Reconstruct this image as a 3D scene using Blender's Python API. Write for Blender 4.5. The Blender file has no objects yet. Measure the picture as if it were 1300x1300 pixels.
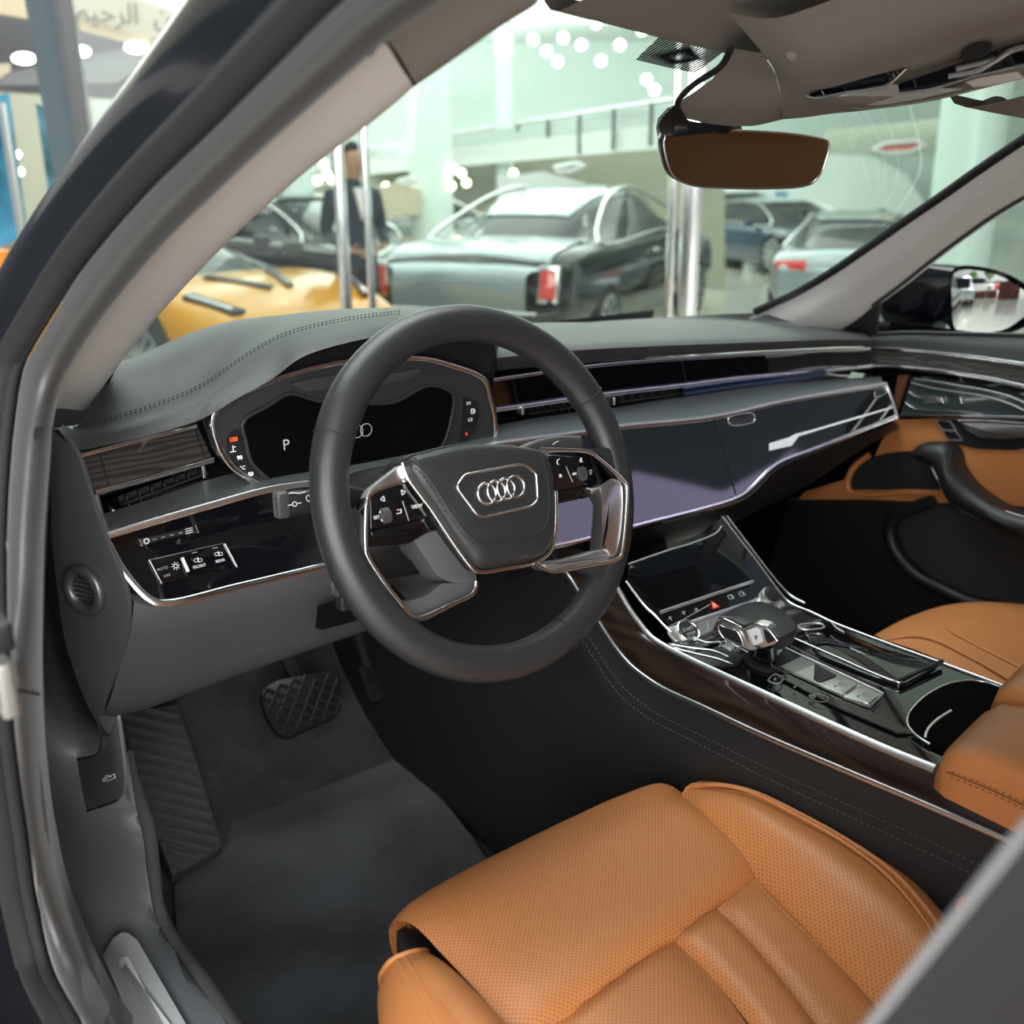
import bpy, bmesh, math, random
from mathutils import Vector, Matrix
random.seed(7)
SC = bpy.context.scene
COL = SC.collection
# ---------------------------------------------------------------- camera
CAM_C = Vector((-.956, -.80, 1.306)); FPX = 1305.0
YAW, PITCH, ROLL = math.radians(37.2), math.radians(18.4), math.radians(-.5)
_F = Vector((math.sin(YAW)*math.cos(PITCH), math.cos(YAW)*math.cos(PITCH), -math.sin(PITCH)))
_R0 = Vector((math.cos(YAW), -math.sin(YAW), 0)); _U0 = _R0.cross(_F)
_R = math.cos(ROLL)*_R0 + math.sin(ROLL)*_U0
_U = -math.sin(ROLL)*_R0 + math.cos(ROLL)*_U0
cd = bpy.data.cameras.new('camera'); cam = bpy.data.objects.new('camera', cd); COL.objects.link(cam)
M_ = Matrix((( _R.x, _U.x, -_F.x, CAM_C.x), (_R.y, _U.y, -_F.y, CAM_C.y), (_R.z, _U.z, -_F.z, CAM_C.z), (0,0,0,1)))
cam.matrix_world = M_
cd.sensor_width = 36; cd.lens = 36*FPX/1300; cd.clip_start = .02; cd.clip_end = 200
cd.dof.use_dof = True; cd.dof.focus_distance = 1.12; cd.dof.aperture_fstop = 5.0
SC.camera = cam
# ---------------------------------------------------------------- light and exposure
SC.view_settings.view_transform = 'Standard'; SC.view_settings.look = 'None'
SC.view_settings.gamma = 1; SC.view_settings.use_curve_mapping = False
SC.view_settings.exposure = 0.0
w = bpy.data.worlds.new('world'); SC.world = w; w.use_nodes = True
nt = w.node_tree; nt.nodes.clear()
out = nt.nodes.new('ShaderNodeOutputWorld'); bg = nt.nodes.new('ShaderNodeBackground')
tc = nt.nodes.new('ShaderNodeTexCoord'); sep = nt.nodes.new('ShaderNodeSeparateXYZ'); rp = nt.nodes.new('ShaderNodeValToRGB')
nt.links.new(tc.outputs['Generated'], sep.inputs[0]); nt.links.new(sep.outputs['Z'], rp.inputs[0])
nt.links.new(rp.outputs[0], bg.inputs[0]); nt.links.new(bg.outputs[0], out.inputs[0])
e = rp.color_ramp.elements; e[0].position = 0.0; e[0].color = (.72,.80,.86,1); e[1].position = .7; e[1].color = (.62,.80,1.0,1)
bg.inputs[1].default_value = .24
def area(name, loc, aim, sx, sy, power, color=(1,1,1)):
    l = bpy.data.lights.new(name, 'AREA'); l.shape = 'RECTANGLE'; l.size = sx; l.size_y = sy; l.energy = power; l.color = color
    o = bpy.data.objects.new(name, l); COL.objects.link(o); o.location = loc
    o.rotation_euler = (Vector(aim)-Vector(loc)).to_track_quat('-Z','Y').to_euler(); return o
area('showroom_window_light', (-3.9,-5.4,3.0), (-.5,0,.8), 8.0, 5.0, 1150, (1,.985,.96))
area('showroom_ceiling_light', (-.2,.9,4.9), (-.1,.7,0), 4.5, 3.0, 330, (.97,1,.98))
area('front_hall_light', (6.6,10.8,3.9), (6.6,10.8,0), 13.0, 13.0, 760, (.98,1,.97))
area('side_hall_light', (-3.0,9.5,3.4), (-3.0,9.6,0), 6.0, 7.0, 70, (1,.98,.90))
area('screen_reflection_lamp', (6.0,-6.3,3.35), (.2,.2,.9), 3.0, 2.1, 36, (.72,.62,1.0))  # lavender lamp added for the reflection in the infotainment screen
area('ceiling_fill', (6.6,14.0,2.9), (6.6,14.0,9), 14.0, 12.0, 1000, (.96,1,.97))  # unseen lamp added to brighten the hall ceiling from below
area('back_wall_fill', (11.5,12.0,3.0), (16.0,19.5,3.6), 12.0, 1.5, 300, (.97,1,.98))  # unseen lamp added to brighten the back wall
area('street_daylight', (7.0,-26.0,9.0), (6.0,-26.0,0), 14.0, 14.0, 6000, (1,1,1))

# ---------------------------------------------------------------- helpers
def ray(u, v): return _F + (u-650)/FPX*_R - (v-650)/FPX*_U
def P(u, v, **k):
    d = ray(u, v); (ax, val), = k.items()
    if ax == 'd': return CAM_C + d*val
    i = 'xyz'.index(ax); return CAM_C + d*((val-CAM_C[i])/d[i])
def PS(u, v, g, lo=.15, hi=8.0):
    d = ray(u, v); s0 = g(CAM_C+d*lo)
    for _ in range(50):
        m = (lo+hi)/2
        if g(CAM_C+d*m)*s0 > 0: lo = m
        else: hi = m
    return CAM_C + d*lo
def PL(pts, g): return [PS(u, v, g) for u, v in pts]
def PX(pts, **k): return [P(u, v, **k) for u, v in pts]

def catmull(pts, n, closed=False, lin=False):
    pts = [Vector(p) for p in pts]; k = len(pts)
    dense = []
    segs = k if closed else k-1
    for i in range(segs):
        p1, p2 = pts[i], pts[(i+1) % k]
        if closed: p0, p3 = pts[(i-1) % k], pts[(i+2) % k]
        else:
            p0 = pts[i-1] if i > 0 else p1*2-p2
            p3 = pts[i+2] if i+2 < k else p2*2-p1
        # centripetal tangents
        d0 = max((p1-p0).length, 1e-7)**.5; d1 = max((p2-p1).length, 1e-7)**.5; d2 = max((p3-p2).length, 1e-7)**.5
        m1 = (p2-p1) if lin else ((p1-p0)/d0-(p2-p0)/(d0+d1)+(p2-p1)/d1)*d1
        m2 = (p2-p1) if lin else ((p2-p1)/d1-(p3-p1)/(d1+d2)+(p3-p2)/d2)*d1
        for j in range(16):
            t = j/16; t2 = t*t; t3 = t2*t
            dense.append((2*t3-3*t2+1)*p1+(t3-2*t2+t)*m1+(-2*t3+3*t2)*p2+(t3-t2)*m2)
    if closed: dense.append(dense[0].copy())
    else: dense.append(pts[-1].copy())
    L = [0]
    for a, b in zip(dense, dense[1:]): L.append(L[-1]+(b-a).length)
    tot = L[-1]; res = []; j = 0
    cnt = n if closed else n-1
    for i in range(n):
        s = tot*i/cnt
        while j < len(L)-2 and L[j+1] < s: j += 1
        f = (s-L[j])/max(L[j+1]-L[j], 1e-9)
        res.append(dense[j].lerp(dense[j+1], min(1, f)))
    return res
def finish(bm, ang=38):
    bmesh.ops.remove_doubles(bm, verts=bm.verts, dist=1e-6)
    bm.normal_update()
    for f in bm.faces: f.smooth = True
    for ed in bm.edges:
        if len(ed.link_faces) == 2:
            ed.smooth = ed.calc_face_angle(0) < math.radians(ang)
def link(name, bm, m, parent=None, ang=38, fix=True):
    if fix: bmesh.ops.recalc_face_normals(bm, faces=bm.faces)
    finish(bm, ang)
    me = bpy.data.meshes.new(name); bm.to_mesh(me); bm.free()
    for x in (m if isinstance(m, (list, tuple)) else [m]): me.materials.append(x)
    o = bpy.data.objects.new(name, me); COL.objects.link(o)
    if parent: put(o, parent)
    return o
def put(o, parent):
    o.parent = parent
    bpy.context.view_layer.update()
    o.matrix_parent_inverse = parent.matrix_world.inverted()
    return o
def tag(o, label, cat, group=None, kind=None):
    if label: o['label'] = label
    if cat: o['category'] = cat
    if group: o['group'] = group
    if kind: o['kind'] = kind
    return o
def thing(name, loc, label, cat, group=None):
    o = bpy.data.objects.new(name, None); COL.objects.link(o); o.location = loc; o.empty_display_size = .05
    bpy.context.view_layer.update()
    return tag(o, label, cat, group)
def struct(o, name=None):
    o['kind'] = 'structure'; return o
def grid_bm(bm, rows, closed_u=False, closed_v=False):
    V = [[bm.verts.new(p) for p in r] for r in rows]
    R, N = len(V), len(V[0])
    for i in range(R if closed_v else R-1):
        for j in range(N if closed_u else N-1):
            q = [V[i][j], V[i][(j+1) % N], V[(i+1) % R][(j+1) % N], V[(i+1) % R][j]]
            try: bm.faces.new(q)
            except ValueError: pass
    return V
def loft(name, rows, m, parent=None, n=48, sub=0, thick=0, lin=False, closed=False, ang=38, caps=False):
    rs = [catmull(r, n, closed, lin) for r in rows]
    if sub:
        cols = [catmull([r[j] for r in rs], 0 or (len(rs)-1)*sub+1) for j in range(n)]
        rs = [[c[i] for c in cols] for i in range((len(rs)-1)*sub+1)]
    bm = bmesh.new(); V = grid_bm(bm, rs, closed_u=closed)
    if caps and closed:
        for r in (V[0], V[-1]):
            try: bm.faces.new(r)
            except ValueError: pass
    if thick:
        bmesh.ops.recalc_face_normals(bm, faces=bm.faces)
        bmesh.ops.solidify(bm, geom=bm.faces[:], thickness=thick)
    return link(name, bm, m, parent, ang)
def frames(pts, up=None, closed=False):
    out = []; n = len(pts); prev = None
    for i in range(n):
        a = pts[(i-1) % n] if (closed or i > 0) else pts[0]
        b = pts[(i+1) % n] if (closed or i < n-1) else pts[-1]
        t = (b-a).normalized()
        if up is not None: u = Vector(up(i) if callable(up) else up)
        else: u = prev if prev is not None else (Vector((0,0,1)) if abs(t.z) < .9 else Vector((0,1,0)))
        u = (u-t*u.dot(t)).normalized(); prev = u
        out.append((t, u, t.cross(u)))
    return out
def prof_round(a, b, k=12): return [(a*math.cos(2*math.pi*i/k), b*math.sin(2*math.pi*i/k)) for i in range(k)]
def prof_rect(a, b, r=None, k=3):
    r = min(a, b)*.45 if r is None else r; o = []
    for cx, cy, s in ((a-r, b-r, 0), (-a+r, b-r, 90), (-a+r, -b+r, 180), (a-r, -b+r, 270)):
        for i in range(k): q = math.radians(s+90*i/(k-1)); o.append((cx+r*math.cos(q), cy+r*math.sin(q)))
    return o
def sweep_bm(bm, pts, prof, up=None, closed=False, scale=None):
    F = frames(pts, up, closed); rows = []
    for i, p in enumerate(pts):
        t, u, s = F[i]; k = scale(i/(len(pts)-1)) if scale else 1
        rows.append([p+u*(a*k)+s*(b*k) for a, b in prof])
    V = grid_bm(bm, rows, closed_u=True, closed_v=closed)
    if not closed:
        for r in (V[0], V[-1]):
            try: bm.faces.new(r)
            except ValueError: pass
def sweep(name, pts, prof, m, parent=None, n=48, up=None, closed=False, lin=False, scale=None, ang=50, raw=False):
    if isinstance(prof, (int, float)): prof = prof_round(prof, prof)
    pts = [Vector(p) for p in pts] if raw else catmull(pts, n, closed, lin)
    bm = bmesh.new(); sweep_bm(bm, pts, prof, up, closed, scale)
    return link(name, bm, m, parent, ang)
def prism_bm(bm, pts, depth, bev=0, seg=2):
    """flat outline pts (front face), pushed by vector depth; bevel on the front edge"""
    vs = [bm.verts.new(p) for p in pts]
    f = bm.faces.new(vs)
    r = bmesh.ops.extrude_face_region(bm, geom=[f])
    nv = [g for g in r['geom'] if isinstance(g, bmesh.types.BMVert)]
    nf = [g for g in r['geom'] if isinstance(g, bmesh.types.BMFace)]
    back = nv
    bmesh.ops.translate(bm, verts=back, vec=depth)
    if bev:
        es = [ed for ed in bm.edges if ed.verts[0] in vs and ed.verts[1] in vs]
        try: bmesh.ops.bevel(bm, geom=es, offset=bev, segments=seg, profile=.5, affect='EDGES')
        except Exception: pass
def prism(name, pts, depth, m, parent=None, bev=0, seg=2, rnd=0, ang=38):
    pts = [Vector(p) for p in pts]
    if rnd: pts = rounded(pts, rnd)
    bm = bmesh.new(); prism_bm(bm, pts, Vector(depth), bev, seg)
    return link(name, bm, m, parent, ang)
def rounded(pts, r, k=4):
    o = []; n = len(pts)
    for i in range(n):
        p, a, b = pts[i], pts[i-1], pts[(i+1) % n]
        da, db = a-p, b-p; rr = min(r, da.length*.45, db.length*.45)
        q0 = p+da.normalized()*rr; q1 = p+db.normalized()*rr
        for j in range(k+1):
            t = j/k; o.append(q0*(1-t)**2+p*2*t*(1-t)+q1*t*t)
    return o
def rbox(name, c, size, m, parent=None, bev=.004, seg=3, rot=None):
    bm = bmesh.new(); bmesh.ops.create_cube(bm, size=1)
    for v in bm.verts: v.co = Vector((v.co.x*size[0], v.co.y*size[1], v.co.z*size[2]))
    if bev: bmesh.ops.bevel(bm, geom=bm.edges[:], offset=bev, segments=seg, profile=.5, affect='EDGES')
    if rot is not None: bmesh.ops.transform(bm, matrix=rot, verts=bm.verts)
    bmesh.ops.translate(bm, verts=bm.verts, vec=Vector(c))
    return link(name, bm, m, parent)
class Fr:
    """a local frame: origin o, axes X, Y, normal N"""
    def __init__(s, o, X, Y):
        s.o = Vector(o); s.X = Vector(X).normalized(); Y = Vector(Y); s.Y = (Y-s.X*Y.dot(s.X)).normalized(); s.N = s.X.cross(s.Y)
    def pt(s, x, y, h=0): return s.o+s.X*x+s.Y*y+s.N*h
    def px(s, u, v, h=0):
        d = ray(u, v); q = s.o+s.N*h; t = (q-CAM_C).dot(s.N)/d.dot(s.N); return CAM_C+d*t
    def loc(s, p): d = Vector(p)-s.o; return d.dot(s.X), d.dot(s.Y), d.dot(s.N)
    def pxs(s, pts, h=0): return [s.px(u, v, h) for u, v in pts]
    def mat(s): return Matrix(((s.X.x, s.Y.x, s.N.x, s.o.x), (s.X.y, s.Y.y, s.N.y, s.o.y), (s.X.z, s.Y.z, s.N.z, s.o.z), (0,0,0,1)))
def text(name, s, fr, at, size, m, parent=None, h=.0006, font=None, align='CENTER', thick=.0002, bold=0, sx=1.0):
    c = bpy.data.curves.new(name, 'FONT'); c.body = s; c.size = size; c.align_x = align; c.align_y = 'CENTER'; c.extrude = thick; c.resolution_u = 3; c.offset = bold
    if font: c.font = font
    t = bpy.data.objects.new('tmp_text', c); COL.objects.link(t); bpy.context.view_layer.update()
    me = bpy.data.meshes.new_from_object(t.evaluated_get(bpy.context.evaluated_depsgraph_get()))
    bpy.data.objects.remove(t); bpy.data.curves.remove(c)
    lx, ly, _ = fr.loc(at) if isinstance(at, Vector) else (at[0], at[1], 0)
    M = fr.mat() @ Matrix.Translation((lx, ly, h)) @ Matrix.Diagonal((sx,1,1,1))
    me.transform(M); me.materials.clear(); me.materials.append(m)
    o = bpy.data.objects.new(name, me); COL.objects.link(o)
    if parent: put(o, parent)
    return o
def ring_bm(bm, fr, cx, cy, R, r, h=0, n=36, k=8, ry=None):
    pts = [fr.pt(cx+R*math.cos(2*math.pi*i/n), cy+(ry or R)*math.sin(2*math.pi*i/n), h) for i in range(n)]
    sweep_bm(bm, pts, prof_round(r, r, k), up=fr.N, closed=True)
def ring(name, fr, cx, cy, R, r, m, parent=None, h=0, n=36, k=8, ry=None):
    bm = bmesh.new(); ring_bm(bm, fr, cx, cy, R, r, h, n, k, ry); return link(name, bm, m, parent, 60)
def disc(name, fr, cx, cy, R, depth, m, parent=None, h=0, bev=0, n=32, ry=None):
    return prism(name, [fr.pt(cx+R*math.cos(2*math.pi*i/n), cy+(ry or R)*math.sin(2*math.pi*i/n), h) for i in range(n)], -fr.N*depth, m, parent, bev)
def dashes_bm(bm, pts, L, gap, r, up=None):
    """stitches: short beads along a curve"""
    tot = sum((b-a).length for a, b in zip(pts, pts[1:])); n = max(2, int(tot/(L+gap)))
    c = catmull(pts, n*2+1)
    for i in range(0, n*2-1, 2):
        sweep_bm(bm, [c[i], c[i].lerp(c[i+1], .5), c[i+1]], prof_round(r, r, 5), up)
def stitch(name, pts, m, parent, L=.004, gap=.002, r=.0006):
    bm = bmesh.new(); dashes_bm(bm, [Vector(p) for p in pts], L, gap, r); return link(name, bm, m, parent)
# ---------------------------------------------------------------- materials
def mat(name, col, rough=.5, metal=0, coat=0, bump=0, bscale=400, spec=.5, trans=0, emit=0, sheen=0, var=0, vscale=8, coatr=.03, voro=False):
    m = bpy.data.materials.new(name); m.use_nodes = True; nt = m.node_tree; b = nt.nodes['Principled BSDF']
    b.inputs['Base Color'].default_value = (*col, 1); b.inputs['Roughness'].default_value = rough; b.inputs['Metallic'].default_value = metal
    b.inputs['Coat Weight'].default_value = coat; b.inputs['Coat Roughness'].default_value = coatr; b.inputs['Specular IOR Level'].default_value = spec
    b.inputs['Transmission Weight'].default_value = trans
    if sheen: b.inputs['Sheen Weight'].default_value = sheen; b.inputs['Sheen Roughness'].default_value = .4
    if emit: b.inputs['Emission Color'].default_value = (*col, 1); b.inputs['Emission Strength'].default_value = emit
    t = nt.nodes.new('ShaderNodeTexCoord')
    if bump:
        if voro: x = nt.nodes.new('ShaderNodeTexVoronoi'); x.inputs['Scale'].default_value = bscale; oo = x.outputs['Distance']
        else: x = nt.nodes.new('ShaderNodeTexNoise'); x.inputs['Scale'].default_value = bscale; x.inputs['Detail'].default_value = 3; oo = x.outputs['Fac']
        nt.links.new(t.outputs['Object'], x.inputs['Vector'])
        bp = nt.nodes.new('ShaderNodeBump'); bp.inputs['Strength'].default_value = bump; bp.inputs['Distance'].default_value = .001
        nt.links.new(oo, bp.inputs['Height']); nt.links.new(bp.outputs[0], b.inputs['Normal'])
    if var:
        x = nt.nodes.new('ShaderNodeTexNoise'); x.inputs['Scale'].default_value = vscale; x.inputs['Detail'].default_value = 4
        nt.links.new(t.outputs['Object'], x.inputs['Vector'])
        r = nt.nodes.new('ShaderNodeValToRGB'); r.color_ramp.elements[0].position = .35; r.color_ramp.elements[1].position = .7
        r.color_ramp.elements[0].color = (*[c*(1-var) for c in col], 1); r.color_ramp.elements[1].color = (*[min(1, c*(1+var)) for c in col], 1)
        nt.links.new(x.outputs['Fac'], r.inputs[0]); nt.links.new(r.outputs[0], b.inputs['Base Color'])
    return m
MT = {}
MT['dash'] = mat('charcoal_leather', (.036,.037,.039), .46, spec=.38, bump=.25, bscale=900, voro=True)
MT['dashlow'] = mat('charcoal_soft_plastic', (.070,.072,.077), .45, bump=.2, bscale=900, voro=True)
MT['sill'] = mat('grey_sill_plastic', (.10,.107,.115), .42, bump=.25, bscale=700, voro=True)
MT['wheel'] = mat('smooth_black_leather', (.023,.024,.026), .38, bump=.12, bscale=900, voro=True)
MT['soft'] = mat('grey_rubber_seal', (.045,.044,.044), .38, sheen=.2)
MT['black'] = mat('black_plastic', (.012,.012,.013), .45, bump=.1, bscale=900)
MT['matte'] = mat('matt_black', (.008,.008,.009), .8)
MT['gloss'] = mat('piano_black', (.004,.0045,.006), .04, coat=1)
MT['screen'] = mat('dark_display_glass', (.003,.0035,.005), .03, coat=1)
MT['climate'] = mat('climate_display_glass', (.003,.003,.004), .05, spec=.18)
MT['dial'] = mat('dark_dial_glass', (.003,.003,.004), .25, spec=.15)
MT['paint'] = mat('black_car_paint', (.003,.003,.005), .12, coat=.25, coatr=.02, spec=.4)
MT['chrome'] = mat('polished_chrome', (.92,.92,.93), .20, 1)
MT['satin'] = mat('satin_aluminium', (.80,.80,.80), .34, 1)
MT['brushed'] = mat('brushed_steel', (.60,.61,.63), .34, 1)
MT['plate'] = mat('satin_scuff_steel', (.50,.52,.54), .42, .35)
MT['shelf'] = mat('grey_satin_inlay', (.20,.22,.23), .35, .55)
MT['white'] = mat('white_print', (.75,.76,.78), .5)
MT['grey'] = mat('grey_print', (.32,.33,.34), .5)
MT['red'] = mat('red_print', (.75,.06,.03), .4)
MT['lit_red'] = mat('lit_red_symbol', (1.0,.10,.03), .4, emit=.7)
MT['lit_white'] = mat('lit_white_symbol', (.85,.87,.9), .4, emit=.35)
MT['lit_dim'] = mat('lit_grey_symbol', (.45,.47,.5), .4, emit=.22)
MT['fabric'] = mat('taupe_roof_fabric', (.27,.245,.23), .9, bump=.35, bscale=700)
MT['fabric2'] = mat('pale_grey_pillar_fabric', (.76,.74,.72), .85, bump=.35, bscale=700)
MT['carpet'] = mat('black_carpet', (.050,.050,.052), .95, bump=.8, bscale=600, sheen=.35, var=.3, vscale=14)
MT['mat'] = mat('charcoal_velour', (.066,.074,.086), .95, bump=.8, bscale=700, sheen=.5, var=.55, vscale=5)
MT['rubber'] = mat('ribbed_rubber', (.06,.063,.068), .5, bump=.1)
MT['tread'] = mat('pedal_rubber', (.012,.012,.013), .38)
MT['orange'] = mat('orange_leather', (.52,.20,.066), .42, bump=.25, bscale=700, voro=True, var=.06, vscale=10)
MT['orange_d'] = mat('orange_leather_stitch', (.55,.22,.07), .6)
MT['thread'] = mat('black_thread', (.012,.012,.012), .7)
MT['gthread'] = mat('grey_thread', (.055,.055,.055), .7)
MT['side'] = mat('black_console_leather', (.014,.014,.015), .5, bump=.25, bscale=900, voro=True)
MT['athread'] = mat('brown_thread', (.16,.055,.018), .7)
MT['silver'] = mat('silver_buttons', (.55,.55,.54), .3, .8)
MT['mirror'] = mat('mirror_glass', (.92,.93,.93), .01, 1)
MT['dimmirror'] = mat('tinted_mirror_glass', (.30,.29,.28), .02, 1)
def perf(name, base):
    m = mat(name, base, .42, bump=0); nt = m.node_tree; b = nt.nodes['Principled BSDF']
    t = nt.nodes.new('ShaderNodeTexCoord'); s = nt.nodes.new('ShaderNodeSeparateXYZ'); nt.links.new(t.outputs['Object'], s.inputs[0])
    def mth(op, a, b_=None, v=None):
        x = nt.nodes.new('ShaderNodeMath'); x.operation = op
        nt.links.new(a, x.inputs[0])
        if b_ is not None: nt.links.new(b_, x.inputs[1])
        elif v is not None: x.inputs[1].default_value = v
        return x.outputs[0]
    sp = 2*math.pi/.0050
    sx = mth('SINE', mth('MULTIPLY', s.outputs['X'], v=sp)); sy = mth('SINE', mth('MULTIPLY', s.outputs['Y'], v=sp))
    pr = mth('MULTIPLY', sx, sy)
    hole = mth('GREATER_THAN', pr, v=.55)
    n = nt.nodes.new('ShaderNodeTexNoise'); n.inputs['Scale'].default_value = 9
    nt.links.new(t.outputs['Object'], n.inputs['Vector'])
    mx = nt.nodes.new('ShaderNodeMixRGB'); mx.inputs[1].default_value = (*base, 1); mx.inputs[2].default_value = (base[0]*.52, base[1]*.45, base[2]*.45, 1)
    nt.links.new(hole, mx.inputs[0]); nt.links.new(mx.outputs[0], b.inputs['Base Color'])
    bp = nt.nodes.new('ShaderNodeBump'); bp.inputs['Strength'].default_value = .35; bp.inputs['Distance'].default_value = .001
    nt.links.new(mth('MULTIPLY', hole, v=-1.0), bp.inputs['Height']); nt.links.new(bp.outputs[0], b.inputs['Normal'])
    return m
MT['perf'] = perf('perforated_orange_leather', (.52,.20,.066))
def wood(name, c1, c2, rough, coat, scale):
    m = mat(name, c1, rough, coat=coat); nt = m.node_tree; b = nt.nodes['Principled BSDF']
    t = nt.nodes.new('ShaderNodeTexCoord'); mp = nt.nodes.new('ShaderNodeMapping'); mp.inputs['Scale'].default_value = scale
    wv = nt.nodes.new('ShaderNodeTexWave'); wv.wave_type = 'BANDS'; wv.bands_direction = 'Z'; wv.inputs['Scale'].default_value = 5; wv.inputs['Distortion'].default_value = 9; wv.inputs['Detail'].default_value = 4
    r = nt.nodes.new('ShaderNodeValToRGB'); r.color_ramp.elements[0].color = (*c1, 1); r.color_ramp.elements[1].color = (*c2, 1)
    nt.links.new(t.outputs['Object'], mp.inputs[0]); nt.links.new(mp.outputs[0], wv.inputs[0]); nt.links.new(wv.outputs['Fac'], r.inputs[0]); nt.links.new(r.outputs[0], b.inputs['Base Color'])
    return m
MT['wood'] = wood('dark_wood_inlay', (.016,.013,.012), (.055,.045,.041), .40, .25, (1.5,1.5,9))
MT['woodg'] = wood('brown_black_wood', (.014,.008,.006), (.028,.017,.014), .24, .6, (3,1.2,3))
MT['woodd'] = wood('grey_wood_inlay', (.045,.043,.04), (.10,.098,.092), .38, .3, (2,3,8))
def glass(name, tint, refl=1.0, base=.035, k=.6):
    """thin pane: see-through, with a mirror reflection that grows at grazing angles"""
    m = bpy.data.materials.new(name); m.use_nodes = True; nt = m.node_tree; nt.nodes.clear(); N = nt.nodes.new
    o = N('ShaderNodeOutputMaterial'); mx = N('ShaderNodeMixShader'); tr = N('ShaderNodeBsdfTransparent'); gl = N('ShaderNodeBsdfGlossy'); lw = N('ShaderNodeLayerWeight')
    lw.inputs['Blend'].default_value = .5
    tr.inputs[0].default_value = (*tint, 1); gl.inputs['Roughness'].default_value = .0; gl.inputs[0].default_value = (refl, refl, refl, 1)
    pw = N('ShaderNodeMath'); pw.operation = 'POWER'; pw.inputs[1].default_value = 5; nt.links.new(lw.outputs['Facing'], pw.inputs[0])
    ma = N('ShaderNodeMath'); ma.operation = 'MULTIPLY_ADD'; ma.inputs[1].default_value = k; ma.inputs[2].default_value = base; nt.links.new(pw.outputs[0], ma.inputs[0])
    nt.links.new(ma.outputs[0], mx.inputs[0]); nt.links.new(tr.outputs[0], mx.inputs[1]); nt.links.new(gl.outputs[0], mx.inputs[2]); nt.links.new(mx.outputs[0], o.inputs[0])
    return m
MT['glass'] = glass('windscreen_glass', (.90,.96,.93))
MT['sideglass'] = glass('side_window_glass', (.88,.94,.92))
# ================================================================ surfaces of the dashboard
def yA(x): return .30-.030*(x/.7)**2
def S(o, tilt=0, z0=.95): return lambda p: p.y-(yA(p.x)+o-tilt*max(0, z0-p.z))
SP = S(-.07, .55)                       # black glass panel: leans towards the seats lower down
LA = [(100,578),(160,562),(250,540)]; LB = [(120,625),(190,606),(270,583)]
RA = [(618,483),(680,474),(745,465),(820,458),(900,453),(1000,447),(1104,443)]
RB = [(628,520),(680,513),(720,507),(780,499),(860,490),(940,480),(1020,473),(1106,465)]
LC = [(133,680),(200,660),(270,640),(345,620)]; RC = [(628,565),(640,563),(720,552),(788,542),(903,530),(1004,508),(1124,488)]
CC = LC+[(455,606),(540,588)]+RC
DL = [(134,686),(158,728),(188,760),(206,766),(300,745),(420,716),(500,694),(580,672)]
DR = [(640,705),(720,690),(808,667),(936,632),(952,621),(976,597),(990,587),(1040,568),(1138,529)]
dash = thing('dashboard', (0,.3,.6), 'wide charcoal leather dashboard with chrome strips and glossy black panels under the windscreen', 'dashboard')
# ---- top pad with the hood over the dials
crest = PL([(150,463),(172,458),(208,445),(250,426),(298,410),(360,400),(430,392.5),(522,391),(590,391),(628,398)], S(.12))
far = [p+Vector((0,.28,-.07)) for p in crest]
mid = PL([(93,545),(120,538),(163,528),(210,512),(256,492),(311,455),(360,428),(446,407),(510,399),(580,400),(624,410)], S(.0))
lip1 = PL([(76,538),(100,556),(130,556),(180,545),(245,524),(300,496),(346,474),(381,448),(447,428),(505,420),(570,418),(618,424)], S(-.055))
lip2 = PL([(75,545),(98,570),(130,566),(180,556),(256,533),(300,507),(346,481),(381,455),(447,434),(505,425),(570,423),(606,427)], S(-.06))
under = [p+Vector((0,.16,-.012)) for p in lip2]
loft('top_pad', [far, crest, mid, lip1, lip2, under], MT['dash'], dash, n=90, sub=6)
# the hood's right cheek
loft('hood_cheek', [PL([(618,424),(627,432),(630,448),(632,468)], S(-.05)), PL([(628,398),(634,412),(638,440),(640,466)], S(.10))], MT['dash'], dash, n=14)
loft('hood_lining', [PL([(256,529),(346,474),(447,424),(505,415),(570,413),(606,419),(626,432),(629,468)], S(-.045)), PL([(262,545),(346,492),(447,462),(505,456),(570,462),(606,474),(618,480),(624,500)], S(-.02))], MT['matte'], dash, n=50)
for dv in (0, 3.0):
    stitch('stitch_line', [p+Vector((0,0,.0015)) for p in PL([(93,545-dv),(120,538-dv),(163,528-dv),(210,512-dv),(256,492-dv),(311,455-dv),(360,428-dv),(446,407-dv),(510,399-dv)], S(.0))], MT['thread'], dash, L=.0035, gap=.0018, r=.0006)
# ---- passenger side pad
bk = PX([(600,392),(680,391),(780,390),(880,390),(965,397),(1010,404),(1090,418)], y=.72)
bk = [Vector((p.x, .72-.16*(max(0, p.x)/.7)**2, 1.03)) for p in [Vector((x,0,0)) for x in (-.35,-.1,.1,.3,.5,.62,.71)]]
band = PL([(612,412),(688,409.5),(760,409),(820,409),(905,409),(985,409),(1090,420)], S(.20))
ftop = PL([(631,450),(740,441),(820,437),(900,434.5),(1000,431.5),(1060,430),(1104,431)], S(-.03))
fl2 = PL([(631,456),(740,446),(820,442),(900,439.5),(1000,436),(1060,434),(1104,434.5)], S(-.037))
flow = PL([(632,470),(740,459.5),(820,454),(900,449),(1000,443.5),(1060,440.5),(1104,439.5)], S(-.02))
loft('passenger_pad', [band, [a.lerp(b, .5)+Vector((0,0,.004)) for a, b in zip(catmull(band, 7), catmull(ftop, 7))], ftop, fl2, flow], MT['dash'], dash, n=70, sub=5)
loft('defroster_panel', [bk, [Vector((p.x, p.y, p.z)) for p in band]], MT['black'], dash, n=40)
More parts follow.
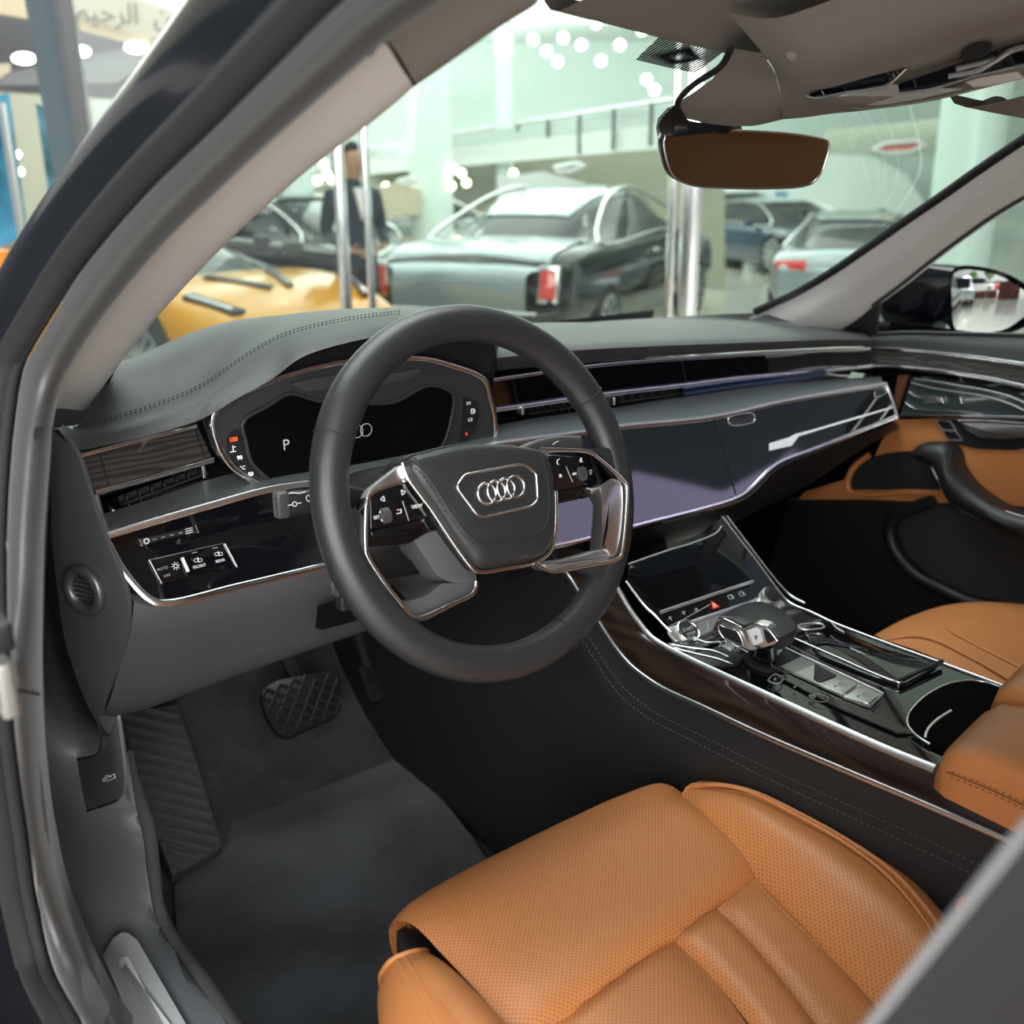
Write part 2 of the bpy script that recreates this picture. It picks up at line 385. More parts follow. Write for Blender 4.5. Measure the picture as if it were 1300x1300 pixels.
loft('defroster_panel', [[Vector((-.70,.36,1.06)), Vector((-.66,.45,1.06)), Vector((-.55,.52,1.06)), Vector((-.35,.6,1.05))], [Vector((-.72,.60,1.03)), Vector((-.66,.66,1.03)), Vector((-.55,.74,1.03)), Vector((-.35,.78,1.03))]], MT['black'], dash, n=12)
# ---- chrome strips
def strip(name, px, g, a, b, m='chrome', n=60): return sweep(name, PL(px, g), prof_rect(a*1.12, b), MT[m], dash, n=n, up=(0,0,1))
strip('chrome_strip', LA, S(0), .0026, .003, n=20); strip('chrome_strip', RA, S(0), .0024, .003)
strip('chrome_strip', LB, S(-.004), .0034, .004, n=20); strip('chrome_strip', RB, S(-.004), .0032, .004)
strip('chrome_strip', CC, S(-.07), .0036, .004, 'satin', n=90)
sweep('chrome_strip', PL(DL, SP), prof_rect(.0036,.004), MT['chrome'], dash, n=70, up=(0,-1,.3))
sweep('chrome_strip', PL(DR, SP), prof_rect(.0036,.004), MT['chrome'], dash, n=90, up=(0,-1,.3))
sweep('chrome_strip', PL([(1124,488),(1129,500),(1134,515),(1138,529)], SP), prof_rect(.0030,.003), MT['chrome'], dash, n=12, up=(0,-1,0))
# ---- inlay bands between the strips
loft('wood_panel', [PL(LA, S(.001)), PL(LB, S(-.003))], MT['wood'], dash, n=24, lin=True)
loft('gloss_band', [PL(RA, S(.001)), PL(RB, S(-.003))], MT['gloss'], dash, n=60)
loft('hood_join_panel', [PL([(250,540),(262,536),(272,533)], S(.0)), PL([(270,583),(280,579),(290,577)], S(-.004))], MT['gloss'], dash, n=8)
for a, b in (((125,571),(139,619)), ((246,541),(262,585)), ((650,478),(658,516)), ((865,455),(872,488)), ((1048,446),(1056,470))):
    sweep('panel_gap', [PS(*a, S(-.0005)), PS(*b, S(-.0045))], prof_rect(.0006,.0006), MT['matte'], dash, n=4)
# ---- vent slots: recess, shelf, louvres
LS = [(130,653),(190,634),(275,606)]; RS = [(628,540),(680,531),(735,523),(785,517),(868,504),(1000,486),(1118,478)]
def back(pts, dy): return [p+Vector((0,dy,0)) for p in pts]
for B_, S_ in ((LB, LS), (RB, RS)):
    bt = PL(B_, S(-.002)); st = PL(S_, S(-.012)); nn = 50
    loft('vent_recess', [bt, back(bt, .05), back(st, .06), st], MT['gloss'], dash, n=nn, lin=True)
CR = PL(CC, S(-.07))
loft('shelf_inlay', [back(PL(LS+[(340,592),(455,565),(540,552)]+RS, S(-.012)), 0), [p+Vector((0,.004,.002)) for p in CR]], MT['shelf'], dash, n=110)
def vent(pa, pb, pc, pd, tab):
    """slim air vent: four corner pixels of its mouth, cross louvre and a slider tab"""
    A_, B2, C_, D_ = [PS(*q, S(.012)) for q in (pa, pb, pc, pd)]
    v = loft('air_vent', [[A_, B2], [D_, C_]], MT['matte'], dash, n=6)
    n = 7
    bm = bmesh.new()
    for i in range(n):
        t = (i+.5)/n; a = A_.lerp(B2, t); b = D_.lerp(C_, t)
        sweep_bm(bm, [a+Vector((0,-.002,0)), b+Vector((0,-.002,0))], prof_rect(.001,.006), up=(1,0,0))
    link('louvre', bm, MT['black'], v)
    sweep('louvre_bar', [A_.lerp(D_, .5)+Vector((0,-.008,0)), B2.lerp(C_, .5)+Vector((0,-.008,0))], prof_rect(.0015,.004), MT['black'], v, n=6, up=(0,0,1))
    a = PS(*tab, S(-.006)); rbox('slider_tab', a, (.004,.012,.012), MT['satin'], v, .0012)
vent((150,630),(258,592),(261,604),(152,645), (143,652))
vent((664,517),(720,509),(735,520),(668,531), (661,521))
vent((776,505),(862,494),(866,502),(780,514), (777,509))
sweep('vent_end_trim', PL([(257,588),(259,598),(260,607)], S(-.006)), prof_rect(.0009,.002), MT['chrome'], dash, n=6)
sweep('vent_end_trim', PL([(121,628),(126,645),(131,662)], S(-.012)), prof_rect(.0018,.003), MT['chrome'], dash, n=6)
sweep('vent_cover_strip', PL([(868,497),(940,487),(1000,480),(1046,474)], S(-.010)), prof_rect(.0065,.003), mat('blue_reflection_gloss', (.006,.02,.055), .06, coat=1), dash, n=20, up=(0,0,1))  # glossy vent cover; its blue reflection is put into the colour
# ---- glossy black panels
TOPL = LC+[(455,606),(540,588),(600,575)]
def px_rows(top, bot, g, k=10, n=60):
    # rows between two pixel polylines, every point put on the surface g
    ta = catmull([Vector((u,v,0)) for u, v in top], n, lin=True); ba = catmull([Vector((u,v,0)) for u, v in bot], n, lin=True)
    return [[PS(p.x, p.y, g) for p in [a.lerp(b, i/k) for a, b in zip(ta, ba)]] for i in range(k+1)]
bm = bmesh.new(); grid_bm(bm, px_rows(TOPL, [(136,690),(190,764),(300,744),(420,715),(500,693),(600,667)], S(-.0695,.55))); link('control_panel', bm, MT['gloss'], dash)
gp = PL(RC, S(-.069)); dp = PL([(600,712),(720,689),(808,665),(936,630),(952,619),(976,595),(990,585),(1040,567),(1137,527)], SP)
def seg_loft(name, u0, u1, m, off=0):
    g = S(-.07+off, .55)
    def on(px, x): # interpolate a pixel polyline at column x
        for a, b in zip(px, px[1:]):
            if a[0] <= x <= b[0]: t = (x-a[0])/(b[0]-a[0]); return a[1]+(b[1]-a[1])*t
        return px[0][1] if x < px[0][0] else px[-1][1]
    n = 34; top = []; bot = []
    for i in range(n+1):
        t = i/n; ut = u0[0]+(u1[0]-u0[0])*t; ub = u0[1]+(u1[1]-u0[1])*t
        top.append(PS(ut, on(RC, ut), g)); bot.append(PS(ub, on(DR, ub), g))
    rows = [[a.lerp(b, k/6) for a, b in zip(top, bot)] for k in range(7)]
    bm = bmesh.new(); grid_bm(bm, rows); return link(name, bm, m, dash)
seg_loft('infotainment_screen', (640,650), (907,934), MT['screen'])
seg_loft('glovebox_panel', (909,936), (1124,1137), MT['gloss'], -.0004)
sweep('panel_gap', [PS(908,530,S(-.0705,.55)), PS(935,630,S(-.0705,.55))], prof_rect(.0007,.0007), MT['matte'], dash, n=4)
fp = S(-.0712, .55)
ib = prism('ring_button', PL([(925,531),(957,526),(958,534),(953,537),(929,540),(925,537)], fp), (0,.002,0), MT['black'], dash, .0004)
sweep('button_rim', PL([(925,531),(957,526),(958,534),(953,537),(929,540),(925,537)], fp), .0007, MT['chrome'], ib, n=40, closed=True)
ac = prism('inlay_glint', PL([(977,563),(1003,555),(1010,551),(1034,545),(1133,516.5),(1133,518),(1036,547),(1014,554),(1005,566),(977,572)], fp), (0,.002,0), MT['white'], dash)  # bright reflection on the metal inlay, put into plain white
hb = prism('ring_button', PL([(1110,498),(1122,494),(1126,497),(1122,501),(1112,504)], fp), (0,.002,0), MT['black'], dash)
sweep('button_rim', PL([(1110,498),(1122,494),(1126,497),(1122,501),(1112,504)], fp), .0006, MT['chrome'], hb, n=24, closed=True)
# ---- lower panels
kt = PL([(170,764),(186,770),(206,772),(300,751),(420,722),(500,700),(580,680)], S(-.072,.55)); kb = PL([(128,905),(140,910),(160,908),(300,858),(400,823),(480,796),(580,765)], S(-.03))
km = [a.lerp(b, .5)+Vector((0,-.012,0)) for a, b in zip(catmull(kt, 9), catmull(kb, 9))]
kt0 = [p+Vector((0,.012,.006)) for p in kt]
loft('knee_panel', [kt0, kt, km, kb, [p+Vector((0,.10,.02)) for p in kb]], MT['dashlow'], dash, n=60, sub=5)
0 and loft('knee_panel_side', [PL([(140,692),(166,752),(170,770),(160,815),(140,868),(128,905)], S(-.072,.5)), [p+Vector((-.012,.16,.01)) for p in PL([(140,692),(166,752),(170,770),(160,815),(140,868),(128,905)], S(-.072,.5))]], MT['dashlow'], dash, n=20)
pk = prism('slot_shade_plate', PL([(405,770),(470,752),(500,744),(520,765),(500,775),(410,800),(402,798)], S(-.085,.3)), (0,.003,0), mat('slot_shade_black', (.004,.004,.004), .9, spec=.05), dash)  # flat black plate, the slot's inner shade is put into its colour
pk['label'] = 'flat black plate for the shaded slot in the knee panel'
ub = PL([(640,712),(720,695),(808,673),(938,638),(956,627),(980,602),(994,592),(1044,573),(1138,535)], SP)
u2 = PL([(640,740),(720,722),(808,700),(910,672),(950,652),(1010,625),(1060,590),(1120,550),(1138,540)], S(.06,.2))
u3 = [p+Vector((.0,.22,-.10)) for p in u2]
loft('dash_underside', [ub, [a.lerp(b, .5)+Vector((0,-.008,-.006)) for a, b in zip(catmull(ub, 9), catmull(u2, 9))], u2, u3], MT['black'], dash, n=60, sub=4)
# ---- end cap by the door with the round demister vent
EC = [(66,541),(82,552),(100,578),(115,628),(133,682),(150,722),(163,756),(163,800),(150,842),(135,880),(125,915),(112,900),(95,860),(78,790),(68,720),(63,640),(63,580)]
GE = lambda p: -((p.x+.722)*.9+(p.y-.22)*.43)
ecp = PL(EC, GE)
prism('side_cover', ecp, (.004,.002,0), MT['dashlow'], dash, bev=.0015, rnd=.02)
FV = Fr(PS(110,748,GE), (.43,-.9,0), (0,0,1))
if FV.N.x > 0: FV = Fr(FV.o, (-.43,.9,0), (0,0,1))
dv = ring('round_vent', FV, 0, 0, .0215, .0058, mat('graphite_metallic', (.16,.16,.165), .35, .7), dash, h=.003, n=48, k=12)
disc('vent_mouth', FV, 0, 0, .018, .003, MT['matte'], dv, h=.002)
bm = bmesh.new()
for i in range(5): prism_bm(bm, [FV.pt(-.016+abs(i-2)*.002, -.0105+i*.005, .003), FV.pt(.016-abs(i-2)*.002, -.0105+i*.005, .003), FV.pt(.016-abs(i-2)*.002, -.0090+i*.005, .004), FV.pt(-.016+abs(i-2)*.002, -.0090+i*.005, .004)], -FV.N*.002)
link('louvre', bm, MT['satin'], dv)
# ---- light switches on the driver's black panel
fl = lambda o=0: S(-.071-o, .55)
ls = prism('light_switch', PL([(190,711),(284,690),(301,719),(205,741)], fl()), (0,.004,0), MT['gloss'], dash, .0006)
for a, b in (((189,711),(205,741)), ((285,690),(301,720))): sweep('switch_edge', [PS(*a, fl(.001)), PS(*b, fl(.001))], prof_rect(.0011,.0006), MT['chrome'], ls, n=4)
sweep('switch_edge', [PS(231,708,fl(.001)), PS(239,726,fl(.001))], prof_rect(.0017,.0008), MT['white'], ls, n=4, up=(1,0,0))
def fsurf(u, v, o=.001):
    p = PS(u, v, fl(o)); q = PS(u+10, v-2.4, fl(o)); r = PS(u+2.5, v-10, fl(o)); return Fr(p, q-p, r-p)
text('print', 'FRONT', fsurf(253,719), (0,0), .0044, MT['white'], ls); text('print', 'REAR', fsurf(279.5,712), (0,0), .0044, MT['white'], ls)
text('print', 'AUTO', fsurf(206,722), (0,0), .0042, MT['grey'], ls); text('print', 'OFF', fsurf(212,731), (0,0), .004, MT['grey'], ls)
f = fsurf(223,718.5); bm = bmesh.new(); ring_bm(bm, f, 0, 0, .0018, .0004, 0, 16, 5)
for i in range(8): a = i*math.pi/4; sweep_bm(bm, [f.pt(.0027*math.cos(a), .0027*math.sin(a)), f.pt(.0042*math.cos(a), .0042*math.sin(a))], prof_rect(.0004,.0004), up=f.N)
link('lamp_symbol', bm, MT['white'], ls)
for u, v in ((251,711),(277,703)):
    f = fsurf(u, v); bm = bmesh.new(); ring_bm(bm, f, -.0018, 0, .0021, .0003, 0, 14, 5, .0017); ring_bm(bm, f, .0026, -.0007, .0021, .0003, 0, 14, 5, .0017)
    sweep_bm(bm, [f.pt(.0006,.0026), f.pt(.0006,-.0026)], prof_rect(.0004,.0004), up=f.N); link('lamp_symbol', bm, MT['white'], ls)
for u, v in ((247,701.5),(273,695.5)): sweep('indicator', [PS(u-3, v+.7, fl(.001)), PS(u+3, v-.7, fl(.001))], prof_rect(.0005,.0004), MT['grey'], ls, n=3)
ds = prism('dimmer_strip', PL([(178,685),(248,668),(251,675),(181,692)], fl()), (0,.003,0), MT['black'], dash, .0004)
for a, b in (((177,684),(181,693)), ((248,666),(252,676))): sweep('switch_edge', [PS(*a, fl(.001)), PS(*b, fl(.001))], prof_rect(.0008,.0006), MT['chrome'], ds, n=4)
ring('lamp_symbol', fsurf(186,687), 0, 0, .0026, .0008, MT['white'], ds, n=16)
bm = bmesh.new()
for i in range(4): u = 196+i*11; sweep_bm(bm, [PS(u-2.6, 685.2-i*2.7, fl(.001)), PS(u+2.6, 684-i*2.7, fl(.001))], prof_rect(.0005,.0004))
link('scale_marks', bm, MT['grey'], ds)
f = fsurf(240,674); bm = bmesh.new()
for i in range(3): sweep_bm(bm, [f.pt(-.004,.0026-i*.0024), f.pt(.004,.0026-i*.0024)], prof_rect(.0006,.0004), up=f.N)
link('scale_marks', bm, MT['white'], ds)
# ================================================================ instrument cluster (part of the dashboard)
GC = S(-.045)
CH = [(270,537),(271.5,527),(279,516),(301,501.5),(342,484.6),(381,472),(434,460),(493,454.6),(542,456),(576,465),(606,476),(616,484),(622,505),(628,531),(626,563),(600,582),(520,604),(430,621),(370,627),(350,624),(320,610),(296,594),(282,575)]
cl = prism('instrument_cluster', PL(CH, S(-.044)), (0,.03,0), mat('anthracite_bezel', (.035,.037,.041), .4), dash)
sweep('chrome_bezel', PL(CH, S(-.048)), prof_rect(.0022,.003), MT['chrome'], cl, n=140, closed=True, up=(0,-1,0))
DI = [(307,540),(312,531),(340,515),(365,500),(382,502),(400,508),(430,510),(500,510),(533,493),(545,489),(572,497),(576,506),(573,531),(562,565),(540,585),(480,603),(398,618.5),(361,619),(333,602),(318,585),(311,557)]
prism('display', PL(DI, S(-.0465)), (0,.002,0), MT['dial'], cl, rnd=.004)
sweep('display_rim', PL(DI, S(-.047)), prof_rect(.0022,.002), mat('bezel_edge', (.03,.033,.037), .35), cl, n=90, closed=True, up=(0,-1,0))
for q in ([(370,487),(395,481),(450,472),(462,474),(440,486),(405,497),(385,497)], [(476,478),(532,468),(536,472),(522,482),(480,490)]):
    prism('brow_plate', PL(q, S(-.050)), (0,.004,0), mat('brow_plastic', (.05,.053,.058), .4), cl, .0008)
prism('warning_panel', PL([(288,557),(295,548),(303,545.5),(307,556),(315,583),(333,603),(325,605),(300,590),(290,573)], S(-.0472)), (0,.002,0), MT['black'], cl)
prism('warning_panel', PL([(588.8,503.7),(606,510),(608.5,526),(602,549),(593,558),(584.6,561),(589,530)], S(-.0472)), (0,.002,0), MT['black'], cl)
def cfr(u, v): p = PS(u, v, S(-.0485)); return Fr(p, (1,.0,0), (0,0,1))
text('gauge_print', 'P', cfr(363,565), (0,0), .017, MT['lit_dim'], cl)
text('gauge_print', '130', cfr(296,558), (0,0), .0062, MT['lit_red'], cl, bold=.0003); text('gauge_print', '90', cfr(304,581), (0,0), .0062, MT['lit_white'], cl, bold=.0002)
text('gauge_print', '50', cfr(318,602), (0,0), .0062, MT['lit_white'], cl, bold=.0002); text('gauge_print', '°C', cfr(308,594), (0,0), .0062, MT['lit_white'], cl)
text('gauge_print', '1/1', cfr(594.5,512), (0,0), .006, MT['lit_white'], cl); text('gauge_print', '1/2', cfr(596.5,533), (0,0), .006, MT['lit_white'], cl); text('gauge_print', 'R', cfr(592,551), (0,0), .006, MT['lit_red'], cl)
f = cfr(296,570); bm = bmesh.new(); sweep_bm(bm, [f.pt(0,.004), f.pt(0,-.003)], prof_rect(.0007,.0004), up=f.N); sweep_bm(bm, [f.pt(-.004,-.003), f.pt(.003,-.003)], prof_rect(.0006,.0004), up=f.N); sweep_bm(bm, [f.pt(0,.002), f.pt(.003,.002)], prof_rect(.0005,.0004), up=f.N)
link('gauge_symbol', bm, MT['lit_white'], cl)
f = cfr(600,522); bm = bmesh.new()
sweep_bm(bm, [f.pt(-.002,-.003), f.pt(-.002,.003), f.pt(.001,.003), f.pt(.001,-.003)], prof_rect(.0005,.0004), up=f.N, closed=True); sweep_bm(bm, [f.pt(.002,.003), f.pt(.004,0), f.pt(.002,-.003)], prof_rect(.0005,.0004), up=f.N)
link('gauge_symbol', bm, MT['lit_white'], cl)
f = cfr(452,548); bm = bmesh.new()
for i in range(4): ring_bm(bm, f, -.0225+i*.012, 0, .0075, .0005, 0, 28, 6)
link('ring_emblem', bm, MT['lit_dim'], cl)
# ================================================================ steering wheel
TILT = math.radians(20)
WF = Fr((-.38,0,1.0), (1,0,0), (0,math.sin(TILT),math.cos(TILT)))      # X right, Y up the rim, N towards the driver
wheel = thing('steering_wheel', (-.38,0,1.0), 'black leather steering wheel with chrome edged spokes and a ring emblem on its hub', 'steering wheel')
RR = .1715
def rimp(a, R=RR, h=0): return WF.pt(R*math.cos(a), R*math.sin(a), h)
bm = bmesh.new(); N_ = 144; rows = []
seams = [math.radians(x) for x in (22, 148, 212, 327, 292)]
for i in range(N_):
    a = 2*math.pi*i/N_; d = math.degrees(a)
    k = 1+.06*math.exp(-((d-40)/14)**2)+.06*math.exp(-((d-140)/14)**2)
    row = []
    for j in range(24):
        b = 2*math.pi*j/24
        row.append(WF.pt((RR+.0185*k*math.cos(b))*math.cos(a), (RR+.0185*k*math.cos(b))*math.sin(a), .0165*math.sin(b)))
    rows.append(row)
grid_bm(bm, rows, closed_u=True, closed_v=True)
rim = link('rim', bm, MT['wheel'], wheel, 60)
for sd in (26, 152, 289):
    a = math.radians(sd); c = rimp(a); rad = (c-WF.o).normalized()
    pts = [c+rad*(.0188*1.05*math.cos(q))+WF.N*(.0169*math.sin(q)) for q in [2*math.pi*i/24 for i in range(24)]]
    sweep('seam', pts, .0007, MT['thread'], rim, n=24, closed=True, raw=True)
bm = bmesh.new()
for a0, a1 in ((-58, 24),(-70,-60),(60,120)):
    pts = [rimp(math.radians(a0+(a1-a0)*i/40), RR-.0172, .004) for i in range(41)]
    dashes_bm(bm, pts, .0035, .0022, .0007, WF.N)
link('rim_stitching', bm, MT['thread'], rim)
# ---- hub and airbag cover
HUB = [(511,587),(519,578),(535,573.5),(569,565.5),(609,563),(649,564.5),(675,568),(686,571),(695,581),(702,607),(704.5,644),(702,686),(695,701),(678,713),(643,720.5),(612,725),(602,722),(588,705),(575,688),(547,646),(518,606)]
hp = WF.pxs(HUB, .0)
def scaled(pts, k, h=0, fr=WF):
    c = sum(pts, Vector())/len(pts); return [c+(p-c)*k+fr.N*h for p in pts]
bm = bmesh.new()
hs = catmull(hp, 90, True)
rows = [scaled(hs, .93, -.055), scaled(hs, 1.0, -.030), scaled(hs, 1.0, -.004), scaled(hs, .985, -.002)]
V = grid_bm(bm, rows, closed_u=True); bm.faces.new(V[0]); bm.faces.new(V[-1])
hub = link('hub', bm, MT['black'], wheel)
bm = bmesh.new(); inner = scaled(hs, .965)
rows = [scaled(inner, 1, -.004), scaled(inner, .998, .003), scaled(inner, .975, .0075), scaled(inner, .90, .0105), scaled(inner, .75, .0125), scaled(inner, .5, .0135), scaled(inner, .2, .014)]
V = grid_bm(bm, rows, closed_u=True); bm.faces.new(V[-1])
pad = link('airbag_cover', bm, MT['wheel'], wheel, 60)
sweep('hub_trim', [p+WF.N*.0 for p in catmull(WF.pxs([(511,587),(518,606),(547,646),(575,688),(590,709),(603,724),(612,726),(643,721.5),(679,714),(696,702),(703,686),(705.5,644),(703,607),(696,582),(686,571)], .0), 120)], prof_rect(.0022,.0022), MT['chrome'], wheel, raw=True, up=WF.N)
sl = catmull(WF.pxs([(525,583),(544,604),(572,647),(598,681),(612,689.5),(649,686.6),(689,672),(697,650),(695,607),(687.6,578)], .0115), 90)
pc = sum(hp, Vector())/len(hp)
def padh(p):  # height of the cover at a point (same steps as the rows above)
    lx, ly, _ = WF.loc(p); best = 0
    import bisect
    q = Vector((lx, ly)); c = Vector(WF.loc(pc)[:2]); d = q-c
    # radial fraction against the inner outline
    ang = math.atan2(d.y, d.x); R = max((Vector(WF.loc(x)[:2])-c).length for x in inner if abs(math.atan2((WF.loc(x)[1]-c.y), (WF.loc(x)[0]-c.x))-ang) < .12) if True else 1
    f = d.length/max(R, 1e-6)
    xs = [.2,.5,.75,.90,.975,1.0]; hsn = [.014,.0135,.0125,.0105,.0075,.003]
    if f <= .2: return .014
    for i in range(5):
        if f <= xs[i+1]: t = (f-xs[i])/(xs[i+1]-xs[i]); return hsn[i]+(hsn[i+1]-hsn[i])*t
    return .003
def onpad(pts, e=.0004):
    o = []
    for p in pts:
        lx, ly, _ = WF.loc(p); o.append(WF.pt(lx, ly, padh(p)+e))
    return o
sweep('seam', onpad(sl, .0), .0009, MT['thread'], pad, raw=True)
for dx in (-5, 4):
    bm = bmesh.new(); c2 = catmull(WF.pxs([(525+dx*.9,583-dx*.4),(544+dx,604-dx*.5),(572+dx,647-dx*.5),(598+dx*.7,681-dx*.8),(613+dx*.3,689.5-dx),(649-dx*.2,686.6-dx),(682-dx*.5,674-dx)], .0115), 80)
    dashes_bm(bm, onpad(c2), .002, .0035, .0006); link('stitching', bm, MT['thread'], pad)
EM = [(578.6,618.3),(589.4,602.6),(657.7,589.8),(666,590.4),(680,601),(682,635.4),(674.8,642.5),(613.6,656.7),(605,653.9)]
emp = rounded(WF.pxs(EM, .014), .004)
em = prism('emblem_plate', [p+WF.N*.0010 for p in emp], -WF.N*.004, MT['wheel'], pad)
sweep('emblem_frame', [p+WF.N*.001 for p in emp], .0014, MT['chrome'], pad, n=120, closed=True, up=WF.N, lin=True)
rc = [WF.loc(WF.px(u, v, .0155)) for u, v in ((617.9,626.8),(630.1,623.8),(642.2,620.8),(654.4,617.7))]
for x, y, _ in rc: ring('emblem_ring', WF, x, y, .0106, .0013, MT['chrome'], pad, h=.0158, n=40, k=8)
af = Fr(WF.px(652,665,.0128), WF.px(667,661,.0128)-WF.px(637,668,.0128), WF.Y); text('embossed_airbag', 'AIRBAG', af, (0,0), .0085, mat('embossed_leather', (.018,.018,.02), .5), pad, h=.0008)
# ---- left spoke: switch block, chrome edge, lower spoke
def wp(name, pts, h, d, m, par=None, bev=.001, rnd=.003): return prism(name, WF.pxs(pts, h), -WF.N*d, m, par or wheel, bev=bev, rnd=rnd)
wp('spoke', [(447,660),(464,640),(470,628),(515,606),(523,612),(548,650),(560,672),(543,676),(520,690),(472,694),(464,694),(447,690)], -.012, .018, MT['gloss'], rnd=.004)
swl = wp('switch_block', [(470,632),(479,625),(516,613.5),(529,631),(541,651),(543,656),(470.5,673)], -.004, .012, MT['gloss'])
wp('switch_lip', [(470.5,673.5),(543,657),(544,660),(520,678),(512,680),(472,682)], -.008, .012, MT['gloss'], swl)
wp('spoke_cap', [(464,632),(470,620),(509,590),(515,606),(513,610),(474,624),(468,632)], -.002, .012, MT['satin'], rnd=.002)
wp('hub_side', [(541,653),(548,648),(578,694),(604,726),(606,737),(603,741),(575,740),(557,733),(540,708),(519,677)], -.016, .03, MT['dashlow'], rnd=.004)
wp('lower_spoke', [(513,764),(540,757),(556,745),(562,740),(603,740),(606,748),(601,757),(541,788),(530,790),(515,784),(505,768)], -.016, .022, MT['dashlow'], rnd=.004)
sweep('spoke_trim', WF.pxs([(516,610),(490,618),(474,624.5),(468.5,630),(465.5,640),(464.2,660),(464,690),(465,703),(470,713),(487,739),(505,762),(518,778),(524,783),(530,784.5),(538,783),(570,768.5),(596,757),(600.5,753),(603.5,747),(604.5,738)], -.006), prof_rect(.0020,.0020), MT['chrome'], wheel, n=150, up=WF.N, lin=False)
# thumb pad: fills the rim towards the chrome edge
wp('rim_web', [(430,640),(452,646),(463,655),(463,700),(469,714),(487,740),(517,779),(528,787),(540,800),(500,790),(470,755),(440,705)], -.007, .012, MT['wheel'], rim, rnd=.006)
wp('rim_web', [(742,570),(762,578),(796,612),(798,625),(797,664),(791,707),(782,714),(740,722),(765,740),(790,710),(803,660),(800,610),(775,568)], .0135, .016, MT['wheel'], rim, rnd=.006)
def wfr(u, v, h=-.0035): p = WF.px(u, v, h); return Fr(p, WF.px(u+10, v-2, h)-p, WF.Y)
for s, u, v, z in (('VIEW',529,643,.0052),): text('print', s, wfr(u, v), (0,0), z, MT['white'], swl)
def tri(u, v, r, left, par):
    f = wfr(u, v); s = -1 if left else 1
    sweep('print', [f.pt(-s*r*.6, r), f.pt(s*r, 0), f.pt(-s*r*.6, -r)], prof_rect(.0004,.0003), MT['white'], par, n=12, closed=True, lin=True, up=WF.N)
tri(486,633.5,.0026,True,swl); tri(512,625,.0026,False,swl)
f = wfr(506,649); sweep('print', [f.pt(-.0025,-.002), f.pt(.0025,-.002), f.pt(.003,.0014), f.pt(-.0013,.0014)], prof_rect(.0005,.0003), MT['white'], swl, n=16, lin=True, up=WF.N)
text('print', 'SET', wfr(478,657), (0,0), .0044, MT['white'], swl)
f = wfr(484,655)
for s in (1,-1): prism('print', [f.pt(-.0015, s*.003), f.pt(.0015, s*.003), f.pt(0, s*.0055)], -WF.N*.0002, MT['white'], swl)
rl = WF.px(491,654,-.002)
def roller(c, par):
    bm = bmesh.new(); bmesh.ops.create_cone(bm, cap_ends=True, segments=28, radius1=.0085, radius2=.0085, depth=.010)
    es = [e_ for e_ in bm.edges if abs(e_.verts[0].co.z-e_.verts[1].co.z) < 1e-6]; bmesh.ops.bevel(bm, geom=es, offset=.001, segments=2, affect='EDGES')
    M = Matrix.Rotation(math.pi/2, 4, 'Y'); bmesh.ops.transform(bm, matrix=WF.mat()@Matrix.Translation(Vector(WF.loc(c))-Vector((0,0,.006)))@M, verts=bm.verts)
    return link('roller', bm, MT['soft'], par)
roller(rl, swl)
for a, b in (((511,636),(519,661)),): sweep('switch_gap', WF.pxs([a, b], -.0038), prof_rect(.0004,.0004), MT['grey'], swl, n=3, up=WF.N)
# ---- right spoke
wp('spoke', [(696,574),(743,572),(757,580),(790,610),(776,616),(745,632),(705,640)], -.002, .016, MT['gloss'], rnd=.003)
swr = wp('switch_block', [(697,577),(743,578),(756,584),(774,603),(771,609),(740,616),(704,624)], .004, .012, MT['gloss'])
wp('switch_lip', [(704,625),(740,617),(770,610),(762,618),(745,627),(706,633)], .000, .014, MT['gloss'], swr)
sweep('spoke_trim', WF.pxs([(686,571),(715,571.5),(741,572.5),(750,575),(760,582),(790,609),(795,616),(796,625),(794.5,660),(790,700),(788,706),(781,711),(745,718),(703,725.5),(693,723),(680,716)], .0165), prof_rect(.0020,.0020), MT['chrome'], wheel, n=150, up=WF.N)
wp('spoke_frame', [(777,606),(789,611),(793,618),(793.5,640),(791,675),(787,702),(780,709),(775,704),(768,695),(766,700),(770,660),(771,638),(764,626),(760,618)], .0155, .024, MT['satin'], bev=.003)
wp('spoke_frame', [(692,722),(703,723.5),(745,716.5),(782,709),(785,703),(772,696),(764,698),(712,712),(700,711),(690,716)], .013, .022, MT['satin'], bev=.003)
class Sm:
    def __init__(s, f, k): s.f = f; s.k = k; s.N = f.N
    def pt(s, x, y, h=0): return s.f.pt(x*s.k, y*s.k, h)
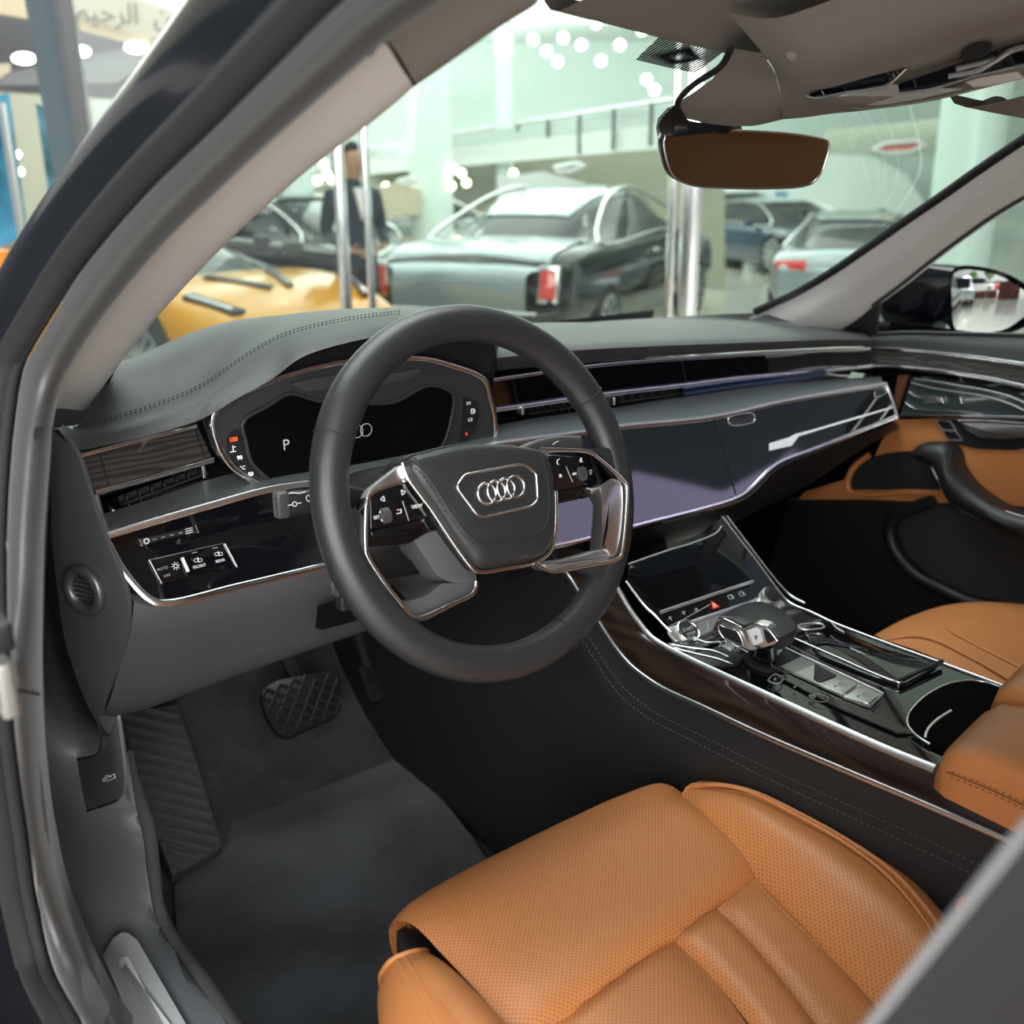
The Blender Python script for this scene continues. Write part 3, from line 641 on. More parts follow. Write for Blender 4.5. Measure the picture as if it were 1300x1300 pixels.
def ico(u, v, par, kind):
    f = wfr(u, v, .0045); f = Sm(f, .66)
    if kind == 'phone': sweep('print', [f.pt(.003,.004), f.pt(-.002,.002), f.pt(-.003,-.003), f.pt(-.001,-.0045)], prof_rect(.0008,.0003), MT['white'], par, n=12, up=WF.N)
    if kind == 'voice':
        bm = bmesh.new(); sweep_bm(bm, [f.pt(0,.004), f.pt(0,-.001)], prof_rect(.001,.0003), up=f.N); sweep_bm(bm, [f.pt(-.003,.001), f.pt(-.002,-.003), f.pt(.003,-.003)], prof_rect(.0005,.0003), up=f.N); link('print', bm, MT['white'], par)
    if kind == 'star':
        bm = bmesh.new()
        for i in range(3): a = i*math.pi/3; sweep_bm(bm, [f.pt(.003*math.cos(a), .003*math.sin(a)), f.pt(-.003*math.cos(a), -.003*math.sin(a))], prof_rect(.0006,.0003), up=f.N)
        link('print', bm, MT['white'], par)
    if kind in ('prev', 'next'):
        s = 1 if kind == 'next' else -1; bm = bmesh.new()
        for o in (-.003, 0): prism_bm(bm, [f.pt(o*s-.0015*s,.0022), f.pt(o*s+.0015*s,0), f.pt(o*s-.0015*s,-.0022)], -WF.N*.0002)
        sweep_bm(bm, [f.pt(.0022*s,.0022), f.pt(.0022*s,-.0022)], prof_rect(.0004,.0003), up=f.N); link('print', bm, MT['white'], par)
    if kind == 'vol':
        bm = bmesh.new()
        for i in range(3): sweep_bm(bm, [f.pt(-.0025,-.0035+i*.003), f.pt(.0005+i*.001,-.0035+i*.003)], prof_rect(.0006,.0003), up=f.N)
        link('print', bm, MT['white'], par)
ico(709,586,swr,'phone'); ico(738,584,swr,'voice'); ico(711.5,604,swr,'star'); ico(729,601.5,swr,'prev'); ico(757,596,swr,'next'); ico(750,599,swr,'vol')
roller(WF.px(740.5,601,.006), swr)
sweep('switch_gap', WF.pxs([(718.5,592),(727,612)], .0045), prof_rect(.0004,.0004), MT['grey'], swr, n=3, up=WF.N)
# ---- steering column
colm = thing('steering_column', (-.38,.12,.95), 'dark steering column shroud running from the wheel hub into the dashboard', 'steering column')
ax = Vector((0,math.cos(TILT),-math.sin(TILT)))
def oval(c, a, b, n=40): return [c+WF.X*(a*math.copysign(abs(math.cos(q))**.7, math.cos(q)))+WF.Y*(b*math.copysign(abs(math.sin(q))**.7, math.sin(q))) for q in [2*math.pi*i/n for i in range(n)]]
bm = bmesh.new(); o0 = WF.o-WF.Y*.012
V = grid_bm(bm, [oval(o0+ax*.060, .055, .045), oval(o0+ax*.075, .072, .058), oval(o0+ax*.12, .078, .062), oval(o0+ax*.33, .085, .07)], closed_u=True); bm.faces.new(V[0])
link('shroud', bm, mat('column_plastic', (.022,.020,.019), .42), colm)
def stalk(name, pts, w, label, m):
    t = thing(name, pts[0], label, 'lever'); a, b = Vector(pts[0]), Vector(pts[-1])
    sweep('lever', pts, prof_rect(w, w*.62, w*.4), m, t, n=14, up=WF.Y)
    return t
s0 = WF.px(365,640,-.085); s1 = WF.px(440,632,-.085); s2 = WF.o+ax*.095-WF.X*.06
ts = stalk('turn_signal_stalk', [s0, WF.px(398,637,-.085), s1, s2], .0125, 'black stalk with lamp symbols on the left of the steering column', MT['black'])
a = WF.px(350,641,-.085); rbox('end_cap', (a+s0)/2, (.014,.012,.026), MT['soft'], ts, .003)
f = Fr(WF.px(374,640,-.0775), WF.X, WF.Y); bm = bmesh.new(); ring_bm(bm, f, 0, 0, .0022, .0005, 0, 14, 5); sweep_bm(bm, [f.pt(-.007,0), f.pt(-.003,0)], prof_rect(.0005,.0004), up=f.N); sweep_bm(bm, [f.pt(.003,0), f.pt(.007,0)], prof_rect(.0005,.0004), up=f.N); link('lamp_symbol', bm, MT['white'], ts)
f = Fr(WF.px(395,632,-.0775), WF.X, WF.Y); bm = bmesh.new(); ring_bm(bm, f, -.003, 0, .0022, .0005, 0, 14, 5, .003); ring_bm(bm, f, .003, 0, .0022, .0005, 0, 14, 5, .003); link('lamp_symbol', bm, MT['white'], ts)
text('print', 'PS', Fr(WF.px(397,642,-.0775), WF.X, WF.Y), (0,0), .006, MT['white'], ts)
bm = bmesh.new(); sweep_bm(bm, [WF.px(u, v, -.0775) for u, v in ((362,628),(371,625.5),(380,626.5),(388,624.5))], prof_rect(.0005,.0004), up=WF.N); link('print', bm, MT['white'], ts)
r0 = WF.px(735,566,-.085); ws = stalk('wiper_stalk', [r0, WF.px(705,566,-.085), WF.px(660,580,-.085), WF.o+ax*.095+WF.X*.055], .011, 'black wiper stalk on the right of the steering column below the shelf strip', MT['soft'])
f = Fr(WF.px(705,563,-.077), WF.X, WF.Y); bm = bmesh.new(); sweep_bm(bm, [f.pt(-.004,-.001), f.pt(0,.001), f.pt(.005,.002)], prof_rect(.0005,.0004), up=f.N); link('print', bm, MT['white'], ws)
aj = thing('column_adjuster', WF.px(435,752,-.08), 'small dark adjuster switch on the lower left of the steering column', 'switch')
rbox('knob', WF.px(434,746,-.08), (.018,.014,.014), MT['soft'], aj, .003); rbox('lever', WF.px(441,756,-.08), (.022,.014,.028), MT['black'], aj, .003)
# ================================================================ driver's seat
def SZ(z): return lambda p: p.z-z
seat = thing('driver_seat', (-.38,-.25,.35), 'orange perforated leather front seat beside the open door, thigh rest pulled out', 'seat')
ZS = .625
# thigh rest: rows run from the front edge back to the seam
def rowz(pts, zs): return [PS(u, v, SZ(z)) for (u, v), z in zip(pts, zs)]
f_low = rowz([(497,1205),(515,1192),(560,1162),(640,1112),(720,1072),(790,1040),(840,1018),(868,1022)], [.570]*8)
f_mid = rowz([(496,1172),(512,1153),(560,1122),(640,1080),(720,1041),(790,1010),(842,995),(872,1010)], [.602,.603,.604,.605,.605,.604,.603,.598])
f_top = rowz([(520,1172),(540,1150),(590,1118),(660,1085),(730,1052),(800,1022),(850,1008),(880,1022)], [.618,.621,.623,.624,.624,.623,.620,.608])
t_mid = rowz([(560,1210),(580,1195),(640,1160),(720,1115),(790,1080),(850,1052),(893,1036),(906,1046)], [.622,.627,.630,.631,.631,.630,.626,.610])
t_back = rowz([(652,1318),(690,1303),(740,1266),(790,1228),(850,1186),(905,1146),(952,1113),(966,1101)], [.612,.618,.621,.622,.622,.620,.616,.606])
t_end = [p+Vector((0,-.004,-.02)) for p in t_back]
f_un = [p+Vector((.0,-.05,-.03)) for p in f_low]
loft('thigh_rest', [f_un, f_low, f_mid, f_top, t_mid, t_back, t_end], MT['perf'], seat, n=60, sub=6, ang=60)
rail = prism('thigh_rest_slide', rowz([(503,1178),(515,1172),(545,1188),(590,1250),(640,1318),(560,1318),(505,1240)], [.598]*7), (0,0,-.05), MT['black'], seat, bev=.006)
# centre panel with its pleats
def line(pts, z, dz=0): return [p+Vector((0,0,dz)) for p in rowz(pts, [z]*len(pts))]
c0 = rowz([(655,1322),(690,1306),(740,1269),(790,1231),(850,1189),(905,1149),(952,1116)], [.606]*7)
cols = []
K = 7
def cpan(px_l, px_r, name, z=.624, puff=.010):
    L_ = rowz(px_l, [z-.012]*len(px_l)); R_ = rowz(px_r, [z-.012]*len(px_r))
    L_ = catmull(L_, 30); R_ = catmull(R_, 30); rows = []
    for k in range(13):
        t = k/12; h = puff*(1-(2*t-1)**4)
        rows.append([a.lerp(b, t)+Vector((0,0,h*(min(1, i/3.0) if i < 3 else 1))) for i, (a, b) in enumerate(zip(L_, R_))])
    bm = bmesh.new(); grid_bm(bm, rows); return link(name, bm, MT['perf'], seat, 60)
cpan([(640,1330),(700,1420),(760,1500)], [(700,1300),(760,1360),(850,1460)], 'cushion_pleat')
cpan([(700,1300),(760,1362),(850,1460)], [(849,1188),(905,1243),(980,1345)], 'cushion_pleat')
cpan([(849,1188),(905,1243),(985,1345)], [(904,1148),(960,1205),(1035,1300),(1090,1380)], 'cushion_pleat')
cpan([(904,1148),(960,1205),(1035,1300),(1090,1380)], [(955,1113),(1010,1165),(1060,1220),(1110,1275),(1180,1370)], 'cushion_pleat', puff=.006)
for q in ([(912,1152),(960,1196),(1020,1262),(1075,1330)], [(918,1147),(966,1191),(1026,1257),(1081,1325)], [(953,1112),(990,1152),(1040,1200),(1090,1250),(1140,1310)]):
    stitch('seam_stitching', [PS(u, v, SZ(.6245)) for u, v in q], MT['orange_d'], seat, L=.0045, gap=.0016, r=.0006)
# right bolster
def bol(pxz): return [PS(u, v, SZ(z)) for u, v, z in pxz]
bo = [bol([(860,1016,.604),(872,1040,.606),(893,1064,.606),(950,1116,.606),(995,1165,.606),(1042,1216,.606),(1108,1290,.606),(1185,1370,.606)]),
      bol([(867,1007,.614),(883,1026,.620),(910,1047,.624),(972,1100,.626),(1018,1142,.627),(1068,1190,.627),(1134,1257,.627),(1210,1340,.627)]),
      bol([(876,1000,.616),(900,1008,.634),(940,1022,.648),(1010,1062,.654),(1060,1095,.656),(1110,1135,.656),(1165,1195,.656),(1240,1290,.656)]),
      bol([(884,993,.612),(910,997,.630),(950,1006,.642),(1015,1036,.648),(1075,1070,.650),(1130,1108,.650),(1180,1158,.650),(1240,1230,.650)]),
      bol([(890,989,.604),(925,990,.618),(960,999,.628),(1015,1022,.634),(1080,1058,.636),(1140,1098,.636),(1190,1150,.636),(1250,1220,.636)]),
      ]
bo.append([p+Vector((.012,.012,-.02)) for p in bo[-1]]); bo.append([p+Vector((.016,.012,-.16)) for p in bo[-2]])
loft('side_bolster', bo, MT['perf'], seat, n=60, sub=5, ang=70)
pp = PL([], None)
pipe = bol([(872,998,.6165),(893,993,.6335),(925,994,.645),(960,1003,.650),(1013,1028,.6545),(1078,1064,.6555),(1135,1104,.6555),(1180,1154,.6555),(1212,1200,.6555)])
sweep('piping', [p+Vector((0,0,-.004)) for p in pipe], .0028, MT['orange'], seat, n=60)
sweep('piping', bol([(866,1010,.612),(876,997,.618),(897,996.5,.636),(925,998,.648),(958,1008,.653),(1008,1033,.657),(1070,1068,.658),(1125,1110,.658),(1168,1160,.658),(1200,1210,.658)]), .0016, MT['orange'], seat, n=60)
# left bolster
bl = [bol([(482,1330,.50),(478,1280,.50),(480,1250,.52)]), ]
LBo = [bol([(484,1248,.560),(480,1275,.55),(484,1320,.54),(500,1380,.54)]),
       bol([(487,1232,.592),(484,1260,.588),(490,1310,.585),(515,1380,.585)]),
       bol([(500,1217,.612),(508,1232,.618),(530,1275,.622),(580,1360,.622)]),
       bol([(522,1209,.616),(540,1222,.628),(575,1265,.634),(640,1350,.634)]),
       bol([(538,1207,.608),(562,1222,.622),(605,1262,.628),(680,1345,.628)]),
       bol([(545,1210,.59),(575,1230,.60),(622,1280,.606),(700,1365,.606)])]
LBo.insert(0, [p+Vector((.02,-.01,-.15)) for p in LBo[0]])
loft('side_bolster', LBo, MT['orange'], seat, n=40, sub=6, ang=70)
sweep('bolster_front', [(a+b)/2+Vector((0,.0,0)) for a, b in zip([r[0] for r in LBo], [r[0] for r in LBo])], .003, MT['orange'], seat, n=30)
fr_rows = [[r[0] for r in LBo], [r[0]+Vector((.02,-.012,-.05)) for r in LBo]]
loft('bolster_front', fr_rows, MT['orange'], seat, n=30)
for off in (0, 9):
    stitch('seam_stitching', [p+Vector((0,0,.001)) for p in bol([(512+off,1215,.619),(524+off,1232,.6255),(550+off,1273,.631),(600+off,1345,.631)])], MT['orange_d'], seat, L=.004, gap=.002, r=.0007)
sweep('piping', bol([(503,1216,.613),(512,1233,.6195),(536,1277,.6235),(585,1360,.6235)]), .0014, MT['orange_d'], seat, n=24)
loft('cushion_rear', [[Vector((x,-.40,.60)) for x in (-.615,-.50,-.385,-.27,-.15)], [Vector((x,-.52,.615+.02*(abs(x+.385) > .15))) for x in (-.625,-.50,-.385,-.27,-.145)], [Vector((x,-.66,.60)) for x in (-.625,-.50,-.385,-.27,-.145)], [Vector((x,-.78,.58)) for x in (-.625,-.50,-.385,-.27,-.145)]], MT['orange'], seat, n=30, sub=4)
dbk = [[Vector((x, -.735-.20*k-(.03 if abs(x+.385) < .15 else 0), .60+.62*k)) for x in (-.63,-.56,-.385,-.21,-.14)] for k in (0,.25,.5,.75,1.0)]
loft('backrest', dbk+[[p+Vector((0,-.12,-.02)) for p in dbk[-1]]]+[[p+Vector((0,-.12,0)) for p in dbk[0]]], MT['orange'], seat, n=30, sub=4, ang=70)
loft('seat_base', [[Vector((-.63,-.06,.46)), Vector((-.16,-.06,.46))], [Vector((-.62,-.08,.34)), Vector((-.17,-.08,.34))], [Vector((-.62,-.6,.34)), Vector((-.17,-.6,.34))]], MT['black'], seat, n=8)
rbox('seat_base', (-.385,-.40,.46), (.48,.52,.22), MT['black'], seat, .03)
# ================================================================ seat belt hanging beside the camera, and its buckle
belt = thing('seat_belt', P(1205,1180,d=.30), 'black seat belt webbing hanging at the door post beside the seat, out of focus', 'seat belt')
b0 = P(1085,1330,d=.33); b1 = P(1320,1035,d=.27); bdir = (b1-b0).normalized()
wdir = (P(1320,1330,d=.33)-P(1085,1330,d=.33)); wdir = (wdir-bdir*wdir.dot(bdir)).normalized()
nrm = bdir.cross(wdir)
bm = bmesh.new(); pts = [b0-bdir*.25, b0, b1, b1+bdir*.25]
for i in range(1): sweep_bm(bm, [p+wdir*.024 for p in pts], prof_rect(.026,.0011,.001), up=wdir)
link('webbing', bm, mat('belt_webbing', (.011,.011,.012), .75, bump=.4, bscale=1500), belt)
sweep('webbing_edge', [p-wdir*.001 for p in pts], .0016, mat('belt_edge', (.22,.225,.23), .6), belt, raw=True)
bk_ = thing('seat_belt_buckle', P(1235,1158,z=.63), 'black seat belt buckle with a red release button between seat and console', 'buckle')
bp_ = PS(1222,1150, SZ(.650)); rbox('housing', bp_+Vector((.004,-.035,-.035)), (.026,.06,.085), MT['black'], bk_, .006); rbox('release_button', bp_+Vector((.0,-.006,.004)), (.020,.018,.012), mat('buckle_red', (.75,.015,.012), .4), bk_, .003)
# ================================================================ passenger seat
ps = thing('passenger_seat', (.38,-.25,.35), 'orange leather front seat on the far side of the console', 'seat')
zp = .60
def ZR(pxz): return [PS(u, v, SZ(z)) for u, v, z in pxz]
r0 = ZR([(1108,808,.60),(1150,786,.60),(1200,770,.60),(1250,766,.60),(1310,770,.60)])
rows = [[p+Vector((0,.0,-.12)) for p in r0], [p+Vector((0,.004,-.03)) for p in r0], r0,
        ZR([(1122,812,.622),(1160,797,.628),(1205,785,.63),(1250,780,.63),(1310,782,.63)]),
        ZR([(1170,828,.628),(1200,816,.632),(1245,804,.632),(1280,800,.632),(1320,800,.632)]),
        ZR([(1230,855,.628),(1262,842,.632),(1300,826,.632),(1340,822,.632),(1380,820,.632)]),
        ZR([(1330,900,.628),(1362,880,.632),(1400,860,.632),(1440,850,.632),(1480,845,.632)])]
loft('cushion', rows, MT['orange'], ps, n=40, sub=4, ang=70)
sweep('seam', ZR([(1180,776,.612),(1205,800,.6335),(1245,822,.6335),(1300,850,.6335)]), .0022, MT['orange'], ps, n=30)
sweep('seam', ZR([(1120,813,.6225),(1170,808,.6335),(1230,834,.6335),(1290,868,.6335)]), .0018, MT['orange'], ps, n=30)
rbox('seat_base', (.40,-.40,.46), (.48,.55,.22), MT['black'], ps, .03)
# ================================================================ centre console
SL = .72
def GCn(h=0): return lambda p: p.z-(.745+h+SL*max(0, p.y-.0))
def K(pts, h=0): return PL(pts, GCn(h))
con = thing('center_console', (0,-.1,.3), 'wide glossy black center console with dark wood flanks and chrome edges between the front seats', 'console')
UPL = [(790,757),(800,774),(812,791),(827,809),(846,822),(867,833),(900,849),(935,865),(1000,895),(1069,927),(1130,954),(1189,978)]
LOL = [(725,736),(733,749),(742,762),(765,797),(780,820),(800,844),(820,860),(840,873),(894,898),(962,930),(1069,976),(1180,1023),(1290,1071),(1340,1093)]
RTL = [(917,656),(938,684),(960,712),(985,746),(1000,764),(1010,770),(1030,778),(1055,790),(1120,815),(1200,844),(1275,872)]
up = PX(UPL, x=-.112); lo = PX(LOL, x=-.128)
up0 = [P(760,706,x=-.112), P(775,731,x=-.112)]+up; up0.append(up[-1]+(up[-1]-up[-2])*2.2)
lo_front = [lo[0]+Vector((0,.12,.05)), lo[0]+Vector((0,.05,.025))]
lo = lo_front+lo
sweep('chrome_edge', up0[:-1], prof_rect(.0056,.004), MT['satin'], con, n=90, up=(-.7,0,.7), scale=lambda t: .72+.40*t)
sweep('chrome_edge', lo, prof_rect(.0026,.003), MT['satin'], con, n=90, up=(-1,0,.2))
loft('wood_flank', [up0, [a.lerp(b, .5)+Vector((-.003,0,0)) for a, b in zip(catmull(up0, 20), catmull(lo, 20))], lo], MT['woodg'], con, n=80, sub=3)
fl_ = [Vector((-.130-.0*i, p.y, .30)) for i, p in enumerate(lo)]
b1_ = [p+Vector((-.004,0,-.035)) for p in lo]; b2_ = [p+Vector((-.010,0,-.05)) for p in lo]; b3_ = [Vector((p.x-.006, p.y, max(.45, p.z-.12))) for p in lo]
loft('side_wall', [lo, b1_, b2_, b3_, fl_], MT['side'], con, n=80, sub=4)
for k in (.034, .042):
    stitch('stitching', [p+Vector((-.006-(k-.034)*.8,0,-k)) for p in lo[2:]], MT['gthread'], con, L=.004, gap=.003, r=.0006)
# top skin
TLp = [(797,740),(808,755),(820,771),(845,790),(870,815),(935,858),(1069,920),(1189,970),(1300,1015)]; TRp = [(917,657),(938,685),(960,713),(998,764),(1012,773),(1055,792),(1120,817),(1270,872),(1400,915)]
ta = catmull([Vector((u,v,0)) for u, v in TLp], 60); tb = catmull([Vector((u,v,0)) for u, v in TRp], 60)
bm = bmesh.new(); grid_bm(bm, [[PS(p.x, p.y, GCn(-.002)) for p in [a_.lerp(b_, i/8) for a_, b_ in zip(ta, tb)]] for i in range(9)]); link('top_panel', bm, MT['gloss'], con)
ru = PX(RTL, x=.132); ru.append(ru[-1]+(ru[-1]-ru[-2])*2)
sweep('chrome_edge', ru, prof_rect(.0022,.0026), MT['chrome'], con, n=70, up=(.5,0,.8))
sweep('chrome_edge', PX([(923,655),(960,704),(990,742),(1005,757),(1022,766)], x=.145), prof_rect(.0014,.002), MT['chrome'], con, n=40, up=(.5,0,.8))
loft('side_wall', [ru, [p+Vector((.02,0,-.02)) for p in ru], [Vector((.15,p.y,.30)) for p in ru]], MT['black'], con, n=40)
sweep('chrome_edge', PX([(795,738),(808,756),(820,771),(832,782),(842,793),(852,803)], x=-.10), prof_rect(.0013,.0015), MT['satin'], con, n=30, up=(-.5,0,.8))
# climate display and its bars
HS = .003
sp = prism('climate_display', K([(797,733),(800,716),(860,694),(917,668),(958,735),(842,776)], HS), (0,.003,-.004), MT['climate'], con, bev=.0006)
sweep('display_trim', K([(798,716),(850,698),(880,689),(910,676),(916,668)], HS+.001), prof_rect(.0009,.0009), MT['grey'], con, n=30)
sweep('display_bar', K([(838,777.5),(956,738)], HS+.001), prof_rect(.0022,.0016), MT['satin'], con, n=8, up=(0,0,1))
def kfr(u, v, h=.001):
    g = GCn(h); p = PS(u, v, g); return Fr(p, (1,0,0), PS(u+2, v-10, g)-p)
tri_ = kfr(907,768,.0015); R3 = [tri_.pt(-.0065,-.0045), tri_.pt(.0065,-.0045), tri_.pt(0,.007)]
hz = prism('hazard_button', R3, -tri_.N*.001, MT['red'], con); sweep('symbol_line', [tri_.pt(-.0028,-.0022), tri_.pt(.0028,-.0022), tri_.pt(0,.0028)], prof_rect(.0004,.0003), MT['white'], hz, n=12, closed=True, lin=True, up=tri_.N)
bm = bmesh.new(); sweep_bm(bm, K([(846,797),(870,785),(902,767)], .0012), prof_rect(.0004,.0004)); 
for u, v in ((851,785),(868,778),(884,774)): f = kfr(u, v, .0012); sweep_bm(bm, [f.pt(-.003,0), f.pt(.003,.001)], prof_rect(.0008,.0004), up=f.N); sweep_bm(bm, [f.pt(0,.003), f.pt(0,-.003)], prof_rect(.0005,.0004), up=f.N)
for u, v in ((927,758),(941,754)): f = kfr(u, v, .0012); ring_bm(bm, f, 0, 0, .0035, .0006, 0, 14, 5); sweep_bm(bm, [f.pt(.004,.003), f.pt(.005,-.004)], prof_rect(.0008,.0004), up=f.N)
link('touch_symbols', bm, MT['grey'], con)
# silver button strip
st = prism('button_strip', K([(846,797),(952,762),(972,755),(990,766),(975,772),(925,790),(880,812),(858,814)], .004), (0,0,-.006), MT['silver'], con, bev=.001, rnd=.004)
sweep('strip_edge', K([(880,790),(952,764)], .006), prof_rect(.0012,.0012), MT['chrome'], st, n=6)
f = kfr(873,802.5,.0045); sb = disc('start_button', f, 0, 0, .0135, .004, MT['black'], con, h=.003, bev=.001); ring('button_rim', f, 0, 0, .0150, .0022, MT['chrome'], sb, h=.003, n=36)
text('print', 'START', f, (0,.002), .0065, MT['grey'], sb, h=.0038); text('print', 'STOP', f, (0,-.005), .0065, MT['grey'], sb, h=.0038)
f = kfr(976,759,.006); vk = disc('volume_knob', f, 0, 0, .0135, .012, MT['silver'], con, h=.008, bev=.002); disc('knob_cap', f, 0, 0, .0115, .002, MT['black'], vk, h=.0105, bev=.0008)
f = kfr(989,768,.004); disc('volume_knob', f, 0, 0, .0075, .010, MT['silver'], con, h=.004, bev=.002)
sweep('button_gap', K([(882,794),(898,788),(900,800),(886,806)], .0048), prof_rect(.0004,.0004), MT['grey'], st, n=24, closed=True, lin=True)
# selector gate and folds at its left
for i, q in enumerate(([(847,815),(880,816),(905,806),(915,812),(880,828),(862,824)], [(862,830),(900,824),(915,818),(945,832),(938,842),(905,846)])):
    prism('gate_fold', K(q, .003), (0,0,-.004), MT['gloss'] if i == 0 else MT['black'], con, bev=.0015, rnd=.003)
for q in ([(852,818),(875,822),(905,826),(925,834)], [(856,823),(880,829),(910,836),(930,843)], [(878,808),(895,815),(915,815)]): sweep('fold_line', K(q, .0045), .0011, MT['satin'], con, n=24)
ch_ = prism('silver_tile', K([(915,819),(923,815),(933,820),(928,826)], .005), (0,0,-.002), MT['silver'], con, bev=.0005)
sweep('gate_rim', K([(912,822),(920,814),(945,826),(970,840),(1000,856)], .004), .0009, MT['chrome'], con, n=30)
gt = prism('selector_gate', K([(988,838),(995,820),(1020,834),(1008,845),(985,853),(975,848)], .0015), (0,0,-.003), MT['matte'], con)
tr = prism('switch_tray', K([(990,846),(1022,831),(1122,880),(1105,896),(1090,892),(1040,869)], .002), (0,0,-.003), MT['silver'], con, bev=.0006)
sweep('tray_rim', K([(997,822),(1022,834),(1075,858),(1122,880),(1105,896),(1040,868),(990,846)], .0035), .0008, MT['satin'], con, n=60, lin=True)
prism('bright_flap', K([(1006,855),(1034,844),(1034,866),(1018,860)], .0035), (0,0,-.001), MT['satin'], tr)
prism('dark_recess', K([(1034,842),(1062,857),(1040,866),(1033,864)], .0035), (0,0,-.001), MT['black'], tr)
for q in ([(1042,870),(1066,858),(1089,867),(1070,881)], [(1070,884),(1095,870),(1117,881),(1103,892)]):
    bt = prism('console_button', K(q, .0055), (0,0,-.003), MT['silver'], tr, bev=.0008, rnd=.002)
    cu = sum(a for a, b in q)/4; cv = sum(b for a, b in q)/4; f = kfr(cu+3, cv, .0060)
    text('print', 'P' if cu < 1075 else 'A', f, (0,0), .007, MT['grey'], bt); ring('symbol_ring', f, 0, 0, .0045, .0004, MT['grey'], bt, n=18, k=5)
    sweep('indicator', [f.pt(-.011,.003), f.pt(-.008,.003)], prof_rect(.0006,.0004), MT['black'], bt, n=3)
tp = prism('touch_panel', K([(990,859),(1002,856),(1060,884),(1110,905),(1160,929),(1140,930),(1060,896)], .0015), (0,0,-.002), mat('smoked_touch_glass', (.035,.032,.030), .12, coat=1), con)
hb_ = sweep('heater_key', K([(977,861),(984,856),(994,860),(987,868),(975,864)], .0025), prof_rect(.0006,.0005), MT['grey'], con, n=30, closed=True)
bm = bmesh.new(); f = kfr(1031,884,.0025); ring_bm(bm, f, 0, 0, .0032, .0005, 0, 16, 5); f = kfr(1041,886,.0025); ring_bm(bm, f, 0, 0, .009, .0003, 0, 26, 5)
f = kfr(1009,872,.0025); sweep_bm(bm, [f.pt(-.002,0), f.pt(.002,0)], prof_rect(.001,.0003), up=f.N); f = kfr(984,862,.0025); sweep_bm(bm, [f.pt(-.002,0), f.pt(.002,0)], prof_rect(.0014,.0003), up=f.N)
link('touch_symbols', bm, MT['grey'], con)
# storage lid with chrome rim, cup well
lid = prism('storage_lid', K([(1020,800),(1058,797),(1120,822),(1192,842),(1150,866),(1143,868),(1105,857),(1040,830)], .0025), (0,0,-.004), MT['gloss'], con, bev=.002, rnd=.006)
sweep('lid_rim', K([(1005,809),(1030,820),(1060,833),(1105,853),(1140,866),(1148,866),(1160,860),(1196,841)], .0035), .0012, MT['chrome'], con, n=60)
sweep('lid_handle', K([(1144,864),(1196,840)], .005), prof_rect(.0030,.0022), MT['black'], con, n=6)
sweep('lid_hinge', K([(1014,794),(1042,792),(1046,797),(1018,799)], .006), prof_rect(.0012,.0012), MT['satin'], con, n=30, closed=True)
sweep('lid_rim', K([(1056,790),(1062,797),(1072,803)], .008), .0012, MT['satin'], con, n=12)
wl = K([(1181,945),(1165,935),(1153,921),(1153,908),(1162,895),(1180,880),(1205,868),(1232,864),(1250,866),(1268,872)], .002)
sweep('cup_rim', wl, .0014, MT['chrome'], con, n=60)
loft('cup_well', [wl, [p+Vector((0,-.004,-.03)) for p in wl], [p+Vector((0,-.01,-.09)) for p in wl]], MT['gloss'], con, n=40)
prism('cup_shade_plate', [p+Vector((0,0,-.0008)) for p in wl]+[wl[-1]+Vector((.0,-.14,0)), wl[0]+Vector((0,-.14,0))], (0,0,-.0006), mat('cup_shade_black', (.002,.002,.002), .9, spec=.05), con)  # flat sheet whose black stands for the shade inside the cup hole
sweep('cup_clip', K([(1174,938),(1178,926),(1190,914),(1207,903)], .001), .0022, MT['chrome'], con, n=20)
# ---------------------------------------------------------------- gear selector
gs = thing('gear_selector', (-.02,-.06,.745), 'stubby gear selector with black leather top, chrome face and silver P button', 'gear selector')
GH = .060
def G2(pts, h): return PL(pts, lambda p: p.z-(.745+h))
top = G2([(911,785),(920,780),(945,768),(966,765),(984,771),(1003,784),(1012,798),(1004,806),(988,812),(975,800),(962,793),(945,796),(930,789)], .062)
t0 = G2([(909,790),(920,781),(945,769),(966,766),(985,772),(1004,785),(1013,800),(1006,809),(990,815),(980,805),(965,793),(945,797),(925,789)], .056)
bm = bmesh.new()
tc_ = sum(top, Vector())/len(top)
rows = [[p+Vector((0,.004,-.012)) for p in catmull(t0, 60, True)], [p+Vector((0,.001,-.003)) for p in catmull(t0, 60, True)], catmull(t0, 60, True), [tc_+(p-tc_)*.97+Vector((0,0,.002)) for p in catmull(top, 60, True)], [tc_+(p-tc_)*.93+Vector((0,0,.003)) for p in catmull(top, 60, True)], [tc_+(p-tc_)*.4+Vector((0,0,.0035)) for p in catmull(top, 60, True)]]
V = grid_bm(bm, rows, closed_u=True); bm.faces.new(V[-1]); bm.faces.new(V[0])
link('leather_top', bm, MT['wheel'], gs, 45)
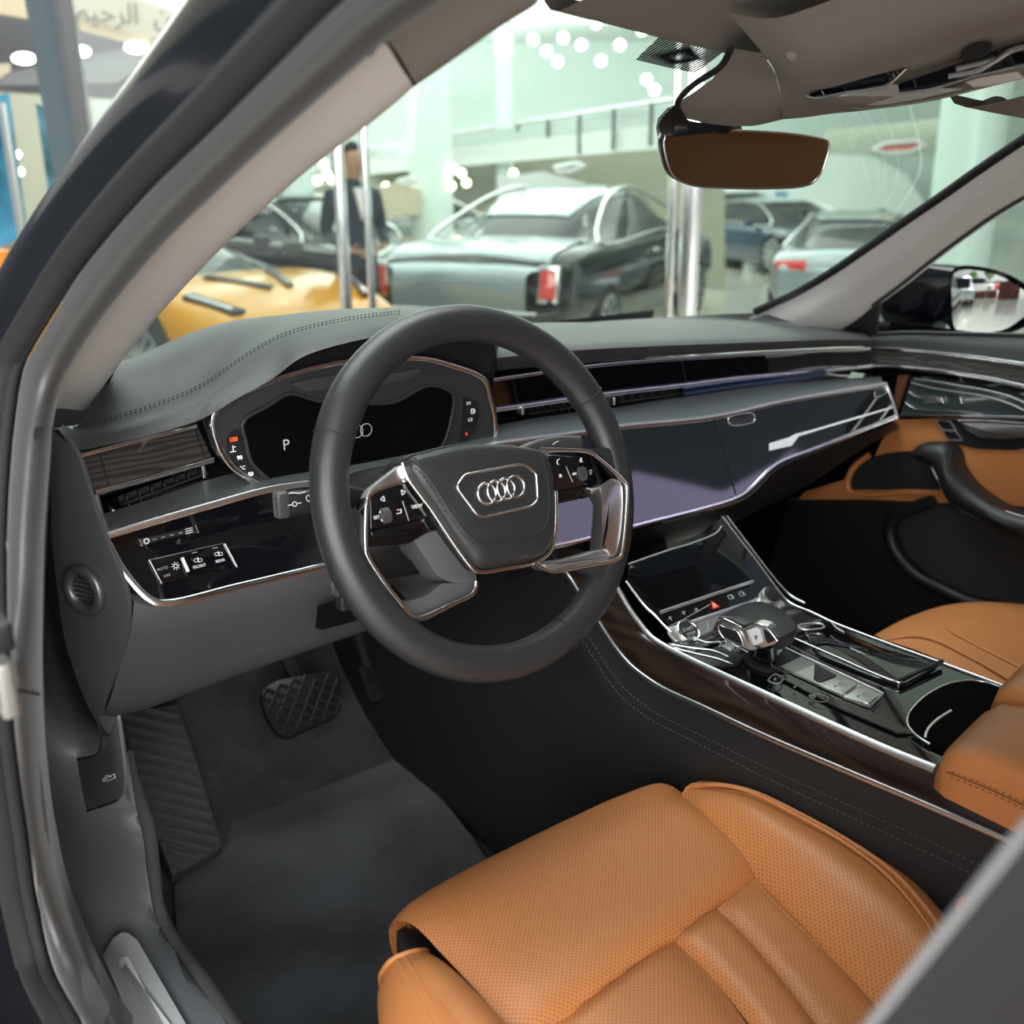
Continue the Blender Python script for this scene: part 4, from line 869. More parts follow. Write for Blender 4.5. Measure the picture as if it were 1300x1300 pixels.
# chrome face wraps the driver's side and rear of the handle: a vertical-ish face
gA, gB = G2([(912,789),(990,814)], .056)
FG = Fr(gA, gB-gA, (0,-.30,1))
if FG.N.dot(CAM_C-gA) < 0: FG.N = -FG.N
def GF(pts, dy): return FG.pxs(pts, dy)
fc = prism('chrome_face', GF([(911,787),(913,784),(928,789),(944,797),(958,792),(972,796),(982,806),(987,814),(984,818),(972,822),(955,826),(950,825),(920,812),(913,799)], 0), -FG.N*.016, MT['satin'], gs, bev=.0012, rnd=.003)
prism('face_inset', GF([(913,793),(919,797),(935,803),(942,820),(921,810),(916,803)], .0015), Vector((.002,.004,0)), MT['black'], gs, rnd=.002)
sweep('face_rim', GF([(912,793),(919,796),(936,802),(943,822),(921,812),(914,803)], .002), .0009, MT['chrome'], gs, n=50, closed=True)
sweep('face_rim', GF([(911,788),(914,784.5),(929,790),(944,797),(951,794),(960,792.5),(970,795),(978,802),(987,814)], .002), .0012, MT['chrome'], gs, n=50)
pb = prism('park_button', GF([(951,803),(965,798.5),(970,815),(957,820)], .004), Vector((.002,.006,0)), mat('park_button_white', (.62,.66,.68), .3), gs, bev=.0006, rnd=.002)
pf = GF([(960.5,810),(964,809),(961,806)], .0052); ft = Fr(pf[0], pf[1]-pf[0], pf[2]-pf[0]); text('print', 'P', ft, (0,0), .008, MT['black'], pb, h=.0002)
prism('face_inset', GF([(970,800),(976,803),(984,813),(975,817)], .002), Vector((.002,.004,0)), MT['black'], gs, rnd=.001)
stem = [G2([(950,826),(982,816),(992,822),(990,836),(978,846),(955,838)], h) for h in (.004,)][0]
s2_ = GF([(952,824),(980,816),(992,814)], -.01)
bm = bmesh.new(); cS = sum(stem, Vector())/6
lowr = catmull([cS+(p-cS)*1.0 for p in stem], 36, True); hir = [Vector((tc_.x+(p.x-cS.x)*.75, tc_.y-.01+(p.y-cS.y)*.75, .785)) for p in lowr]
V = grid_bm(bm, [lowr, [a.lerp(b, .5) for a, b in zip(lowr, hir)], hir], closed_u=True); bm.faces.new(V[-1]); link('stem', bm, MT['gloss'], gs, 60)
prism('stem_tab', G2([(981,826),(991,818),(993,826),(984,833)], .018), Vector((0,.004,-.008)), MT['satin'], gs, rnd=.001)
prism('selector_collar', [p+Vector((0,0,-.001)) for p in catmull([cS+(p-cS)*1.2 for p in stem], 24, True)], (0,0,-.008), MT['matte'], gs)
# ---------------------------------------------------------------- armrest lids
def armrest(name, x0, x1, label, up=0):
    t = thing(name, ((x0+x1)/2,-.5,.74), label, 'armrest')
    secs = []
    for y, zt, k in ((-.346,.764,.90), (-.349,.778,.96), (-.358,.790,1.0), (-.385,.800,1.0), (-.55,.806,1.0), (-.8,.806,1.0)):
        xm = (x0+x1)/2; hw = (x1-x0)/2*k; zb = .742; zt += up
        pr = [(-hw,zb),(-hw*1.0,zb+(zt-zb)*.55),(-hw*.96,zt-.006),(-hw*.85,zt-.001),(-hw*.4,zt+.001),(hw*.4,zt+.001),(hw*.85,zt-.001),(hw*.97,zt-.006),(hw,zb+(zt-zb)*.55),(hw,zb)]
        secs.append([Vector((xm+a, y-.010+.16*(xm+a+.06), b)) for a, b in pr])
    rs = [catmull(s, 40) for s in secs]; cols = [catmull([r[j] for r in rs], 26) for j in range(40)]
    bm = bmesh.new(); V = grid_bm(bm, [[c[i] for c in cols] for i in range(26)]); bm.faces.new(V[0])
    bb = link('lid', bm, MT['orange'], t, 60)
    return t, [r for r in zip(*[[c[i] for c in cols] for i in range(26)])]
t1, _ = armrest('armrest', -.130, .000, 'orange leather armrest lid on the console, the half nearest the driver seat')
t2, _ = armrest('armrest', .004, .130, 'orange leather armrest lid on the console, the half beside the passenger seat', .014)
for dz in (.0, .006):
    stitch('seam_stitching', [Vector((-.1310, y, .766+dz+(0 if y > -.42 else .003))) for y in (-.385,-.42,-.45,-.6,-.8)], MT['athread'], t1, L=.004, gap=.002, r=.0005)
sweep('seam', [Vector((-.1302, y, .769+(0 if y > -.42 else .003))) for y in (-.38,-.42,-.45,-.6,-.8)], .0008, MT['athread'], t1, n=20)
# ================================================================ floor, sill, pedals
def SZ2(z): return lambda p: p.z-z
fc_ = thing('floor_carpet', (-.35,.4,.27), 'black carpet lining the driver footwell up to the pedals', 'carpet')
rows = [[Vector((x,-.9,.268)) for x in (-.70,-.13)], [Vector((x,.55,.268)) for x in (-.70,-.13)], [Vector((x,.70,.30)) for x in (-.70,-.13)], [Vector((x,.90,.46)) for x in (-.70,-.13)], [Vector((x,1.0,.75)) for x in (-.70,-.13)], [Vector((x,.98,.95)) for x in (-.70,-.13)]]
loft('carpet', rows, MT['carpet'], fc_, n=12, sub=4)
rows = [[Vector((x,-.9,.268)) for x in (.13,.72)], [Vector((x,.55,.268)) for x in (.13,.72)], [Vector((x,.75,.36)) for x in (.13,.72)], [Vector((x,.92,.55)) for x in (.13,.72)], [Vector((x,.95,.9)) for x in (.13,.72)]]
fp_ = loft('floor_carpet', rows, MT['carpet'], None, n=12, sub=4); tag(fp_, 'black carpet in the dark passenger footwell beyond the console', 'carpet')
MO = [(220,1120),(245,1098),(283,1077),(290,1062),(291,1045),(296,1030),(310,1012),(345,994),(400,972),(450,953),(490,943),(520,960),(545,995),(575,1030),(600,1062),(625,1100),(700,1250),(620,1390),(300,1390),(250,1260),(224,1180)]
mat_ = thing('floor_mat', (-.4,.4,.27), 'charcoal velour floor mat with a stitched edge in front of the driver seat', 'floor mat')
mo = PL(MO, SZ2(.281)); prism('velour', mo, (0,0,-.010), MT['mat'], mat_, bev=.003, rnd=.02)
stitch('edge_stitching', PL([(221,1124),(246,1101),(284,1080),(292,1064),(293,1046),(298,1031),(311,1014),(346,996),(400,974),(450,955),(490,945)], SZ2(.2825)), MT['gthread'], mat_, L=.006, gap=.004, r=.0009)
stitch('edge_stitching', PL([(222,1128),(226,1180),(250,1250),(275,1310)], SZ2(.2825)), MT['gthread'], mat_, L=.006, gap=.004, r=.0009)
# foot rest: rubber plate leaning on the left of the firewall
def GFR(h=0): return lambda p: p.z-(.295+h+.55*max(0, p.y-.52))
ft_ = thing('foot_rest', (-.6,.6,.3), 'ribbed black rubber foot rest left of the pedals', 'foot rest')
FRp = [(150,905),(225,893),(250,965),(283,1074),(262,1088),(219,1112),(200,1065),(180,1010)]
prism('rubber_plate', PL(FRp, GFR()), (0,.01,-.02), MT['rubber'], ft_, bev=.003)
bm = bmesh.new()
def clip_line(poly, p, q):
    """part of the infinite pixel line p-q inside the polygon"""
    ts = []; dx, dy = q[0]-p[0], q[1]-p[1]
    for (x1, y1), (x2, y2) in zip(poly, poly[1:]+poly[:1]):
        den = dx*(y2-y1)-dy*(x2-x1)
        if abs(den) < 1e-9: continue
        t = ((x1-p[0])*(y2-y1)-(y1-p[1])*(x2-x1))/den; s = ((x1-p[0])*dy-(y1-p[1])*dx)/den
        if 0 <= s <= 1: ts.append(t)
    return (min(ts), max(ts)) if len(ts) > 1 else None
for i in range(16):
    p_, q_ = (150, 893+i*14.5), (250, 893+i*14.5+24); c_ = clip_line(FRp, p_, q_)
    if not c_ or c_[1]-c_[0] < .2: continue
    m0, m1 = c_[0]+.05, c_[1]-.05
    sweep_bm(bm, PL([(p_[0]+100*m, p_[1]+24*m) for m in (m0, m1)], GFR(.002)), prof_rect(.0058,.0025), up=(0,0,1))
link('rib', bm, mat('rib_rubber', (.085,.09,.097), .42), ft_)
# brake pedal
bp = thing('brake_pedal', P(384,893,y=.66), 'wide black rubber brake pedal with a diamond tread', 'pedal')
BF = Fr(P(382,892,y=.64), (1,.06,.0), (0,.80,.60))
BP = [(331,882),(336,872),(352,862),(425,850),(431,856),(434,878),(433,900),(428,908),(368,935),(357,934),(348,925),(336,905)]
pb_ = BF.pxs(BP); prism('pad', pb_, -BF.N*.012, MT['tread'], bp, bev=.003, rnd=.012)
loc = [BF.loc(p)[:2] for p in pb_]; xs = [a for a, b in loc]; ys = [b for a, b in loc]
def inside(x, y):
    c = False; n = len(loc)
    for i in range(n):
        (x1, y1), (x2, y2) = loc[i], loc[(i+1) % n]
        if (y1 > y) != (y2 > y) and x < (x2-x1)*(y-y1)/(y2-y1)+x1: c = not c
    return c
bm = bmesh.new(); s_ = .0125
for i in range(-9, 10):
    for j in range(-9, 10):
        cx, cy = sum(xs)/len(xs)+i*s_, sum(ys)/len(ys)+j*s_
        L = .0075; a = math.pi/4 if (i+j) % 2 else -math.pi/4; dx, dy = L*math.cos(a), L*math.sin(a)
        if inside(cx+dx*1.1, cy+dy*1.1) and inside(cx-dx*1.1, cy-dy*1.1): sweep_bm(bm, [BF.pt(cx-dx, cy-dy, .001), BF.pt(cx+dx, cy+dy, .001)], prof_rect(.003,.0022,.001), up=BF.N)
link('tread_pattern', bm, mat('tread_block', (.020,.020,.021), .32), bp)
c_ = P(384,880,y=.68); sweep('arm', [c_, c_+Vector((0,.06,.06)), c_+Vector((0,.12,.30))], prof_rect(.008,.012), MT['matte'], bp, n=12)
ap = thing('accelerator_pedal', P(478,862,y=.70), 'narrow black accelerator pedal right of the brake pedal', 'pedal')
AF = Fr(P(478,862,y=.70), (1,.05,0), (0,.75,.66)); prism('pad', AF.pxs([(455,846),(484,838),(492,858),(495,882),(478,891),(470,888)]), -AF.N*.01, MT['tread'], ap, bev=.002, rnd=.008)
bm = bmesh.new()
for i in range(5):
    u, v = 468+i*4.2, 852+i*7.4; sweep_bm(bm, AF.pxs([(u-3,v+3),(u+9,v-2)], .001), prof_rect(.0022,.002), up=AF.N)
link('tread_pattern', bm, mat('tread_bar', (.020,.020,.021), .35), ap)
q = AF.pt(0,.02,-.01); sweep('arm', [q, q+Vector((0,.05,.10)), q+Vector((0,.08,.3))], prof_rect(.007,.01), MT['matte'], ap, n=10)
# sill trim: grey kick panel and scuff plate
sill = thing('sill_trim', (-.74,.1,.4), 'grey textured sill trim along the bottom of the open door with a metal scuff plate', 'trim')
o_ = PX([(66,542),(60,620),(54,720),(51,800),(48,888),(50,985),(56,1060),(70,1140),(92,1210),(128,1300),(155,1365)], x=-.775)
t_ = PX([(72,552),(70,640),(74,740),(88,830),(118,905),(122,960),(140,1020),(150,1080),(166,1150),(215,1250),(262,1340)], x=-.735)
i_ = PX([(74,556),(74,640),(80,745),(96,838),(126,905),(152,985),(172,1035),(186,1090),(198,1150),(252,1232),(318,1318)], x=-.715)
d_ = PX([(76,558),(78,640),(86,750),(104,845),(134,905),(160,990),(181,1045),(191,1095),(206,1155),(258,1232),(324,1318)], x=-.690)
b_ = [Vector((-.69, p.y, min(p.z-.03, .28))) for p in d_]
d_ = PX([(72,556),(66,640),(72,750),(88,835),(116,905),(150,950),(160,990),(178,1046),(186,1108),(193,1154),(216,1200),(247,1242),(286,1300),(330,1366)], x=-.700)
t_ = [a.lerp(b, .5)+Vector((-.010,0,.006)) for a, b in zip(catmull(o_, 24), catmull(d_, 24))]
i_ = d_
b_ = [Vector((-.695, p.y, min(p.z-.03, .28))) for p in d_]
oo_ = PX([(44,542),(38,620),(32,720),(29,800),(28,888),(32,985),(38,1060),(54,1140),(76,1210),(114,1300),(142,1365)], x=-.79)
loft('kick_panel', [oo_, o_, t_, d_, [p+Vector((.008,.004,-.02)) for p in d_], b_], MT['sill'], sill, n=70, sub=4, ang=60)
sweep('carpet_edge', [p+Vector((.008,0,-.006)) for p in d_[5:]], .0075, mat('carpet_binding', (.05,.05,.05), .95, bump=.8, bscale=500), sill, n=40)
def GS(p): return p.x+.748-.0*(p.z)
SF = [(130,1211),(140,1192),(158,1184),(166,1187),(232,1300),(260,1345),(185,1345),(164,1300)]
def onloft(u, v, h=0):
    # point on the sill surface (between the outer and the inner edge rows), lifted a little
    best = None
    A = catmull(o_, 90); B = catmull(t_, 90); C = catmull(i_, 90)
    def pr(p): d = p-CAM_C; z = d.dot(_F); return 650+FPX*d.dot(_R)/z, 650-FPX*d.dot(_U)/z
    for r0_, r1_ in ((A, B), (B, C)):
        for i in range(90):
            for k in range(11):
                p = r0_[i].lerp(r1_[i], k/10); x, y = pr(p); e = (x-u)**2+(y-v)**2
                if best is None or e < best[0]: best = (e, p)
    return best[1]
def lifted(pts, h):
    q = [onloft(u, v) for u, v in pts]; return [p+(CAM_C-p).normalized()*h for p in q]
def plate(name, pts, h, m, par):
    q = lifted(pts, h); n = (CAM_C-q[0]).normalized(); return prism(name, q, -n*.003, m, par)
sc_ = plate('scuff_plate', [(130,1213),(133,1202),(142,1191),(154,1185),(164,1186),(171,1194),(200,1240),(234,1298),(255,1335),(184,1340),(166,1303),(148,1258)], .018, MT['plate'], sill)
plate('plate_inlay', [(152,1224),(158,1217),(162,1215),(190,1262),(216,1305),(232,1335),(208,1338),(190,1300),(170,1260)], .0195, mat('inlay_bright', (.72,.73,.74), .3, .2), sc_)
plate('plate_inlay', [(155,1226),(160,1220),(186,1264),(211,1307),(226,1334),(212,1336),(194,1300),(174,1260)], .0205, mat('inlay_grey', (.40,.41,.42), .35, .4), sc_)
# bonnet release lever
HF = Fr(PX([(120,990)], x=-.738)[0], (.10,-1,0), (.12,0,1)); HF.N = Vector((-.97,-.1,.12)).normalized()
hr = thing('bonnet_release', HF.o, 'grey bonnet release lever with a white car symbol on the sill trim', 'lever')
def HP(pts, x): return PX(pts, x=x)
HO = [(124,922),(130,950),(134,948),(148,908),(154,940),(158,985),(158,1002),(152,1014),(128,1023),(100,1028),(92,1024),(88,1010),(86,985),(90,974),(105,965),(126,955)]
prism('lever', rounded(HP([(88,985),(92,970),(126,955),(134,944),(148,906),(158,985),(157,1005),(150,1015),(125,1024),(97,1028),(89,1018)], -.742), .008), (.003,0,0), mat('lever_grey', (.085,.09,.097), .42), hr, bev=.002)
sweep('lever_gap', HP([(124,912),(128,940),(126,954),(92,969),(87,985),(88,1018),(97,1029),(125,1025),(150,1016)], -.741), prof_rect(.0012,.0012), MT['matte'], hr, n=60)
bm = bmesh.new(); sweep_bm(bm, HP([(130,991),(134,989),(138,985),(145,983),(146,987),(141,990),(133,992)], -.7425), prof_rect(.0005,.0005), closed=True); sweep_bm(bm, HP([(131,989),(135,984),(140,986)], -.7425), prof_rect(.0005,.0005)); link('car_symbol', bm, MT['white'], hr)
# ================================================================ door opening: seal, painted body
def GD(off=0): return lambda q: q.x-(-.80-off+max(0, q.z-1.0)*.45)
SLp = [(120,1330),(104,1296),(66,1223),(48,1146),(37,1069),(26,992),(18,920),(14,846),(9,760),(9,677),(13,600),(19,538),(30,470),(46,438),(69,400),(100,350),(135,305),(194,239),(277,159),(367,69),(415,21),(470,-30),(540,-90)]
SRp = [(168,1330),(148,1300),(110,1220),(83,1146),(66,1069),(56,992),(51,920),(49,846),(50,760),(53,677),(58,610),(64,545),(76,490),(96,452),(130,402),(173,348),(210,306),(277,241),(345,178),(430,103),(500,44),(566,0),(660,-66)]
sR = PL(SRp, GD(.025)); sL = PL(SLp, GD(.05)); sL = catmull(sL, 120); sR = catmull(sR, 120)
cam_ = lambda p: (CAM_C-p).normalized()
rows = []
for t in (0, .10, .25, .45, .65, .85, 1.0):
    rows.append([a.lerp(b, t)+cam_(a)*(.024*math.sin(math.pi*min(1, t*1.0))**.7 if 0 < t < 1 else 0) for a, b in zip(sL, sR)])
rows.insert(0, [p+Vector((.02,.03,0)) for p in rows[0]]); rows.append([p+Vector((.01,.03,0)) for p in rows[-1]])
seal = loft('door_seal', rows, MT['soft'], None, n=120, sub=3, ang=80); tag(seal, 'broad dark grey rubber seal running round the open door frame', 'seal')
k_ = min(range(120), key=lambda i: (sL[i]-PS(14,869,GD(.05))).length)
sweep('seal_joint', [r[k_]+cam_(r[k_])*.0006 for r in rows[1:-1]], .0008, MT['matte'], seal, n=14)
body = thing('body_pillar', (-.83,.3,.6), 'glossy black painted body pillar outside the door seal', 'car body')
in_ = PL([(u+2, v) for u, v in SLp], GD(.035))
rb1 = PL([(u-7, v-2) for u, v in SLp], GD(.05))
ot_ = PL([(40,1420),(10,1310),(-25,1235),(-45,1150),(-60,1072),(-70,995),(-76,920),(-80,846),(-82,760),(-80,677),(-75,600),(-66,520),(-48,450),(-20,386),(12,324),(46,268),(84,212),(132,146),(190,66),(232,6),(262,-38),(300,-90),(350,-160)], GD(.07))
md_ = [a.lerp(b, .45)+Vector((-.008,0,.003)) for a, b in zip(rb1, ot_)]
md2 = [a.lerp(b, .8)+Vector((-.008,0,.003)) for a, b in zip(rb1, ot_)]
loft('painted_pillar', [[p+Vector((.006,.006,0)) for p in rb1], rb1, md_, md2, ot_, [p+Vector((.05,.06,0)) for p in ot_]], MT['paint'], body, n=110, sub=4, ang=50)
sweep('seal_lip_and_cover', [p+Vector((-.002,0,0)) for p in rb1], .005, MT['matte'], body, n=110)
sweep('seal_lip_and_cover', [a.lerp(b, .07)+Vector((-.006,0,0)) for a, b in zip(rb1, ot_)], .011, MT['matte'], body, n=110)  # added matte strip that covers a pale reflection on the paint
sweep('gasket', [a.lerp(b, .22)+Vector((-.006,0,0)) for a, b in zip(rb1, ot_)][2:], .004, MT['matte'], body, n=80)
loft('rocker', [[Vector((-.80,-.9,.50)), Vector((-.80,.2,.50)), Vector((-.80,.5,.52))], [Vector((-.86,-.9,.44)), Vector((-.86,.2,.44)), Vector((-.86,.5,.46))], [Vector((-1.02,-.9,.38)), Vector((-1.02,.2,.38)), Vector((-1.02,.6,.40))], [Vector((-1.05,-.9,-.2)), Vector((-1.05,.2,-.2)), Vector((-1.05,.6,-.2))]], MT['paint'], body, n=20)
for o in (.012, .034): sweep('rocker_edge', [Vector((-.806-o,-.9,.497-o)), Vector((-.806-o,.2,.497-o)), Vector((-.806-o,.35,.51-o))], .003, MT['matte'], body, n=10)
hg = thing('door_catch', P(6,868,x=-.87), 'small bare metal door catch on the black door post at the picture edge', 'door catch')
hc = P(6,872,x=-.868); steel_ = mat('dull_catch_steel', (.30,.29,.27), .45, .6); rbox('plate', hc, (.01,.018,.036), steel_, hg, .003); rbox('bolt', hc+Vector((-.008,-.002,-.004)), (.010,.012,.012), steel_, hg, .004); rbox('cover', hc+Vector((0,.0,.034)), (.016,.024,.018), MT['black'], hg, .003)
# ================================================================ roof pillar trims
def GP(off=0): return lambda q: q.x-(-.725+off+max(0, q.z-1.1)*.33)
lp = thing('pillar_trim', (-.65,.2,1.1), 'pale grey fabric trim of the near windscreen pillar', 'pillar trim')
eo = PL([(62,537),(70,505),(97,450),(130,400),(173,346),(222,291),(277,239),(340,180),(400,126),(430,101),(470,68)], GP())
ei = PL([(112,520),(130,490),(159,450),(190,412),(240,356),(301,294),(350,249),(400,206),(450,169),(500,130),(526,107)], GP(.075))
em_ = [a.lerp(b, .35)+Vector((-.012,-.012,.012)) for a, b in zip(eo, ei)]
ek = [p+Vector((.02,.05,0)) for p in ei]
loft('fabric_trim', [[p+Vector((.01,.05,0)) for p in eo], eo, em_, ei, ek], MT['fabric2'], lp, n=70, sub=5, ang=60)
eo2 = PL([(470,68),(500,42),(540,14),(600,-25),(680,-75)], GP()); ei2 = PL([(526,107),(560,84),(600,56),(640,29),(684,2)], GP(.075))
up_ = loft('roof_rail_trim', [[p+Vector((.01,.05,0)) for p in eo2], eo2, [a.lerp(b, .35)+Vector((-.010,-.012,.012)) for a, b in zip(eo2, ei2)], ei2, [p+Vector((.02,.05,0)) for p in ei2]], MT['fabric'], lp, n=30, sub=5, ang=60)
sweep('trim_joint', [a.lerp(b, t) for t in (0,) for a, b in ((eo2[0], ei2[0]),)]+[eo2[0].lerp(ei2[0], .4)+Vector((-.011,-.013,.013)), eo2[0].lerp(ei2[0], .75)+Vector((-.006,-.008,.006)), ei2[0]], .0014, MT['matte'], lp, n=16)
def GQ(off=0): return lambda q: q.x-(.725-off-max(0, q.z-1.1)*.33)
rp_ = thing('pillar_trim', (.65,.3,1.1), 'pale grey trim of the far windscreen pillar above the passenger door', 'pillar trim')
qi = PL([(963,398),(985,388),(1010,377),(1050,354),(1100,321),(1150,286),(1200,252),(1250,217),(1320,170)], GQ(.06))
qo = PL([(1062,420),(1085,405),(1105,388),(1140,362),(1180,330),(1220,300),(1260,272),(1300,248),(1370,205)], GQ(-.0))
qm = [a.lerp(b, .45)+Vector((-.018,-.02,.0)) for a, b in zip(qi, qo)]
loft('fabric_trim', [[p+Vector((.004,.05,-.03)) for p in qi], qi, qm, qo, [p+Vector((.03,.0,0)) for p in qo]], MT['fabric2'], rp_, n=60, sub=5, ang=60)
sweep('glass_seal', [p+Vector((-.004,.004,.004)) for p in qi], .0075, MT['matte'], rp_, n=60)
sweep('glass_seal', [p+Vector((.004,-.002,0)) for p in qo[2:]], .0045, MT['soft'], rp_, n=40)
# ================================================================ roof lining, visors, overhead console, mirror
roof = thing('roof_lining', (0,-.3,1.45), 'taupe fabric roof lining above the windscreen with the lamp unit bulge', 'roof lining')
def GH(p): return p.y-(.0-.10*(p.x/.6)**2)
hl = PL([(684,2),(760,21.5),(830,40),(880,52),(925,62),(968,68)], GH)
hdr = [Vector((-.66, hl[0].y-.08, hl[0].z-.028))]+hl
mir = [Vector((-p.x, p.y, p.z)) for p in reversed(hl)]
hdr = hdr+[Vector((.66, hdr[0].y, hdr[0].z))] if False else [Vector((-.66, -.13, 1.395))]+hl+[Vector((x, -.10*(x/.6)**2, 1.432-.05*(x/.6)**2)) for x in (.1,.3,.5,.66)]
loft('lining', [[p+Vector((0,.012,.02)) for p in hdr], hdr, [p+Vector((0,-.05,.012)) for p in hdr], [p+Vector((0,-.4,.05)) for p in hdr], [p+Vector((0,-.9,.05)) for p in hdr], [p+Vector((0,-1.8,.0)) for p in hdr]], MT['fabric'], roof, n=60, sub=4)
loft('roof_panel', [[p+Vector((0,.03,.03)) for p in hdr], [p+Vector((0,.0,.06)) for p in hdr], [p+Vector((0,-.4,.10)) for p in hdr], [p+Vector((0,-1.8,.06)) for p in hdr]], MT['paint'], body, n=30, sub=3)
sweep('cant_rail', [Vector((-.61,-.36,1.475)), Vector((-.62,-.7,1.475)), Vector((-.62,-1.2,1.46)), Vector((-.62,-1.8,1.43))], prof_round(.03,.03), MT['fabric'], roof, n=24)
sweep('cant_rail', [Vector((.645,-.12,1.405)), Vector((.65,-.7,1.425)), Vector((.65,-1.2,1.42)), Vector((.64,-1.8,1.39))], prof_round(.035,.035), MT['fabric'], roof, n=24)
# bulge with the lamp unit
cre = PX([(968,67),(1000,74),(1030,76),(1070,66),(1161,37),(1230,18),(1310,0)], x=-.15)
lft = PX([(985,95),(1005,108),(1030,112),(1080,100),(1160,77),(1230,56),(1310,32)], x=-.085)
m_1 = PX([(992,125),(1010,124),(1040,123),(1090,117),(1170,97),(1240,78),(1310,60)], x=-.04)
bot = PX([(1000,150),(1030,147),(1055,143),(1105,138),(1160,130),(1230,114),(1310,94)], x=.075)
rgt = [p+Vector((.05,.01,.03)) for p in bot]
loft('lamp_bulge', [[p+Vector((-.05,0,.03)) for p in cre], cre, lft, m_1, bot, rgt], MT['fabric'], roof, n=50, sub=6, ang=70)
# sensor cover in front of it
vv = [(928,62,-.15),(968,67,-.15),(985,95,-.085),(992,125,-.04),(860,131,-.07),(868,150,-.03),(905,158,.0),(955,160,.03),(1000,150,.075),(950,128,-.05),(905,100,-.10)]
V3 = [P(u, v, x=x) for u, v, x in vv]
bm = bmesh.new(); bv = [bm.verts.new(p) for p in V3]
for q in ((0,1,2,10),(10,2,3,9),(10,9,4),(4,9,5),(5,9,6),(9,3,6),(6,3,7),(7,3,8)): bm.faces.new([bv[i] for i in q])
bmesh.ops.recalc_face_normals(bm, faces=bm.faces); bmesh.ops.subdivide_edges(bm, edges=bm.edges[:], cuts=2, use_grid_fill=True, smooth=.35)
sens = link('sensor_cover', bm, MT['fabric'], roof, 80)
sweep('cover_edge', [p+Vector((-.001,-.001,0)) for p in (V3[0], V3[10].lerp(V3[0], .4), P(880,108,x=-.10), V3[4], V3[5])], .0032, MT['matte'], roof, n=24)
# lamp unit panels on the bulge
def LU(pts, x): return [P(u, v, x=x-.35*((v-100)/100.0)*0) for u, v in pts]
def lamp(name, pts, x, m, par=roof, d=.004): return prism(name, PX(pts, x=x), (.006,.0,.006), m, par, bev=.0008)
unit = loft('lamp_unit', [PX([(1020,124),(1035,116),(1090,104),(1150,90),(1230,68),(1310,45)], x=-.060), PX([(1040,128),(1075,130),(1110,127),(1170,112),(1240,95),(1310,76)], x=-.030), PX([(1075,132),(1112,135),(1150,130),(1200,121),(1250,108),(1310,93)], x=.04)], MT['fabric'], roof, n=30, sub=3)
def PN(pts, x):  # points just under the surface of the lamp unit
    return [p+(CAM_C-p).normalized()*.012 for p in PX(pts, x=x)]
le = mat('frosted_lens', (.62,.64,.62), .25, spec=.6)
loft('lamp_lens', [PN([(1062,120),(1090,114),(1135,107),(1150,110),(1200,112)], x=-.050), PN([(1068,128),(1110,134),(1135,131),(1170,125),(1222,113)], x=.0)], le, unit, n=20)
loft('lamp_lens', [PN([(1226,104),(1250,98),(1292,91)], x=-.052), PN([(1236,111),(1265,107),(1300,99)], x=-.03)], mat('bright_lens', (.9,.9,.88), .3), unit, n=12)
loft('lamp_bar', [PN([(1027,119),(1060,107),(1100,98),(1150,87)], x=-.068), PN([(1030,123),(1070,117),(1110,110),(1128,106),(1150,88)], x=-.060)], MT['gloss'], unit, n=20)
sweep('lamp_rim', PN([(1024,121),(1034,124),(1075,117),(1128,107),(1151,87)], x=-.066), .0012, MT['chrome'], unit, n=40, lin=False)
loft('gloss_cover', [PN([(1140,107),(1180,93),(1230,75),(1310,48)], x=-.068), PN([(1142,118),(1180,113),(1240,97),(1310,82)], x=-.058)], MT['gloss'], unit, n=20)
sweep('lamp_rim', PN([(1143,118),(1185,112),(1240,96),(1310,80)], x=-.060), .0011, MT['chrome'], unit, n=30)
sweep('cover_swoosh', PN([(1205,97),(1240,90),(1265,76),(1285,64),(1310,58)], x=-.070), prof_rect(.0022,.0012), MT['chrome'], unit, n=30, up=(0,0,1))
sweep('cover_swoosh', PN([(1215,88),(1245,80),(1262,74)], x=-.070), prof_rect(.002,.0012), MT['satin'], unit, n=20, up=(0,0,1))
sweep('unit_rim', PN([(996,118),(1020,124),(1060,133),(1090,137),(1112,136.5),(1180,127),(1250,110),(1310,95)], x=.03), .0014, MT['fabric'], unit, n=40)
mcf = PN([(1240,65),(1258,60),(1238,58)], x=-.079); MF = Fr(mcf[0], mcf[1]-mcf[0], mcf[2]-mcf[0]); disc('microphone', MF, 0, 0, .0135, .003, MT['black'], roof, h=.0015, ry=.0055); ring('microphone_rim', MF, 0, 0, .0138, .001, MT['black'], roof, h=.0015, ry=.0058)
# sun visors
vz = thing('sun_visor', hl[2]+Vector((0,-.06,0)), 'taupe fabric sun visor folded up above the steering wheel', 'sun visor')
vf = [p+Vector((.0,-.010,-.004)) for p in hl]
vf2 = PX([(684,-30),(760,-20),(830,0),(900,18),(1000,38),(1060,45)], x=-.155)
bkr = [p+Vector((.01,-.16,.018)) for p in hl]
loft('visor_board', [[p+Vector((0,.006,.012)) for p in vf], vf, [p+Vector((0,-.012,-.006)) for p in vf], [a.lerp(b, .5)+Vector((0,0,-.004)) for a, b in zip(vf, bkr)], bkr], MT['fabric'], vz, n=40, sub=4, ang=70)
sweep('visor_clip', PX([(1003,71),(1010,64),(1018,60),(1026,60)], x=-.155), .006, MT['fabric'], vz, n=10)
vz2 = thing('sun_visor', (.35,-.02,1.38), 'grey fabric sun visor above the passenger side of the windscreen', 'sun visor')
